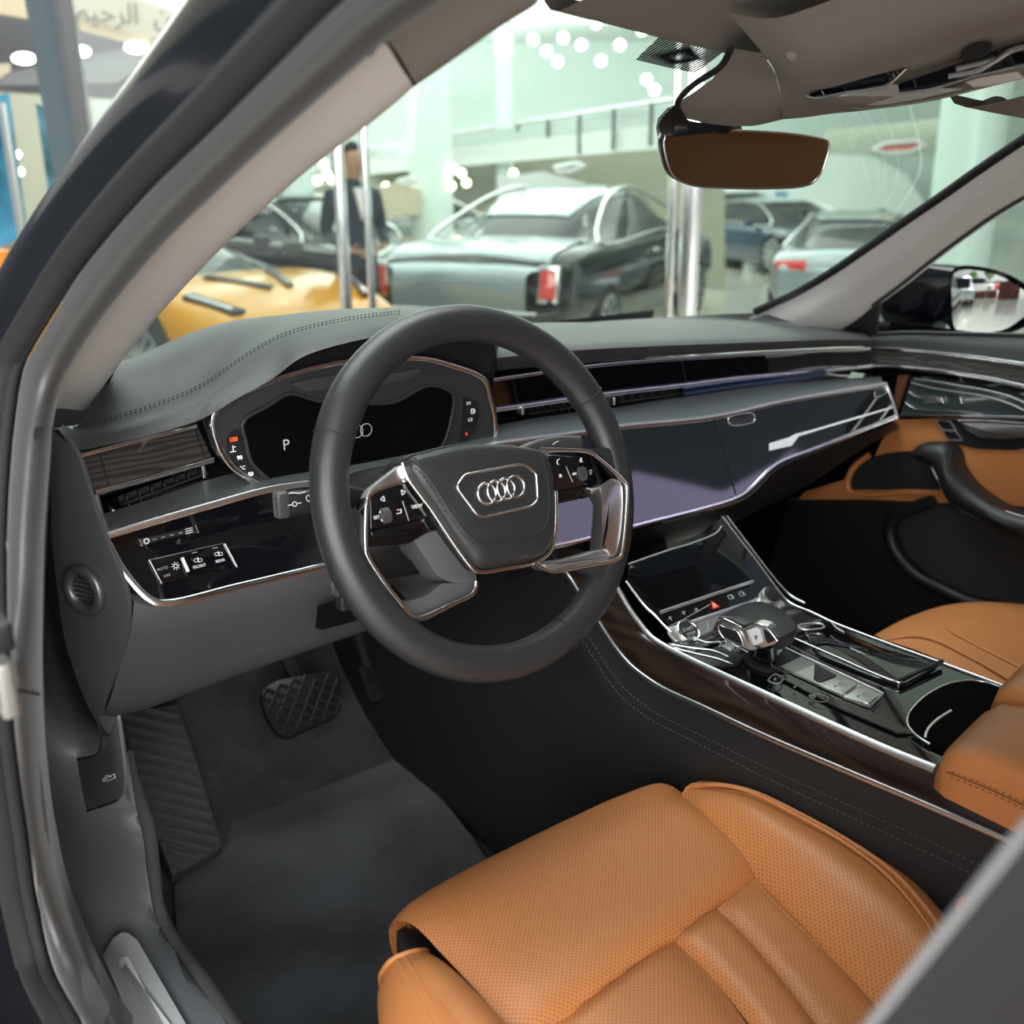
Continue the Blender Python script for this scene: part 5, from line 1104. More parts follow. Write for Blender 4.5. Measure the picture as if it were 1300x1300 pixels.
va = PX([(1212,133),(1245,139),(1275,144),(1320,152)], x=.30); va = [P(1212,132,x=.16), P(1245,139,x=.26), P(1275,144.5,x=.34), P(1325,154,x=.46)]
loft('visor_board', [[p+Vector((0,.01,.012)) for p in va], va, [p+Vector((0,-.015,-.004)) for p in va], [p+Vector((0,-.16,.02)) for p in va]], MT['fabric'], vz2, n=24, sub=4, ang=70)
sweep('visor_clip', [P(1250,134,x=.235), P(1264,129,x=.245), P(1275,133,x=.26)], .006, MT['fabric'], vz2, n=10)
# interior mirror
mo_ = P(945,201,y=.105)
MN = Vector((-.27,-.955,-.13)).normalized(); MXv = Vector((-MN.y, MN.x, 0)).normalized(); MFr = Fr(mo_, MXv, MN.cross(MXv))
if MFr.N.dot(MN) < 0: MFr = Fr(mo_, MXv, -MN.cross(MXv)); MFr.N = MN
rm = thing('rear_view_mirror', mo_, 'frameless rear view mirror below the sensor cover, reflecting an orange seat', 'mirror')
MP = [(840,178),(843,170),(855,166),(900,165),(960,166),(1010,170),(1040,175),(1052,179),(1053,186),(1048,205),(1041,222),(1032,232),(1018,237),(980,239.5),(920,239),(880,236),(862,230),(850,220),(843,200)]
mp = MFr.pxs(MP)
bm = bmesh.new(); ms = catmull(mp, 80, True); cM = sum(ms, Vector())/80
rows = [[cM+(p-cM)*.55-MFr.N*.042 for p in ms], [cM+(p-cM)*.9-MFr.N*.030 for p in ms], [cM+(p-cM)*1.0-MFr.N*.010 for p in ms], ms, [cM+(p-cM)*.985+MFr.N*.002 for p in ms]]
V = grid_bm(bm, rows, closed_u=True); bm.faces.new(V[0]); bm.faces.new(V[-1]); link('housing', bm, MT['gloss'], rm, 60)
prism('mirror_glass', [cM+(p-cM)*.975+MFr.N*.0026 for p in ms], -MFr.N*.001, MT['dimmirror'], rm)
sweep('glass_edge', [cM+(p-cM)*.985+MFr.N*.002 for p in ms], .0014, MT['chrome'], rm, n=80, closed=True, raw=True)
mt_ = [P(900,152,x=.01), P(905,165,x=.0)]; sweep('mount', [P(915,150,x=.0)+Vector((0,.02,.01)), cM+Vector((0,.03,.03)), cM-MFr.N*.03], .016, MT['black'], rm, n=10)
loft('mount_shroud', [[P(835,160,x=-.06), P(842,148,x=-.06), P(858,132,x=-.065)], [P(842,172,x=-.05), P(858,162,x=-.04), P(872,152,x=-.03)], [P(905,168,x=-.02), P(915,163,x=-.01), P(925,160,x=.0)]], MT['black'], rm, n=12, sub=3)
# ================================================================ glass
ge = [Vector((.672,.55,1.02)), Vector((.66,.47,1.055)), Vector((.647,.363,1.113)), Vector((.621,.2,1.216)), Vector((.592,.02,1.335)), Vector((.57,-.10,1.41))]
bow = [.26,.25,.23,.19,.15,.12]; rows = []
for p, b in zip(ge, bow):
    rows.append([Vector((p.x*s, p.y+b*(1-s*s), p.z+.03*(1-s*s))) for s in [-1+2*i/12 for i in range(13)]])
ws_ = loft('windscreen', rows, MT['glass'], None, n=30, sub=3); tag(ws_, 'large clear laminated windscreen above the dashboard', 'windscreen')
dot = bpy.data.materials.new('dot_print'); dot.use_nodes = True; nt = dot.node_tree; nt.nodes.clear()
o = nt.nodes.new('ShaderNodeOutputMaterial'); mx = nt.nodes.new('ShaderNodeMixShader'); tr_ = nt.nodes.new('ShaderNodeBsdfTransparent'); df = nt.nodes.new('ShaderNodeBsdfDiffuse'); df.inputs[0].default_value = (.02,.02,.022,1)
tcn = nt.nodes.new('ShaderNodeTexCoord'); wv = nt.nodes.new('ShaderNodeTexWave'); wv.inputs['Scale'].default_value = 105; wv.bands_direction = 'DIAGONAL'; cr = nt.nodes.new('ShaderNodeValToRGB'); cr.color_ramp.elements[0].position = .40; cr.color_ramp.elements[1].position = .5
nt.links.new(tcn.outputs['Object'], wv.inputs[0]); nt.links.new(wv.outputs['Fac'], cr.inputs[0]); nt.links.new(cr.outputs[0], mx.inputs[0]); nt.links.new(tr_.outputs[0], mx.inputs[1]); nt.links.new(df.outputs[0], mx.inputs[2]); nt.links.new(mx.outputs[0], o.inputs[0])
def GW(p):  # windscreen surface
    for i in range(len(ge)-1):
        a, b = ge[i], ge[i+1]
        if p.z <= b.z+.03 or i == len(ge)-2:
            t = (p.z-.02-a.z)/(b.z-a.z); s = p.x/(a.x+(b.x-a.x)*t); return p.y-(a.y+(b.y-a.y)*t+(bow[i]+(bow[i+1]-bow[i])*t)*(1-s*s))+.012
for q in ([(808,76),(814,69),(843,42),(885,52),(925,62),(905,76),(884,93),(850,86)], [(833,163),(836,150),(848,137),(858,133),(868,148),(845,166),(836,176)]):
    prism('dot_screen', [p for p in PL(q, GW)], (0,.001,0), dot, ws_)
# ================================================================ passenger door
door = thing('passenger_door', (.72,.0,.7), 'closed far front door with grey wood, chrome strips and orange leather lining', 'car door')
XD = .72
upD = PX([(1107,427),(1150,425),(1200,426),(1250,427),(1320,429)], x=.76)
up2 = PX([(1100,432),(1150,431),(1200,433),(1250,437),(1320,441)], x=.735)
c1 = PX([(1098,442),(1134,443),(1170,446),(1200,449),(1230,452),(1260,456),(1300,462),(1330,466)], x=XD)
c2 = PX([(1100,465),(1130,464.5),(1160,467),(1190,470),(1220,474),(1245,478),(1270,483),(1300,490),(1330,497)], x=XD)
loft('window_ledge', [[p+Vector((.06,0,-.01)) for p in upD], upD, up2, c1], MT['dash'], door, n=40, sub=4)
sweep('window_seal', [p+Vector((.004,0,.003)) for p in upD], .004, MT['soft'], door, n=30)
sweep('chrome_strip', [p+Vector((-.003,0,0)) for p in c1], prof_rect(.0032,.003), MT['chrome'], door, n=40, up=(0,0,1))
sweep('chrome_strip', [p+Vector((-.003,0,0)) for p in c2], prof_rect(.0036,.003), MT['chrome'], door, n=40, up=(0,0,1))
loft('wood_panel', [c1, c2], MT['woodd'], door, n=40)
def D(pts, x=XD): return PX(pts, x=x)
prism('gloss_fill', D([(1104,466),(1160,468),(1220,475),(1270,484),(1330,497),(1330,540),(1140,532),(1118,520),(1108,490)], XD+.012), (.02,0,0), MT['gloss'], door)
prism('brown_corner', D([(1140,476),(1153,476),(1139,521),(1135,505)], XD+.004), (.006,0,0), mat('brown_leather', (.16,.06,.03), .5), door)
sw_ = prism('seat_switch_panel', D([(1158,479),(1200,484),(1240,492),(1280,500),(1330,516),(1330,533),(1250,530),(1142,528),(1147,516),(1152,500)], XD+.003), (.01,0,0), mat('green_grey_gloss', (.05,.07,.07), .12, coat=1), door)
sweep('switch_trim', D([(1161,481),(1190,485),(1220,490),(1250,495),(1280,503),(1300,511),(1330,522)], XD-.001), prof_rect(.0018,.0015), MT['satin'], sw_, n=30, up=(0,0,1))
sweep('switch_trim', D([(1157,486),(1180,492),(1210,497),(1250,503),(1280,512),(1300,521)], XD-.001), prof_rect(.0013,.0013), MT['satin'], sw_, n=30, up=(0,0,1))
sweep('switch_trim', D([(1153,497),(1165,504),(1190,505),(1196,511)], XD-.001), prof_rect(.0012,.0012), MT['satin'], sw_, n=20, up=(0,0,1))
sweep('switch_trim', D([(1149,511),(1158,518),(1180,522),(1215,523),(1248,526)], XD-.001), prof_rect(.0018,.0014), MT['chrome'], sw_, n=24, up=(0,0,1))
sweep('switch_trim', D([(1142,528),(1180,528),(1250,528.5),(1330,530)], XD-.001), prof_rect(.0024,.002), MT['chrome'], sw_, n=24, up=(0,0,1))
for u in (1196, 1220): sweep('switch_key', D([(u-1,504),(u+1,512)], XD-.002), prof_rect(.0016,.002), MT['chrome'], sw_, n=3)
prism('switch_key', D([(1172,504),(1188,505),(1194,511),(1174,513)], XD+.001), (.004,0,0), MT['silver'], sw_, bev=.0006)
OR = [(1100,600),(1118,560),(1135,533),(1190,531),(1260,531),(1330,533),(1330,645),(1270,643),(1230,641),(1100,635),(1010,636),(1020,625),(1060,612)]
prism('leather_panel', D(OR, XD+.008), (.02,0,0), MT['orange'], door, bev=.004)
prism('door_pocket', D([(1078,622),(1080,610),(1090,592),(1105,581),(1125,575),(1160,572),(1180,580),(1196,612),(1192,624),(1150,622)], XD+.006), (.012,0,0), MT['matte'], door, rnd=.02)
sweep('pocket_rim', D([(1192,626),(1150,625),(1080,625),(1076,612),(1085,592),(1103,578)], XD+.004), .006, MT['orange'], door, n=30)
lk = prism('latch_surround', D([(1186,533),(1206,533),(1330,533),(1330,560),(1290,572),(1240,570),(1204,561)], XD+.004), (.01,0,0), MT['black'], door, rnd=.01)
hn = prism('door_opener', D([(1216,535),(1300,539),(1330,541),(1330,548),(1296,556),(1270,558),(1244,556),(1228,548)], XD-.006), (.01,0,0), MT['satin'], door, bev=.003, rnd=.006)
sweep('opener_edge', D([(1216,534),(1260,535),(1300,538),(1330,540)], XD-.008), prof_rect(.0022,.002), MT['chrome'], hn, n=14, up=(0,0,1))
for v in (0, 13): sweep('lock_key', D([(1188+v*.6,534+v),(1206+v*.6,535+v),(1214+v*.6,546+v),(1196+v*.6,546+v)], XD+.002), prof_rect(.0010,.001), MT['satin'], lk, n=24, closed=True, lin=True)
# pull handle that becomes the armrest
hu = D([(1158,574),(1165,566),(1180,563),(1198,567),(1206,577),(1209,592),(1222,612),(1245,632),(1275,649),(1300,657),(1345,668)], XD-.045)
hlw = D([(1160,578),(1168,586),(1178,590),(1186,598),(1192,614),(1203,635),(1218,648),(1242,660),(1270,673),(1300,685),(1345,703)], XD-.045)
mid_ = [a.lerp(b, .5)+Vector((-.014,0,0)) for a, b in zip(catmull(hu, 30), catmull(hlw, 30))]
loft('pull_handle', [[p+Vector((.045,0,-.004)) for p in hu], hu, mid_, hlw, [p+Vector((.045,0,.002)) for p in hlw]], MT['black'], door, n=50, sub=4)
sweep('handle_edge', D([(1182,592),(1189,606),(1203,630),(1222,648),(1255,663),(1300,681),(1345,699)], XD-.050), prof_rect(.002,.002), MT['satin'], door, n=40, up=(-1,0,0))
sweep('handle_edge', D([(1262,644),(1285,652),(1345,668)], XD-.042), prof_rect(.0014,.0014), MT['satin'], door, n=16, up=(-1,0,0))
prism('lower_panel', D([(1000,634),(1100,634),(1230,640),(1345,646),(1345,1000),(900,1000)], XD+.006), (.02,0,0), MT['black'], door, bev=.004)
spk = D([(1185,637),(1160,645),(1140,655),(1131,666),(1130,680),(1140,705),(1165,732),(1195,748),(1225,762),(1270,775),(1345,790)], XD-.004)
sweep('speaker_rim', spk, .012, MT['black'], door, n=50)
prism('speaker_cover', D([(1185,645),(1160,652),(1143,662),(1140,674),(1152,704),(1180,731),(1230,754),(1345,780),(1345,650)], XD-.002), (.01,0,0), mat('speaker_cloth', (.018,.018,.018), .7, bump=.5, bscale=900), door)
# side window glass
gs_ = loft('side_window', [PX([(1105,428),(1320,429)], x=.765), [Vector((.70,.25,1.20)), Vector((.68,-.4,1.34))]], MT['sideglass'], None, n=8); tag(gs_, 'clear glass of the passenger door window', 'car window')
qt = thing('window_triangle', (.74,.33,1.04), 'black triangle cover at the foot of the far windscreen pillar', 'trim')
prism('cover', PX([(1064,421),(1090,404),(1117,382),(1113,405),(1112,426),(1080,425)], x=.735), (.008,0,0), MT['black'], qt, bev=.001)
# wing mirror
wm = thing('wing_mirror', P(1210,385,x=1.0), 'glossy black wing mirror outside the passenger window reflecting a bright street', 'wing mirror')
wo = P(1255,385,x=1.02)
WN = Vector((-.445,-.893,.067)).normalized(); WX = Vector((-WN.y, WN.x, 0)).normalized(); WFr = Fr(wo, WX, Vector((0,0,1))); 
if WFr.N.dot(WN) < 0: WFr.N = -WFr.N
GLp = [(1210,352),(1214,346),(1224,342.5),(1245,344),(1268,350),(1290,362),(1310,378),(1316,392),(1300,403),(1280,416),(1262,421),(1230,422),(1216,420),(1211,412),(1209,385)]
gl_ = WFr.pxs(GLp)
HOp = [(1206,352),(1210,342),(1222,337.5),(1247,339),(1272,345),(1297,357),(1320,374),(1328,392),(1310,410),(1285,422),(1262,427),(1228,428),(1212,426),(1207,414),(1205,385)]
ho_ = catmull(WFr.pxs(HOp), 70, True); cH = sum(ho_, Vector())/70
fwd = Vector((-.10,.95,0)).normalized()
def sh(p, k, f, dz=0): q = cH+(p-cH)*k; return q+fwd*f+Vector((0,0,dz))
bm = bmesh.new(); V = grid_bm(bm, [[sh(p,.965,.004) for p in ho_], ho_, [sh(p,1.03,.05) for p in ho_], [sh(p,.92,.14,-.004) for p in ho_], [sh(p,.6,.20,-.008) for p in ho_], [sh(p,.12,.225,-.01) for p in ho_]], closed_u=True); bm.faces.new(V[-1])
link('housing', bm, MT['paint'], wm, 70)
bm = bmesh.new(); gsmo = catmull(gl_, 64, True); cG = sum(gsmo, Vector())/64; Rm = .75
def bulge(p):
    x, y, _ = WFr.loc(p); cx, cy, _ = WFr.loc(cG); r2 = (x-cx)**2+(y-cy)**2; return p-WFr.N*(Rm-math.sqrt(Rm*Rm-r2))+WFr.N*.003
rows = [[bulge(cG+(p-cG)*k) for p in gsmo] for k in [1-i/14 for i in range(14)]]
V = grid_bm(bm, rows, closed_u=True); c0v = bm.verts.new(bulge(cG))
for i in range(64): bm.faces.new([V[-1][i], V[-1][(i+1) % 64], c0v])
link('mirror_glass', bm, MT['mirror'], wm, 180)
fa = P(1160,380,x=.93)
hp_ = [(1121,384),(1126,372),(1145,355),(1170,345),(1205,340),(1210,350),(1206,400),(1200,411),(1170,406),(1135,402),(1124,397)]
hA = PX(hp_, x=.98); 
prism('housing_face', hA, (.03,.02,0), MT['paint'], wm, bev=.006, rnd=.012)
prism('housing_base', PX([(1126,401),(1180,405),(1205,412),(1212,420),(1190,419),(1128,416)], x=.97), (.03,.02,0), mat('brown_reflecting_plastic', (.035,.02,.012), .25), wm, bev=.003)
sweep('foot', [P(1190,414,x=.96), P(1196,425,x=.86), P(1150,440,x=.78)], .012, MT['black'], wm, n=10)
prism('chrome_tip', PX([(1184,411),(1194,412),(1200,419),(1188,419)], x=.955), (.004,0,0), MT['chrome'], wm, rnd=.002)
# passenger seat back (seen in the rear view mirror)
sbk = [[Vector((x, -.62-.16*k, .62+.60*k)) for x in (.13,.18,.38,.58,.63)] for k in (0,.25,.5,.75,1.0)]
for k, r in enumerate(sbk):
    for i in (1, 2, 3): r[i] += Vector((0,.05,.0))
loft('backrest', sbk+[[p+Vector((0,-.12,-.02)) for p in sbk[-1]]]+[[p+Vector((0,-.12,0)) for p in sbk[0]]], MT['orange'], ps, n=30, sub=4, ang=70)
rbox('headrest', (.38,-.84,1.31), (.27,.09,.17), MT['orange'], ps, .035)
# ================================================================ closing the cabin: bulkhead, tunnel, far sill
blk = thing('bulkhead', (0,1.0,.6), 'black lining of the front bulkhead hidden in the dark footwells', 'car body')
loft('lining', [[Vector((x,1.02,.26)) for x in (-.80,.80)], [Vector((x,1.02,.70)) for x in (-.80,.80)], [Vector((x,.95,.99)) for x in (-.80,.80)]], MT['matte'], blk, n=6)
loft('side_lining', [[Vector((-.70,y,.27)) for y in (.2,1.02)], [Vector((-.70,y,.98)) for y in (.25,1.02)]], MT['carpet'], blk, n=6)
loft('tunnel', [[Vector((-.136,y,.26)) for y in (-.95,1.02)], [Vector((-.128,y,.60)) for y in (-.95,1.02)], [Vector((-.126,y,.74)) for y in (.20,1.02)]][:2], MT['side'], blk, n=6)
loft('tunnel', [[Vector((.148,y,.26)) for y in (-.95,1.02)], [Vector((.12,y,.60)) for y in (-.95,1.02)]], MT['matte'], blk, n=6)
loft('tunnel', [[Vector((-.128,.18,.60)), Vector((-.128,1.02,.60))], [Vector((-.122,.24,.80)), Vector((-.12,.98,.85))]], MT['side'], blk, n=6)
loft('tunnel', [[Vector((.12,.18,.60)), Vector((.12,1.02,.60))], [Vector((.12,.24,.80)), Vector((.12,.98,.85))]], MT['matte'], blk, n=6)
# front wing and bonnet of the car, below the windscreen; far side body below the windows
bon = loft('bonnet', [[Vector((x,.80-.20*(x/.7)**2,.94)) for x in (-.74,-.4,0,.4,.74)], [Vector((x,1.3,.83)) for x in (-.86,-.4,0,.4,.86)], [Vector((x,1.9,.68)) for x in (-.86,-.4,0,.4,.86)], [Vector((x,2.2,.48)) for x in (-.84,-.4,0,.4,.84)]], MT['paint'], body, n=24, sub=5)
loft('front_wing', [[Vector((-.80,.35,.95)), Vector((-.86,1.3,.83)), Vector((-.86,1.9,.68))], [Vector((-.90,.35,.80)), Vector((-.95,1.3,.70)), Vector((-.93,1.9,.55))], [Vector((-.88,.35,.3)), Vector((-.93,1.3,.3)), Vector((-.92,1.9,.3))]], MT['paint'], body, n=16, sub=4)
loft('far_side', [[Vector((.80,y,.2)) for y in (-1.9,.4)], [Vector((.92,y,.5)) for y in (-1.9,.4)], [Vector((.86,y,.95)) for y in (-1.9,.4)], [Vector((.785,y,1.03)) for y in (-1.9,.4)]], MT['paint'], body, n=8, sub=3)
loft('front_wing', [[Vector((.80,.35,.95)), Vector((.86,1.3,.83)), Vector((.86,1.9,.68))], [Vector((.90,.35,.80)), Vector((.95,1.3,.70)), Vector((.93,1.9,.55))], [Vector((.88,.35,.3)), Vector((.93,1.3,.3)), Vector((.92,1.9,.3))]], MT['paint'], body, n=16, sub=4)
loft('rear_pillar', [[Vector((.78,y,1.0)) for y in (-.95,-.75)], [Vector((.60,y,1.42)) for y in (-.95,-.80)]], MT['black'], body, n=6)
loft('rear_door', [[Vector((.74,y,.25)) for y in (-1.95,-.80)], [Vector((.74,y,.95)) for y in (-1.95,-.80)], [Vector((.72,y,1.02)) for y in (-1.95,-.80)]], MT['orange'], body, n=8)
loft('rear_quarter', [[Vector((.72,y,1.02)) for y in (-1.95,-1.35)], [Vector((.62,y,1.42)) for y in (-1.9,-1.55)]], MT['black'], body, n=8)
loft('rear_bench', [[Vector((x,-1.45,.62)) for x in (-.6,.6)], [Vector((x,-1.7,.70)) for x in (-.6,.6)], [Vector((x,-1.85,1.05)) for x in (-.6,.6)], [Vector((x,-1.9,1.15)) for x in (-.6,.6)]], MT['orange'], body, n=8, sub=3)
loft('rear_closing_wall', [[Vector((x,-1.95,.2)) for x in (-.8,.8)], [Vector((x,-1.95,1.05)) for x in (-.8,.8)], [Vector((x,-1.8,1.46)) for x in (-.66,.66)]], MT['fabric'], body, n=6)  # carried up to the roof without a window to darken cabin reflections
loft('rear_floor', [[Vector((x,-1.95,.25)) for x in (-.8,.8)], [Vector((x,-.9,.25)) for x in (-.8,.8)]], MT['carpet'], body, n=6)
loft('under_floor', [[Vector((x,-1.95,.18)) for x in (-.85,.85)], [Vector((x,1.1,.18)) for x in (-.85,.85)]], MT['matte'], body, n=6)
# ================================================================ the showroom
FZ = -.35
Fh = Vector((_F.x, _F.y, 0)).normalized(); Rh = Vector((Fh.y, -Fh.x, 0)); UP = Vector((0,0,1))
def B(u, v, Dd): return PS(u, v, lambda p: (p-CAM_C).dot(Fh)-Dd, lo=.1, hi=Dd*2)
def G(u, Dd, z=FZ): p = B(u, 220, Dd); return Vector((p.x, p.y, z))
def H(a, b, z): return Vector((CAM_C.x, CAM_C.y, 0))+Rh*a+Fh*b+UP*z      # hall axes: right, ahead, height
wallm = mat('pale_green_white_plaster', (.74,.83,.80), .8); ceilm = mat('white_ceiling', (.80,.86,.84), .8); floorm = mat('polished_beige_tile', (.58,.55,.48), .15, coat=.4)
olive = mat('olive_beige_wall', (.36,.36,.28), .7); beige = mat('beige_fascia', (.62,.54,.40), .7); dgrey = mat('dark_grey_soffit', (.10,.10,.11), .6)
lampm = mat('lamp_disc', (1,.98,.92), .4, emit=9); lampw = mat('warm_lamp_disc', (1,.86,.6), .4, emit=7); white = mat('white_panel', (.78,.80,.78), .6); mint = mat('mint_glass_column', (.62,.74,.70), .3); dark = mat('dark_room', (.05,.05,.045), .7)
def setm(o): o['kind'] = 'structure'; return o
setm(prism('floor', [H(-16,-12,FZ), H(24,-12,FZ), H(24,30,FZ), H(-16,30,FZ)], (0,0,-.1), floorm))
setm(prism('wall_back', [H(-16,26,FZ), H(24,26,FZ), H(24,26,6), H(-16,26,6)], Fh*.3, wallm))
setm(prism('ceiling', [H(-7.5,3.2,4.1), H(22,6,4.1), H(22,26,4.1), H(-7.5,26,4.1)], (0,0,.2), ceilm))
setm(prism('wall_right', [H(20,5,FZ), H(20,26,FZ), H(20,26,4.3), H(20,5,4.3)], Rh*.3, white))
plinth = prism('display_plinth', [Vector((-.75,-1.8,.0)), Vector((.75,-1.8,.0)), Vector((.75,1.9,.0)), Vector((-.75,1.9,.0))], (0,0,FZ), dgrey); tag(plinth, 'low dark plinth carrying the black car', 'plinth')
for x, y in ((-.7,-1.5),(.7,-1.5),(-.7,1.5),(.7,1.5)):
    F_ = Fr((x*1.15,y,.16), (0,1,0), (0,0,1)); ring('tyre', F_, 0, 0, .24, .09, MT['matte'], body, n=32)
# mezzanine: white fascia coming nearer to the right, dark gap and railing
def slab(name, pts, m, dep=.3, label=None, cat=None):
    o = prism(name, [B(u, v, d) for u, v, d in pts], Fh*dep, m)
    if label: tag(o, label, cat)
    else: setm(o)
    return o
slab('trim_1', [(380,212,21),(905,150,13),(905,182,13),(380,230,21)], white, .4)
slab('trim_2', [(380,196,21.2),(905,128,13.2),(905,150,13.1),(380,212,21.1)], mat('pale_grey_parapet', (.42,.46,.44), .6), .2)
rail = sweep('gallery_railing', [B(440,194,20.8), B(650,158,16.6), B(880,122,13.0)], .025, MT['satin'], None, n=10); tag(rail, 'thin steel railing along the gallery above the cars', 'railing')
bm = bmesh.new()
for i in range(14):
    t = i/13; p = B(440,194,20.8).lerp(B(880,122,13.0), t); sweep_bm(bm, [p, p-UP*.5], prof_rect(.02,.02))
link('post', bm, dgrey, rail)
slab('wall_left', [(250,228,22),(920,184,15),(920,420,15),(250,420,22)], olive, .3)
# columns
def column(u, D, r, m, label):
    p = G(u, D); o = sweep('column', [p, p+UP*4.5], prof_round(r, r, 28), m, None, n=3); setm(o); return o
column(547, 15, .30, wallm, ''); column(641, 16.5, .13, wallm, ''); column(372, 12, .22, mint, ''); column(1228, 11.5, .34, mint, '')
# lower rooms: bright openings, signs
slab('wall_shop', [(930,150,25),(1400,100,25),(1400,420,25),(930,420,25)], mat('mint_white_wall', (.60,.70,.66), .7), .2)
slab('trim_3', [(1055,165,19),(1215,148,19),(1215,196,19),(1040,196,19)], mat('olive_soffit', (.28,.31,.25), .7), .2)
arch = prism('arched_panel', [B(u, v, 23.5) for u, v in ((880,400),(880,240),(930,215),(1000,196),(1060,192),(1110,200),(1150,220),(1172,255),(1180,300),(1180,400))], Fh*.1, mat('white_arch_panel', (.72,.80,.77), .6)); tag(arch, 'tall white arched display panel in the shop behind the windscreen', 'panel')
def sign(pts, D, m, label, name='sign', rim=None):
    o = prism(name, [B(u, v, D) for u, v in pts], Fh*.06, m); tag(o, label, 'sign' if name == 'sign' else 'banner')
    if rim: sweep('sign_rim', [B(u, v, D-.02) for u, v in pts], .03, rim, o, n=40, closed=True, lin=True)
    return o
sign([(1108,190),(1125,182),(1165,179),(1175,184),(1155,193),(1125,195)], 18.5, mat('faded_red', (.70,.24,.22), .5), 'faded red lozenge sign with white rim above the arched panel', rim=white)
sign([(705,213),(730,208),(741,211),(725,218),(708,219)], 12.5, mat('faded_red_2', (.60,.28,.24), .5), 'small red sign above the dark coupe roof', rim=white)
sign([(505,230),(525,226),(530,230),(515,234)], 14, mat('faded_red_3', (.60,.28,.24), .5), 'tiny red sign beside the white column', rim=white)
sign([(922,278),(946,277),(946,291),(922,291)], 23.0, mat('orange_sign', (.75,.30,.04), .5), 'orange square sign behind the parked cars')
sign([(985,243),(1000,243),(1000,300),(985,300)], 23.2, mat('blue_banner', (.16,.30,.42), .5), 'narrow blue banner beside the arched panel', name='banner')
can = prism('canopy', [B(u, v, 13.5) for u, v in ((630,226),(690,218),(742,232),(745,246),(640,250))], Fh*.5, white); tag(can, 'white awning seen above the coupe roof', 'awning')
can = prism('canopy', [B(u, v, 14.5) for u, v in ((462,244),(500,232),(532,240),(532,272),(462,280))], Fh*.5, beige); tag(can, 'cream awning beside the white column', 'awning')
def bush(u, v, D, r, label):
    t = thing('potted_shrub', G(u, D), label, 'plant'); c = B(u, v, D); bm = bmesh.new()
    for i in range(260):
        d = Vector((random.gauss(0,1), random.gauss(0,1), random.gauss(0,1))).normalized()*r*random.uniform(.5,1); a = Vector((random.gauss(0,1), random.gauss(0,1), random.gauss(0,1))).normalized()*r*.22; b = a.cross(Vector((random.gauss(0,1), random.gauss(0,1), random.gauss(0,1)))).normalized()*r*.12
        bm.faces.new([bm.verts.new(c+d+q) for q in (a, b, -a, -b)])
    link('foliage', bm, mat('green_leaves', (.07,.16,.05), .6), t, fix=False); sweep('stem', [Vector((c.x,c.y,FZ+.3)), c], .03, dgrey, t, n=4); sweep('pot', [Vector((c.x,c.y,FZ)), Vector((c.x,c.y,FZ+.4))], .2, white, t, n=3)
bush(1042, 292, 18.0, .25, 'small green shrub in front of the arched panel'); bush(962, 287, 18.0, .22, 'small green shrub beside the orange sign'); bush(1118, 279, 18.2, .18, 'pale shrub at the right end of the arched panel')
# ceiling lamps
def lamps(pts, m, group, label, z=None, D=None, r=.16):
    for i, (u, v) in enumerate(pts):
        c = P(u, v, z=z) if z else B(u, v, D)
        if z: F2 = Fr(c, (1,0,0), (0,-1,0))
        else: F2 = Fr(c, Rh, UP)
        o = disc('ceiling_lamp', F2, 0, 0, r, .03, m, None, h=.0 if z is None else .02, n=18)
        tag(o, label, 'lamp', group)
lamps([(635,75),(677,50),(694,65),(708,78),(715,48),(738,57),(787,57),(763,77),(757,29),(815,38),(821,101),(831,114)], lampm, 'round lamps in the hall ceiling', 'round lamp lit in the pale hall ceiling seen through the windscreen', D=17.5, r=.075)
lamps([(410,207),(403,229),(577,215),(586,220),(592,232),(573,236),(560,245),(652,220),(540,214),(490,237),(415,222),(421,228)], lampw, 'small warm lamps under the gallery', 'small warm lamp glowing under the gallery', D=14.8, r=.055)
for i in range(6):
    for j in range(6):
        c = Vector((1.6+i*1.7, 4.6+j*1.7, 4.06)); F2 = Fr(c, (1,0,0), (0,-1,0)); o = disc('ceiling_lamp', F2, 0, 0, .11, .03, lampm, None, h=.02, n=16); tag(o, 'round lamp set in the hall ceiling above the parked cars', 'lamp', 'lamps above the parked cars')
# glass front with polished posts
posts = []
for u0, u1, D, lab in ((422,434,5.2,'bright left edge of one chrome pillar, built as a narrow post'),(459,466,5.2,'bright right edge of one chrome pillar, built as a narrow post'),(853,861,5.6,'slim chrome post left of the broad bright post'),(870,893,5.6,'broad bright chrome post below the rear view mirror')):  # first two posts are one pillar's edges, split around its reflected man
    p0 = G(u0, D); p1 = G(u1, D); o = prism('glass_wall_post', [p0, p1, p1+UP*4.3, p0+UP*4.3], Fh*.10, MT['chrome'], bev=.01); tag(o, lab, 'post')
pane = mat('x', (1,1,1)); bpy.data.materials.remove(pane)
gw = glass('showroom_pane', (.93,.97,.95), base=.015, k=.25)
for k, (ua, Da, ub_, Db) in enumerate(((466,5.2,853,5.6),(893,5.6,1400,6.0),(120,5.0,422,5.2))):
    a, b = G(ua, Da), G(ub_, Db); o = prism('window_%d' % (k+1), [a, b, b+UP*4.3, a+UP*4.3], Fh*.01, gw); setm(o)
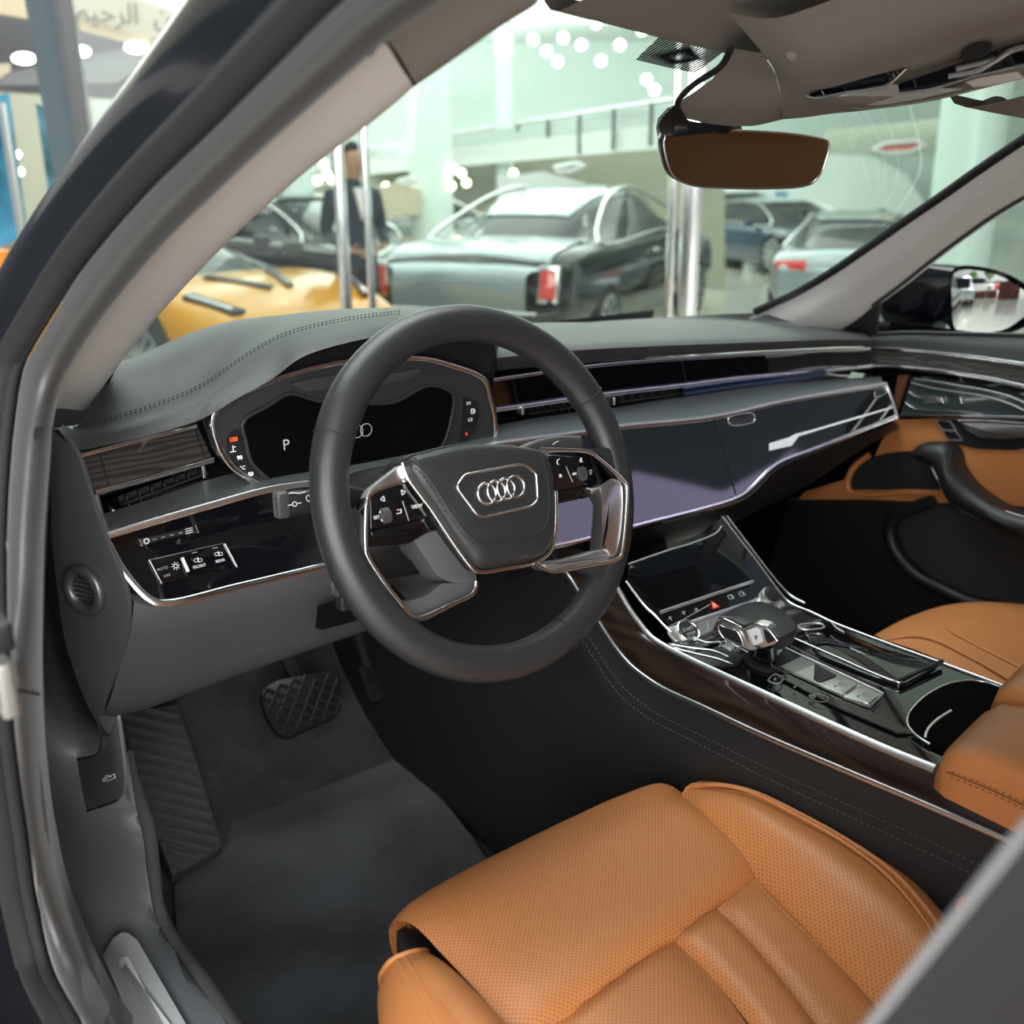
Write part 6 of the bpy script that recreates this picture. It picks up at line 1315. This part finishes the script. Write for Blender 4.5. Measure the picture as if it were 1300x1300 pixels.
# left part of the hall, seen past the open door
slab('trim_4', [(-80,-60,13),(260,40,10),(150,105,10),(150,125,10),(-80,110,13)], dgrey, .3)
slab('trim_5', [(60,-40,9.5),(300,40,9.5),(300,75,9.5),(190,48,9.5),(60,8,9.5)], mat('cream_fascia', (.50,.46,.38), .7), .3)
slab('trim_6', [(-40,84,12),(200,68,12),(200,98,12),(-40,112,12)], beige, .3)
slab('trim_7', [(-40,-20,9.8),(75,5,9.8),(190,45,9.8),(190,62,9.8),(72,30,9.8),(-40,10,9.8)], beige, .2)
slab('wall_side', [(-200,-100,16),(300,-100,16),(300,420,16),(-200,420,16)], mat('cream_green_wall', (.55,.56,.44), .7), .2)
slab('wall_side_panel', [(85,108,14),(170,98,14),(170,210,14),(85,210,14)], white, .1)
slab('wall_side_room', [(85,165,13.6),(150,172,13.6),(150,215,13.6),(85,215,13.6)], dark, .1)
for u in (30, 99, 173):
    v = {30:74, 99:65, 173:60}[u]; F2 = Fr(B(u, v, 9.6), Rh, UP); o = disc('ceiling_lamp', F2, 0, 0, .10, .02, lampm, None, n=20, ry=.045); tag(o, 'bright round lamp in the dark soffit past the open door', 'lamp', 'lamps in the dark soffit')
for u, v in ((101,175),(18,196),(22,218)):
    F2 = Fr(B(u, v, 9.6), Rh, UP); o = disc('ceiling_lamp', F2, 0, 0, .05, .02, lampm, None, n=16, ry=.035); tag(o, 'small distant lamp low in the hall past the open door', 'lamp', 'distant lamps past the open door')
pl_ = prism('mirror_column', [B(28,-20,6), B(68,-20,6), B(68,-20,6)-UP*0+Vector((0,0,0))][:2]+[G(120,6), G(78,6)], Fh*.2, mat('clad_glass', (.42,.52,.55), .06, .85)); tag(pl_, 'tall mirror clad column at the left edge of the picture', 'column')
pe = prism('mirror_column', [B(62,-20,5.95), B(71,-20,5.95), G(124,5.95), G(117,5.95)], Fh*.2, dgrey); tag(pe, 'dark edge column right behind the mirror clad column', 'column')
bl = prism('blue_poster', [B(u, v, 7.5) for u, v in ((-40,130),(8,118),(32,300),(-40,330))], Fh*.05, mat('blue_poster', (.05,.22,.34), .3, var=.6, vscale=3)); tag(bl, 'blue poster behind the mirror clad column', 'poster')
bl2 = prism('blue_poster', [B(u, v, 6.4) for u, v in ((45,130),(78,150),(104,330),(112,420),(80,420),(62,250))], Fh*.05, mat('blue_poster_2', (.10,.26,.33), .3, var=.6, vscale=4)); tag(bl2, 'pale blue printed panel between column and door frame', 'poster')
ws2 = prism('glass_wall_post', [B(-4,130,6.8), B(2,130,6.8), B(30,310,6.8), B(24,312,6.8)], Fh*.05, MT['satin']); tag(ws2, 'leaning bright steel edge at the far left of the picture', 'post')
og = prism('orange_barrier', [B(u, v, 5) for u, v in ((-30,315),(4,320),(6,350),(-30,370))], Fh*.1, mat('orange_plastic', (.85,.22,.02), .4)); tag(og, 'scrap of bright orange barrier at the left picture edge', 'barrier')
# calligraphy on the white fascia
arab = None
try:
    import os
    d_ = os.path.join(bpy.utils.resource_path('LOCAL'), 'datafiles', 'fonts')
    fn = [f for f in os.listdir(d_) if 'Arabic' in f][0]; arab = bpy.data.fonts.load(os.path.join(d_, fn))
except Exception: arab = None
CF = Fr(B(192,20,9.4), B(230,22,9.4)-B(70,12,9.4), UP)
s_ar = '\ufea2\ufbff\ufee3'
phr = 'ﻢﻴﺣﺮﻟا  ﻦﻤﺣﺮﻟا'
ca = text('calligraphy', phr, CF, (0,0), .37, dark, None, h=.01, font=arab, thick=.004); tag(ca, 'dark Arabic calligraphy on the white fascia at the top left', 'lettering')
# ================================================================ parked cars in the hall
def car(name, label, loc, heading, st, gh, W, paint, glassm, wheels, deck=None, wheelr=.34, group=None):
    """st: body stations (y, half width factor, z low, z deck); gh: (y, belt factor, top half width, z top)"""
    t = thing(name, (0,0,0), label, 'car', group); hw = W/2
    def ring_(y, k, zl, zd):
        w_ = hw*k
        h = [(w_*.90,zl),(w_*.99,zl+(zd-zl)*.25),(w_,zl+(zd-zl)*.55),(w_*.975,zl+(zd-zl)*.82),(w_*.90,zd-.015),(w_*.6,zd+.012),(0,zd+.03)]
        return [Vector((x,y,z)) for x, z in h]+[Vector((-x,y,z)) for x, z in reversed(h[:-1])]
    rows = [catmull(ring_(*s), 40) for s in st]
    cols = [catmull([r[j] for r in rows], 44) for j in range(40)]
    bm = bmesh.new(); V = grid_bm(bm, [[c[i] for c in cols] for i in range(44)]); bm.faces.new(V[0]); bm.faces.new(V[-1])
    link('body', bm, paint, t, 50)
    gr = []
    for y, kb, tw, zb, zt in gh:
        pr = [(hw*kb,zb),(tw+(hw*kb-tw)*.35,zb+(zt-zb)*.6),(tw,zt-.05),(tw*.7,zt-.01),(0,zt)]
        gr.append(catmull([Vector((x,y,z)) for x, z in pr]+[Vector((-x,y,z)) for x, z in reversed(pr[:-1])], 36))
    bm = bmesh.new(); V = grid_bm(bm, gr); link('windows', bm, glassm, t, 60)
    # roof skin over the middle stations
    rf = [[p+Vector((0,0,.012)) for p in r[9:27]] for r in gr[1:-1]]
    bm = bmesh.new(); grid_bm(bm, rf); link('roof', bm, deck or paint, t, 60)
    for x in (-1, 1):
        for y in wheels:
            F2 = Fr((x*(hw-.10), y, wheelr), (0,x,0), (0,0,1)); ty = disc('wheel', F2, 0, 0, wheelr, .22, MT['matte'], t, h=.11, bev=.03)
            disc('rim', F2, 0, 0, wheelr*.68, .02, MT['brushed'], ty, h=.115, bev=.005)
            bm = bmesh.new()
            for i in range(10): a = i*math.pi/5; prism_bm(bm, [F2.pt(math.cos(a-.12)*wheelr*.2, math.sin(a-.12)*wheelr*.2, .118), F2.pt(math.cos(a-.12)*wheelr*.62, math.sin(a-.12)*wheelr*.62, .118), F2.pt(math.cos(a+.16)*wheelr*.62, math.sin(a+.16)*wheelr*.62, .118)], -F2.N*.004)
            link('rim_gap', bm, MT['matte'], ty)
    h = Vector(heading).normalized(); ang = math.atan2(-h.x, h.y)
    return t, Vector(loc), ang
def place(c): t, l, a = c; t.location = l; t.rotation_euler = (0,0,a)
def part(t, name, pts, dep, m, bev=.0, rnd=0): return prism(name, [Vector(p) for p in pts], dep, m, t, bev, rnd=rnd)
cg = mat('car_window', (.012,.016,.018), .02, spec=.35); silver = mat('silver_blue_paint', (.33,.38,.41), .18, .3, coat=.5); blackp = mat('deep_black_paint', (.008,.009,.011), .08, coat=.35)
yellow = mat('racing_yellow_paint', (.74,.31,.003), .22, coat=.3); cred = mat('tail_lamp_red', (.70,.05,.05), .2, coat=1); clamp = mat('clear_lamp', (.75,.77,.78), .1, coat=1); whitep = mat('white_paint', (.80,.80,.79), .15, coat=1); carbon = mat('carbon_black', (.015,.015,.017), .3)
coupe = [(-2.62,.86,.42,.70),(-2.55,.93,.34,.90),(-2.3,.97,.28,.985),(-1.5,1,.25,1.02),(0,1,.24,1.03),(1.2,1,.24,1.02),(2.0,.97,.26,.96),(2.45,.92,.3,.86),(2.62,.86,.4,.66)]
cgh = [(-1.75,.84,.62,1.02,1.03),(-1.25,.86,.58,1.02,1.24),(-.7,.87,.58,1.02,1.41),(0,.88,.58,1.03,1.49),(.6,.88,.56,1.03,1.44),(1.5,.86,.62,1.02,1.04)]
Hd = (Rh*.42+Fh*.907)
# two-tone luxury coupe: its tail towards the camera
loc = G(583, 9.0)+Hd*2.6
c = car('luxury_coupe', 'black and silver luxury coupe parked with its red tail lamps towards the glass front', loc, Hd, coupe, cgh, 1.95, blackp, cg, (-1.55,1.55), deck=silver)
t = c[0]
bl_ = []
for y, zz in ((-2.70,.50),(-2.705,.70),(-2.66,.84),(-2.56,.88),(-2.45,.965),(-2.2,1.02),(-1.9,1.045),(-1.62,1.06)): bl_.append([Vector((x*(.80 if y > -2.6 else .66)*.975, y, zz+.018-.03*(x*x)*.6)) for x in (-1,-.6,-.2,.2,.6,1)])
loft('boot_lid', bl_, silver, t, n=20, sub=4)
for x in (-1, 1):
    part(t, 'tail_lamp_frame', [(x*.72,-2.645,.60),(x*.88,-2.60,.60),(x*.89,-2.575,.90),(x*.73,-2.61,.90)], (0,.06,0), MT['chrome'], .01)
    part(t, 'tail_lamp', [(x*.74,-2.66,.63),(x*.865,-2.62,.63),(x*.875,-2.59,.87),(x*.75,-2.625,.87)], (0,.04,0), cred, .008)
    sweep('window_trim', [Vector((x*.865,-1.6,1.035)), Vector((x*.70,-1.05,1.30)), Vector((x*.615,-.5,1.445)), Vector((x*.60,.1,1.475)), Vector((x*.66,.8,1.34)), Vector((x*.85,1.4,1.05)), Vector((x*.88,.2,1.05))], .018, MT['chrome'], t, n=40, closed=True, lin=False)
    rbox('side_mirror', (x*1.02,.95,1.06), (.2,.12,.14), blackp, t, .04)
    rbox('door_handle', (x*.985,-.15,.88), (.03,.22,.03), MT['chrome'], t, .008)
sweep('chrome_line', [Vector((-.74,-2.70,.52)), Vector((0,-2.735,.52)), Vector((.74,-2.70,.52))], .012, MT['chrome'], t, n=16)
place(c)
# yellow sports car, nose to the right
sp_ = [(-2.3,.86,.3,.72),(-2.1,.95,.24,.86),(-1.3,1,.18,.90),(-.5,.97,.16,.80),(.5,.96,.16,.78),(1.2,.98,.16,.80),(1.7,.96,.16,.72),(2.1,.86,.16,.56),(2.27,.7,.2,.40)]
sgh = [(-1.9,.72,.45,.88,.89),(-1.0,.76,.46,.86,1.08),(-.3,.78,.47,.82,1.18),(.2,.79,.46,.80,1.15),(1.1,.78,.5,.78,.79)]
Hf = (Rh*.80-Fh*.60)
locf = G(352, 7.6)-Hf*1.75+UP*.10
c = car('sports_car', 'yellow sports car with black bonnet slots nosing out behind the near windscreen pillar', locf, Hf, sp_, sgh, 1.94, yellow, cg, (-1.3,1.3), wheelr=.35)
t = c[0]
for x in (-1, 1):
    part(t, 'headlamp', [(x*.66,1.95,.67),(x*.80,1.62,.77),(x*.73,1.64,.79),(x*.56,1.97,.68)], (0,0,-.03), carbon, .004)
    part(t, 'lamp_strip', [(x*.65,1.92,.688),(x*.78,1.65,.775),(x*.765,1.65,.782),(x*.62,1.92,.694)], (0,0,-.02), clamp)
    part(t, 'bonnet_slot', [(x*.12,1.70,.775),(x*.34,1.25,.845),(x*.26,1.22,.855),(x*.06,1.68,.785)], (0,0,-.02), carbon, .004)
    part(t, 'front_intake', [(x*.20,2.30,.25),(x*.72,2.10,.25),(x*.74,2.10,.40),(x*.22,2.31,.37)], (0,-.05,0), carbon, .004)
    rbox('side_mirror', (x*.98,.75,.95), (.18,.1,.1), carbon, t, .03)
sweep('front_lip', [Vector((-.85,2.0,.20)), Vector((-.4,2.28,.18)), Vector((.4,2.28,.18)), Vector((.85,2.0,.20))], .025, carbon, t, n=20)
place(c)
# dark cars further back
sed = [(-2.4,.86,.36,.72),(-2.3,.94,.28,.92),(-1.6,1,.24,.98),(0,1,.22,.97),(1.2,1,.22,.95),(1.9,.96,.24,.88),(2.3,.9,.3,.74),(2.42,.8,.38,.58)]
sdg = [(-1.9,.8,.55,.96,.98),(-1.1,.86,.55,.97,1.34),(-.2,.87,.55,.97,1.44),(.5,.87,.54,.96,1.38),(1.25,.85,.6,.95,.96)]
def dcar(u, D, hd, p, label, name='parked_car', trim=True, W=1.85, low=1.0):
    c = car(name, label, G(u, D), hd, [(y,k,a*low,b*low) for y,k,a,b in sed], [(y,k,tw,a*low,b*low) for y,k,tw,a,b in sdg], W, p, cg, (-1.4,1.4))
    t = c[0]
    for x in (-1, 1):
        part(t, 'headlamp', [(x*.48,2.40,.62),(x*.80,2.24,.66),(x*.80,2.22,.74),(x*.50,2.36,.72)], (0,-.05,0), clamp, .006)
        part(t, 'tail_lamp', [(x*.50,-2.44,.74),(x*.84,-2.34,.74),(x*.84,-2.32,.86),(x*.50,-2.42,.88)], (0,.05,0), cred, .006)
        rbox('side_mirror', (x*.98,.75,1.0), (.18,.1,.12), p, t, .03)
        if trim: sweep('window_trim', [Vector((x*.80,-1.6,1.0)), Vector((x*.60,-1.0,1.30)), Vector((x*.56,-.2,1.40)), Vector((x*.57,.4,1.36)), Vector((x*.80,1.15,.98)), Vector((x*.82,0,.99))], .014, MT['chrome'], t, n=40, closed=True)
    part(t, 'grille', [(-.42,2.44,.42),(.42,2.44,.42),(.46,2.42,.66),(-.46,2.42,.66)], (0,-.05,0), carbon, .005)
    if low != 1.0:
        for ch in t.children:
            if ch.name.split('.')[0] not in ('body','windows','roof','wheel'): ch.scale.z = low
    place(c); return t
dcar(345, 12.0, Rh*.8-Fh*.5, blackp, 'low black car right behind the yellow sports car')
dcar(985, 18.5, Rh*.35-Fh*.93, mat('dark_blue_paint', (.02,.04,.08), .1, coat=1), 'dark blue car facing the viewer behind the broad bright post', low=.80)
dcar(1092, 13.8, Rh*.3+Fh*.95, mat('pale_blue_grey_paint', (.34,.39,.41), .12, .3, coat=1), 'low pale grey car at the lower right of the windscreen', low=.78)
dcar(928, 22.3, Rh*.2-Fh*.97, whitep, 'small white car far back below the orange sign', low=.85)
dcar(500, 16.5, Rh*.9+Fh*.3, mat('grey_paint', (.25,.27,.27), .15, .3, coat=1), 'grey car far behind the reflected man')
# ================================================================ figure standing in for a man's reflection in a chrome pillar
man = thing('person', G(447, 8.7), 'man in a dark navy suit looking down, stands in for a reflection in a chrome pillar', 'person')
def skin(name, verts, edges, rad, m, parent, lv=2, at=Vector((0,0,0))):
    me = bpy.data.meshes.new(name); me.from_pydata([tuple(v) for v in verts], edges, []); o = bpy.data.objects.new(name, me); COL.objects.link(o)
    md = o.modifiers.new('s', 'SKIN'); sv = me.skin_vertices[0].data
    for i, r in enumerate(rad): sv[i].radius = (r if isinstance(r, tuple) else (r, r))
    sv[0].use_root = True
    s2 = o.modifiers.new('b', 'SUBSURF'); s2.levels = lv; s2.render_levels = lv
    bpy.context.view_layer.update(); dg = bpy.context.evaluated_depsgraph_get(); m2 = bpy.data.meshes.new_from_object(o.evaluated_get(dg)); bpy.data.objects.remove(o)
    for p in m2.polygons: p.use_smooth = True
    m2.materials.clear(); m2.materials.append(m); o = bpy.data.objects.new(name, m2); COL.objects.link(o); put(o, parent); return o
mp_ = G(447, 8.7); fx = (-Fh*.8+Rh*.6).normalized(); sx_ = fx.cross(UP)
def Mn(a, f, z): return mp_+(sx_*a+fx*f+UP*z)*1.05
suit = mat('navy_suit', (.015,.022,.04), .7); skinm = mat('skin', (.36,.20,.13), .5); hairm = mat('dark_hair', (.012,.010,.010), .6); shirt = mat('white_shirt', (.7,.7,.7), .7)
vs = [(0,0,.95),(0,.0,1.15),(0,-.01,1.36),(0,0,1.46),(.10,0,.90),(.11,.01,.50),(.11,-.02,.09),(.12,.14,.04),(-.10,0,.90),(-.12,.02,.50),(-.13,-.01,.09),(-.14,.15,.04),(.19,-.01,1.40),(.25,-.02,1.13),(.18,.17,1.02),(-.19,-.01,1.40),(-.25,-.02,1.13),(-.16,.18,1.04),(0,.02,1.56)]
ed = [(0,1),(1,2),(2,3),(0,4),(4,5),(5,6),(6,7),(0,8),(8,9),(9,10),(10,11),(2,12),(12,13),(13,14),(2,15),(15,16),(16,17),(3,18)]
rd = [(.15,.11),(.15,.11),(.17,.11),(.07,.07),(.095,.095),(.07,.07),(.05,.05),(.045,.03),(.095,.095),(.07,.07),(.05,.05),(.045,.03),(.075,.075),(.052,.052),(.042,.042),(.075,.075),(.052,.052),(.042,.042),(.055,.055)]
skin('body', [Mn(*v) for v in vs], ed, rd, suit, man)
hv = [(0,.02,1.50),(0,.025,1.58),(0,.035,1.66),(0,.02,1.74)]; skin('head', [Mn(*v) for v in hv], [(0,1),(1,2),(2,3)], [.05,.066,.082,.06], skinm, man)
hr_ = [(0,-.035,1.64),(0,-.02,1.72),(0,.03,1.765),(0,.075,1.745)]; skin('hair', [Mn(*v) for v in hr_], [(0,1),(1,2),(2,3)], [.062,.078,.06,.03], hairm, man)
skin('nose', [Mn(0,.105,1.645), Mn(0,.125,1.625)], [(0,1)], [.012,.014], skinm, man, 1)
for a in (-.03,.03):
    e_ = skin('eye', [Mn(a,.103,1.665), Mn(a*1.2,.103,1.664)], [(0,1)], [.009,.009], hairm, man, 1)
    skin('ear', [Mn(a*2.9,.02,1.65), Mn(a*2.9,.018,1.62)], [(0,1)], [.016,.012], skinm, man, 1)
skin('mouth', [Mn(-.02,.104,1.595), Mn(.02,.104,1.595)], [(0,1)], [.007,.007], mat('lips', (.25,.09,.07), .5), man, 1)
prism('shirt_front', [Mn(-.045,.108,1.46), Mn(.045,.108,1.46), Mn(0,.135,1.22)], -fx*.03, shirt, man)
for s in (1, -1):
    w0 = (.18*s if s > 0 else -.16, .17 if s > 0 else .18, 1.02 if s > 0 else 1.04)
    skin('hand', [Mn(*w0), Mn(w0[0]-.05*s, w0[1]+.05, w0[2]-.02), Mn(w0[0]-.10*s, w0[1]+.06, w0[2]-.03)], [(0,1),(1,2)], [(.028,.022),(.036,.02),(.03,.018)], skinm, man, 1)
    for k in range(4): skin('finger', [Mn(w0[0]-.09*s, w0[1]+.055, w0[2]-.005-.018*k), Mn(w0[0]-.13*s, w0[1]+.05, w0[2]-.012-.018*k), Mn(w0[0]-.155*s, w0[1]+.03, w0[2]-.018-.018*k)], [(0,1),(1,2)], [.009,.008,.007], skinm, man, 1)
    skin('thumb', [Mn(w0[0]-.03*s, w0[1]+.05, w0[2]+.015), Mn(w0[0]-.07*s, w0[1]+.08, w0[2]+.03)], [(0,1)], [.011,.009], skinm, man, 1)
# ================================================================ the street behind, seen in the wing mirror
stz = FZ-.05
def V_(x, y, z): return Vector((x, y, z))
rd_ = prism('ground', [V_(-3,-60,stz), V_(60,-60,stz), V_(60,-9.5,stz), V_(-3,-9.5,stz)], (0,0,-.05), mat('sandy_paving', (.62,.55,.45), .8, var=.2, vscale=2)); setm(rd_)
def behind(a, d, z): # a = degrees from straight back towards the right, seen from the wing mirror
    q = math.radians(a); return Vector((1.02+math.sin(q)*d, .3-math.cos(q)*d, z))

hedge_m = mat('hedge_green', (.10,.20,.06), .7, var=.5, vscale=2); brick = mat('brown_brick', (.22,.07,.05), .7, var=.3, vscale=5)
def wallb(name, a0, a1, d, z0, z1, m, th=.4):
    p, q = behind(a0, d, z0), behind(a1, d, z0); n = (behind(a0, d+th, z0)-p)
    return prism(name, [p, q, q+UP*(z1-z0), p+UP*(z1-z0)], n, m)
o = wallb('planter_wall', -1, 11, 16, stz, stz+.65, brick); tag(o, 'long low brown brick wall reflected in the wing mirror', 'wall')
o = wallb('planter_wall', 11.5, 20, 15, stz, stz+1.35, brick); tag(o, 'taller brown brick wall at the right of the wing mirror reflection', 'wall')
o = wallb('street_building', -12, 24, 46, stz, 9, white, 3); tag(o, 'pale building across the street in the wing mirror reflection', 'building')
bm = bmesh.new()
for i in range(5):
    for j in range(3):
        p, q = behind(1+i*4, 45.8, 1.5+j*2.2), behind(3+i*4, 45.8, 1.5+j*2.2); prism_bm(bm, [p, q, q+UP*1.2, p+UP*1.2], Vector((0,-.1,0)))
link('window', bm, mat('blue_windows', (.25,.35,.40), .2), o)
van_st = [(-2.4,.92,.35,.95),(-2.35,.97,.3,1.15),(-1.5,1,.28,1.2),(0,1,.26,1.2),(1.0,1,.26,1.15),(1.6,.98,.28,1.05),(2.2,.93,.32,.95),(2.36,.86,.4,.7)]
van_gh = [(-2.38,.92,.68,1.17,1.18),(-2.25,.94,.72,1.18,1.80),(-1,.95,.74,1.2,1.93),(.3,.95,.72,1.18,1.90),(.8,.94,.68,1.15,1.75),(1.5,.90,.7,1.08,1.10)]
c = car('van', 'white van parked across the street in the wing mirror reflection', behind(4.2, 24, stz), (1,.15,0), van_st, van_gh, 1.95, whitep, cg, (-1.5,1.5), wheelr=.36); place(c)
c = car('van', 'white van filling the left edge of the wing mirror reflection', behind(-2.6, 13.5, stz), (.1,1,0), van_st, van_gh, 1.95, whitep, cg, (-1.5,1.5), wheelr=.36); place(c)
c = car('parked_car', 'small red car beside the white van in the wing mirror reflection', behind(11.0, 25, stz), (1,.1,0), sed, sdg, 1.8, mat('red_paint', (.5,.03,.02), .15, coat=1), cg, (-1.4,1.4)); place(c)
def tree(a, d, h, r, label):
    t = thing('street_tree', behind(a, d, stz), label, 'tree'); p = behind(a, d, stz); sweep('trunk', [p, p+UP*h], .12, brick, t, n=4); bm = bmesh.new(); c = p+UP*h
    for i in range(320):
        dd = Vector((random.gauss(0,1), random.gauss(0,1), random.gauss(0,1))).normalized()*r*random.uniform(.5,1); a_ = Vector((random.gauss(0,1), random.gauss(0,1), random.gauss(0,1))).normalized()*r*.22; b_ = a_.cross(Vector((random.gauss(0,1), random.gauss(0,1), random.gauss(0,1)))).normalized()*r*.14
        bm.faces.new([bm.verts.new(c+dd+q) for q in (a_, b_, -a_, -b_)])
    link('foliage', bm, hedge_m, t, fix=False)
tree(7.5, 34, 2.9, 1.2, 'round green tree behind the white van in the mirror reflection'); tree(15, 33, 2.9, 1.4, 'green tree above the tall brown wall in the mirror reflection'); tree(1.5, 36, 2.4, 1.0, 'small tree at the left of the mirror reflection')
